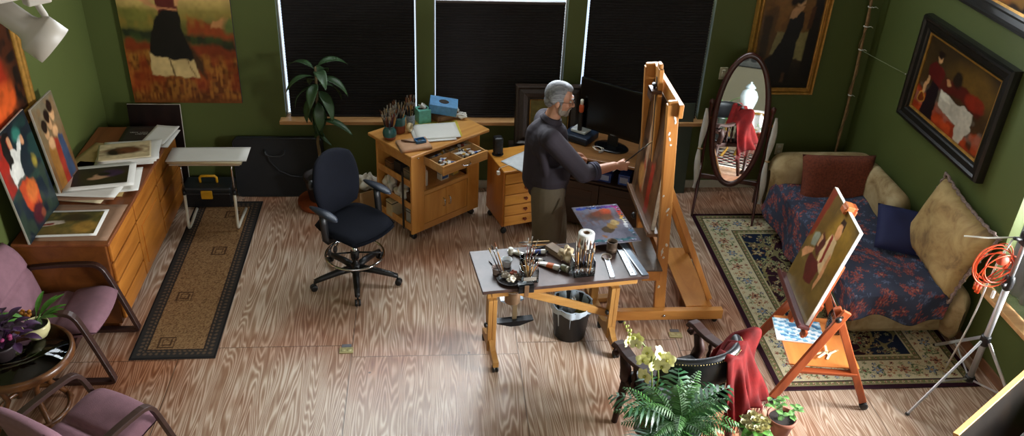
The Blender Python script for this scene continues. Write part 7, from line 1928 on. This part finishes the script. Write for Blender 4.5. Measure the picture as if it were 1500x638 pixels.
def orchid_flower(c, az, el, s, par):
    T = Matrix.Translation(c) @ Matrix.Rotation(az, 4, 'Z') @ Matrix.Rotation(-el, 4, 'Y')   # faces local +x
    m = MB()
    for k, (a, L, W) in enumerate(((90, 1, .62), (210, .95, .6), (330, .95, .6), (25, 1.02, .95), (155, 1.02, .95))):
        ca_, sa_ = cos(R(a)), sin(R(a))
        def fn(u, v, ca_=ca_, sa_=sa_, L=L, W=W):
            w = W*s*.5*sin(pi*min(1, .06+.94*u))**.65*(2*v-1); r = L*s*u
            return (.012*s/.04*sin(u*2.4)-.1*w*w/s, r*ca_-w*sa_, r*sa_+w*ca_)
        m.grid(fn, 8, 6, T=T)
    f = m.build('flower', M_petal, par)
    MB().ell((.012, 0, -.004), (s*.22, s*.16, s*.2), T=T, nu=10, nv=6).build('lip', M_lip, f)
    return f
for (pts, spots) in (([(0, 0, .11), (-.02, .0, .34), (-.04, .03, .52), (-.10, .05, .60), (-.17, .03, .62)], ((3, .05), (4, .045), (2, .055))), ([(0, 0, .11), (.02, .02, .36), (.0, .04, .50), (-.02, .0, .56), (-.06, -.08, .55)], ((2, .06), (3, .062), (4, .06)))):
    st = MB().tube(pts, .0045, 6).build('flower_stem', mat('orchid_stem', '#6d7a35', .5), oc)
    for k, (i, s) in enumerate(spots):
        for q in range(2):
            c = Vector(pts[i])+Vector((rr.uniform(-.05, .05), rr.uniform(-.06, .02), rr.uniform(-.05, .03))); orchid_flower(c, R(-90+rr.uniform(-60, 60)), R(rr.uniform(10, 50)), s*.85, oc)
m = MB()
for k in range(9): m.ell((-.16-.012*k*.6+.01*sin(k*2), .03+.01*cos(k*3), .64+.014*k), (.011-.0006*k, .010-.0006*k, .014-.0006*k), nu=8, nv=6)
m.build('buds', mat('green_bud', '#a3a852', .5), oc)
for az in (200, 330, 80): m = MB(); leaf(m, (0, 0, .11), R(az), .2, .06, R(35), R(60)); m.build('strap_leaf', M_leafg, oc)
# pale flowers in a pot
pedestal('plant_pedestal', 'dark turned pedestal under the pale flower pot', (1.885, 3.62, 0), .07, .41)
bg = thing('potted_flowers', 'pot of pale cream rosette flowers beside the terracotta pot', 'plant', (1.885, 3.62, .41))
MB().lathe([(0, 0), (.06, 0), (.085, .10), (.095, .13), (.092, .14), (.085, .13), (0, .115)], n=28, cap=False).build('pot', mat('pale_pot', '#b9b39a', .5), bg); MB().lathe([(0, .12), (.085, .118)], n=24, cap=False).build('soil', M_soil, bg)
for k in range(9):
    a = 2*pi*k/8; q = .058 if k < 8 else 0; c = Vector((q*cos(a), q*sin(a), .15+.025*(k == 8)+rr.uniform(0, .02))); m = MB()
    for ring_, (np_, r_, e_) in enumerate(((6, .042, 25), (5, .032, 50), (4, .022, 72))):
        for j in range(np_): leaf(m, c, 2*pi*j/np_+ring_*.5, r_, .034, R(e_), R(-25))
    m.build('flower', mat('cream_rosette', '#cdc79a', .5, var=.08), bg)
for k in range(7): m = MB(); leaf(m, (0, 0, .13), 2*pi*k/7+.2, .13, .05, R(20), R(50)); m.build('leaf', M_leafg, bg)
# terracotta pot with spindly green plant
pedestal('plant_pedestal', 'dark turned pedestal under the terracotta pot', (2.07, 3.68, 0), .06, .42)
tp = thing('potted_plant', 'terracotta pot with sparse green sprigs near the wheeled easel', 'plant', (2.07, 3.68, .42))
MB().lathe([(0, 0), (.055, 0), (.078, .12), (.086, .122), (.088, .155), (.080, .155), (.074, .125), (0, .12)], n=32, cap=False).build('pot', mat('terracotta', '#7d4630', .75, var=.12), tp); MB().lathe([(0, .135), (.079, .132)], n=24, cap=False).build('soil', M_soil, tp)
for k in range(11):
    az = rr.uniform(0, 6.28); L = rr.uniform(.06, .13); m = MB(); e = Vector((cos(az)*L*.8, sin(az)*L*.8, .14+L*.9))
    m.tube([(0, 0, .13), e*.5+Vector((0, 0, .08)), e], .0022, 5)
    for j in range(3): leaf(m, e*(.75+.12*j)+Vector((0, 0, .03-.012*j)), az+2.1*j, .042, .022, R(20), R(40))
    m.build('sprig', mat('light_green_leaf', '#4f7a35', .5, var=.3), tp)

# ---- stacked frames leaning at the lower corner
def lean_frame(label, w, h, loc, rot, fm, art, prof):
    o = framed('stored_painting', label, w, h, art, loc, rot, prof, fm)
    MB().bar((0, .03, h*.75), (0, .30, .02-prof[0][1]), .04, .02, bev=.003).build('prop_leg', M_beech, o)
    return o
art = artwork(40, 60, [(0, '#0f0c0a'), (1, '#16110d')], [('n', 0, 1, 8, 8, '#241a12', .5)], seed=111)
SP = [(0, -.004), (0, .010), (.012, .018), (.05, .022), (.056, .018), (.056, -.02), (0, -.02)]
SP2 = [(0, -.004), (0, .008), (.014, .014), (.018, .012), (.018, -.02), (0, -.02)]
lean_frame('dark stored painting with pale wooden edge propped by the light stand', 1.05, .60, (3.505, 3.61, .06), (R(-12), 0, R(34.5)), mat('pale_wood_edge', '#a87f42', .5), art, SP2)
lean_frame('dark stored painting with gilt inner edge propped before another one', .95, .52, (3.665, 3.44, .06), (R(-12), 0, R(34.5)), M_black_frame, art, SP)

# ---- floor boxes and small things on the floor
def floor_box(label, loc, rz):
    t = thing('floor_outlet', label, 'floor outlet', loc, rz)
    MB().bb(-.05, .05, -.033, .033, 0, .007, bev=.002).build('brass_plate', mat('brass_plate', '#a59a6a', .35, .5), t)
    for x in (-.022, .022): MB().lathe([(.014, .007), (.016, .0085), (.012, .009), (0, .0088)], c=(x, 0, 0), n=16).build('round_cover', mat('brass_cover', '#b5ab7c', .3, .5), t)
    MB().bb(-.035, .035, .036, .07, 0, .006, bev=.002).build('flip_lid', mat('grey_lid', '#6a6a70', .4, .4), t)
floor_box('brass floor outlet in the open floor below the office chair', (-.62, 5.05, 0), R(2))
floor_box('brass floor outlet between the studio easel and carved armchair', (1.87, 5.16, 0), R(-4))
# ================================================================== LIGHT, CAMERA
W = bpy.data.worlds.new('sky'); S.world = W; W.use_nodes = True
bgn = W.node_tree.nodes['Background']; bgn.inputs['Color'].default_value = (.66, .80, 1.0, 1); bgn.inputs['Strength'].default_value = 1.4
def area(name, loc, rot, sx, sy, energy, col):
    l = bpy.data.lights.new(name, 'AREA'); l.shape = 'RECTANGLE'; l.size = sx; l.size_y = sy; l.energy = energy; l.color = col
    o = bpy.data.objects.new(name, l); COL.objects.link(o); o.location = loc; o.rotation_euler = rot; return o
for i, (a, b) in enumerate(WINS):
    z0 = 1.9 if i == 1 else 2.05
    area('window_daylight', ((a+b)/2, YB+.30, (z0+WZ1)/2+.1), (R(-60), 0, 0), b-a, WZ1-z0, (80, 135, 160)[i], (.88, .95, 1.0))
area('added_fill_light', (.5, -2.6, 4.0), (R(78), 0, 0), 3.8, 1.6, 75, (1.0, .94, .85))  # warm fill added from behind the camera to brighten surfaces facing it
area('side_window_daylight', (XR+.45, (RW[0]+RW[1])/2, 1.65), (0, R(66), 0), 1.4, 2.2, 1150, (.97, .99, 1.0))

cam = bpy.data.cameras.new('camera'); co_ = bpy.data.objects.new('camera', cam); COL.objects.link(co_)
F_, P_, RO_, YW_ = 1280.0, R(31.0), R(2.9), R(-6.2)
cam.sensor_fit = 'HORIZONTAL'; cam.sensor_width = 36; cam.lens = 36*F_/1500; cam.clip_start = .05
cy_, sy_, cp_, sp_, cr_, sr_ = cos(YW_), sin(YW_), cos(P_), sin(P_), cos(RO_), sin(RO_)
Mc = Matrix(((cr_, -sr_, 0), (sr_, cr_, 0), (0, 0, 1))) @ Matrix(((1, 0, 0), (0, -sp_, -cp_), (0, cp_, -sp_))) @ Matrix(((cy_, sy_, 0), (-sy_, cy_, 0), (0, 0, 1)))
rx_, dn_, fw_ = Mc[0], Mc[1], Mc[2]
co_.matrix_world = Matrix(((rx_[0], -dn_[0], -fw_[0], 0), (rx_[1], -dn_[1], -fw_[1], 0), (rx_[2], -dn_[2], -fw_[2], 4.18), (0, 0, 0, 1)))
S.camera = co_
S.view_settings.view_transform = 'Standard'; S.view_settings.look = 'None'; S.view_settings.gamma = 1; S.view_settings.use_curve_mapping = False
S.view_settings.exposure = 0.0
S.cycles.max_bounces = 8; S.cycles.diffuse_bounces = 4; S.cycles.transmission_bounces = 8; S.cycles.transparent_max_bounces = 8
S.cycles.use_denoising = True; S.cycles.caustics_reflective = False; S.cycles.caustics_refractive = False; S.cycles.sample_clamp_indirect = 6
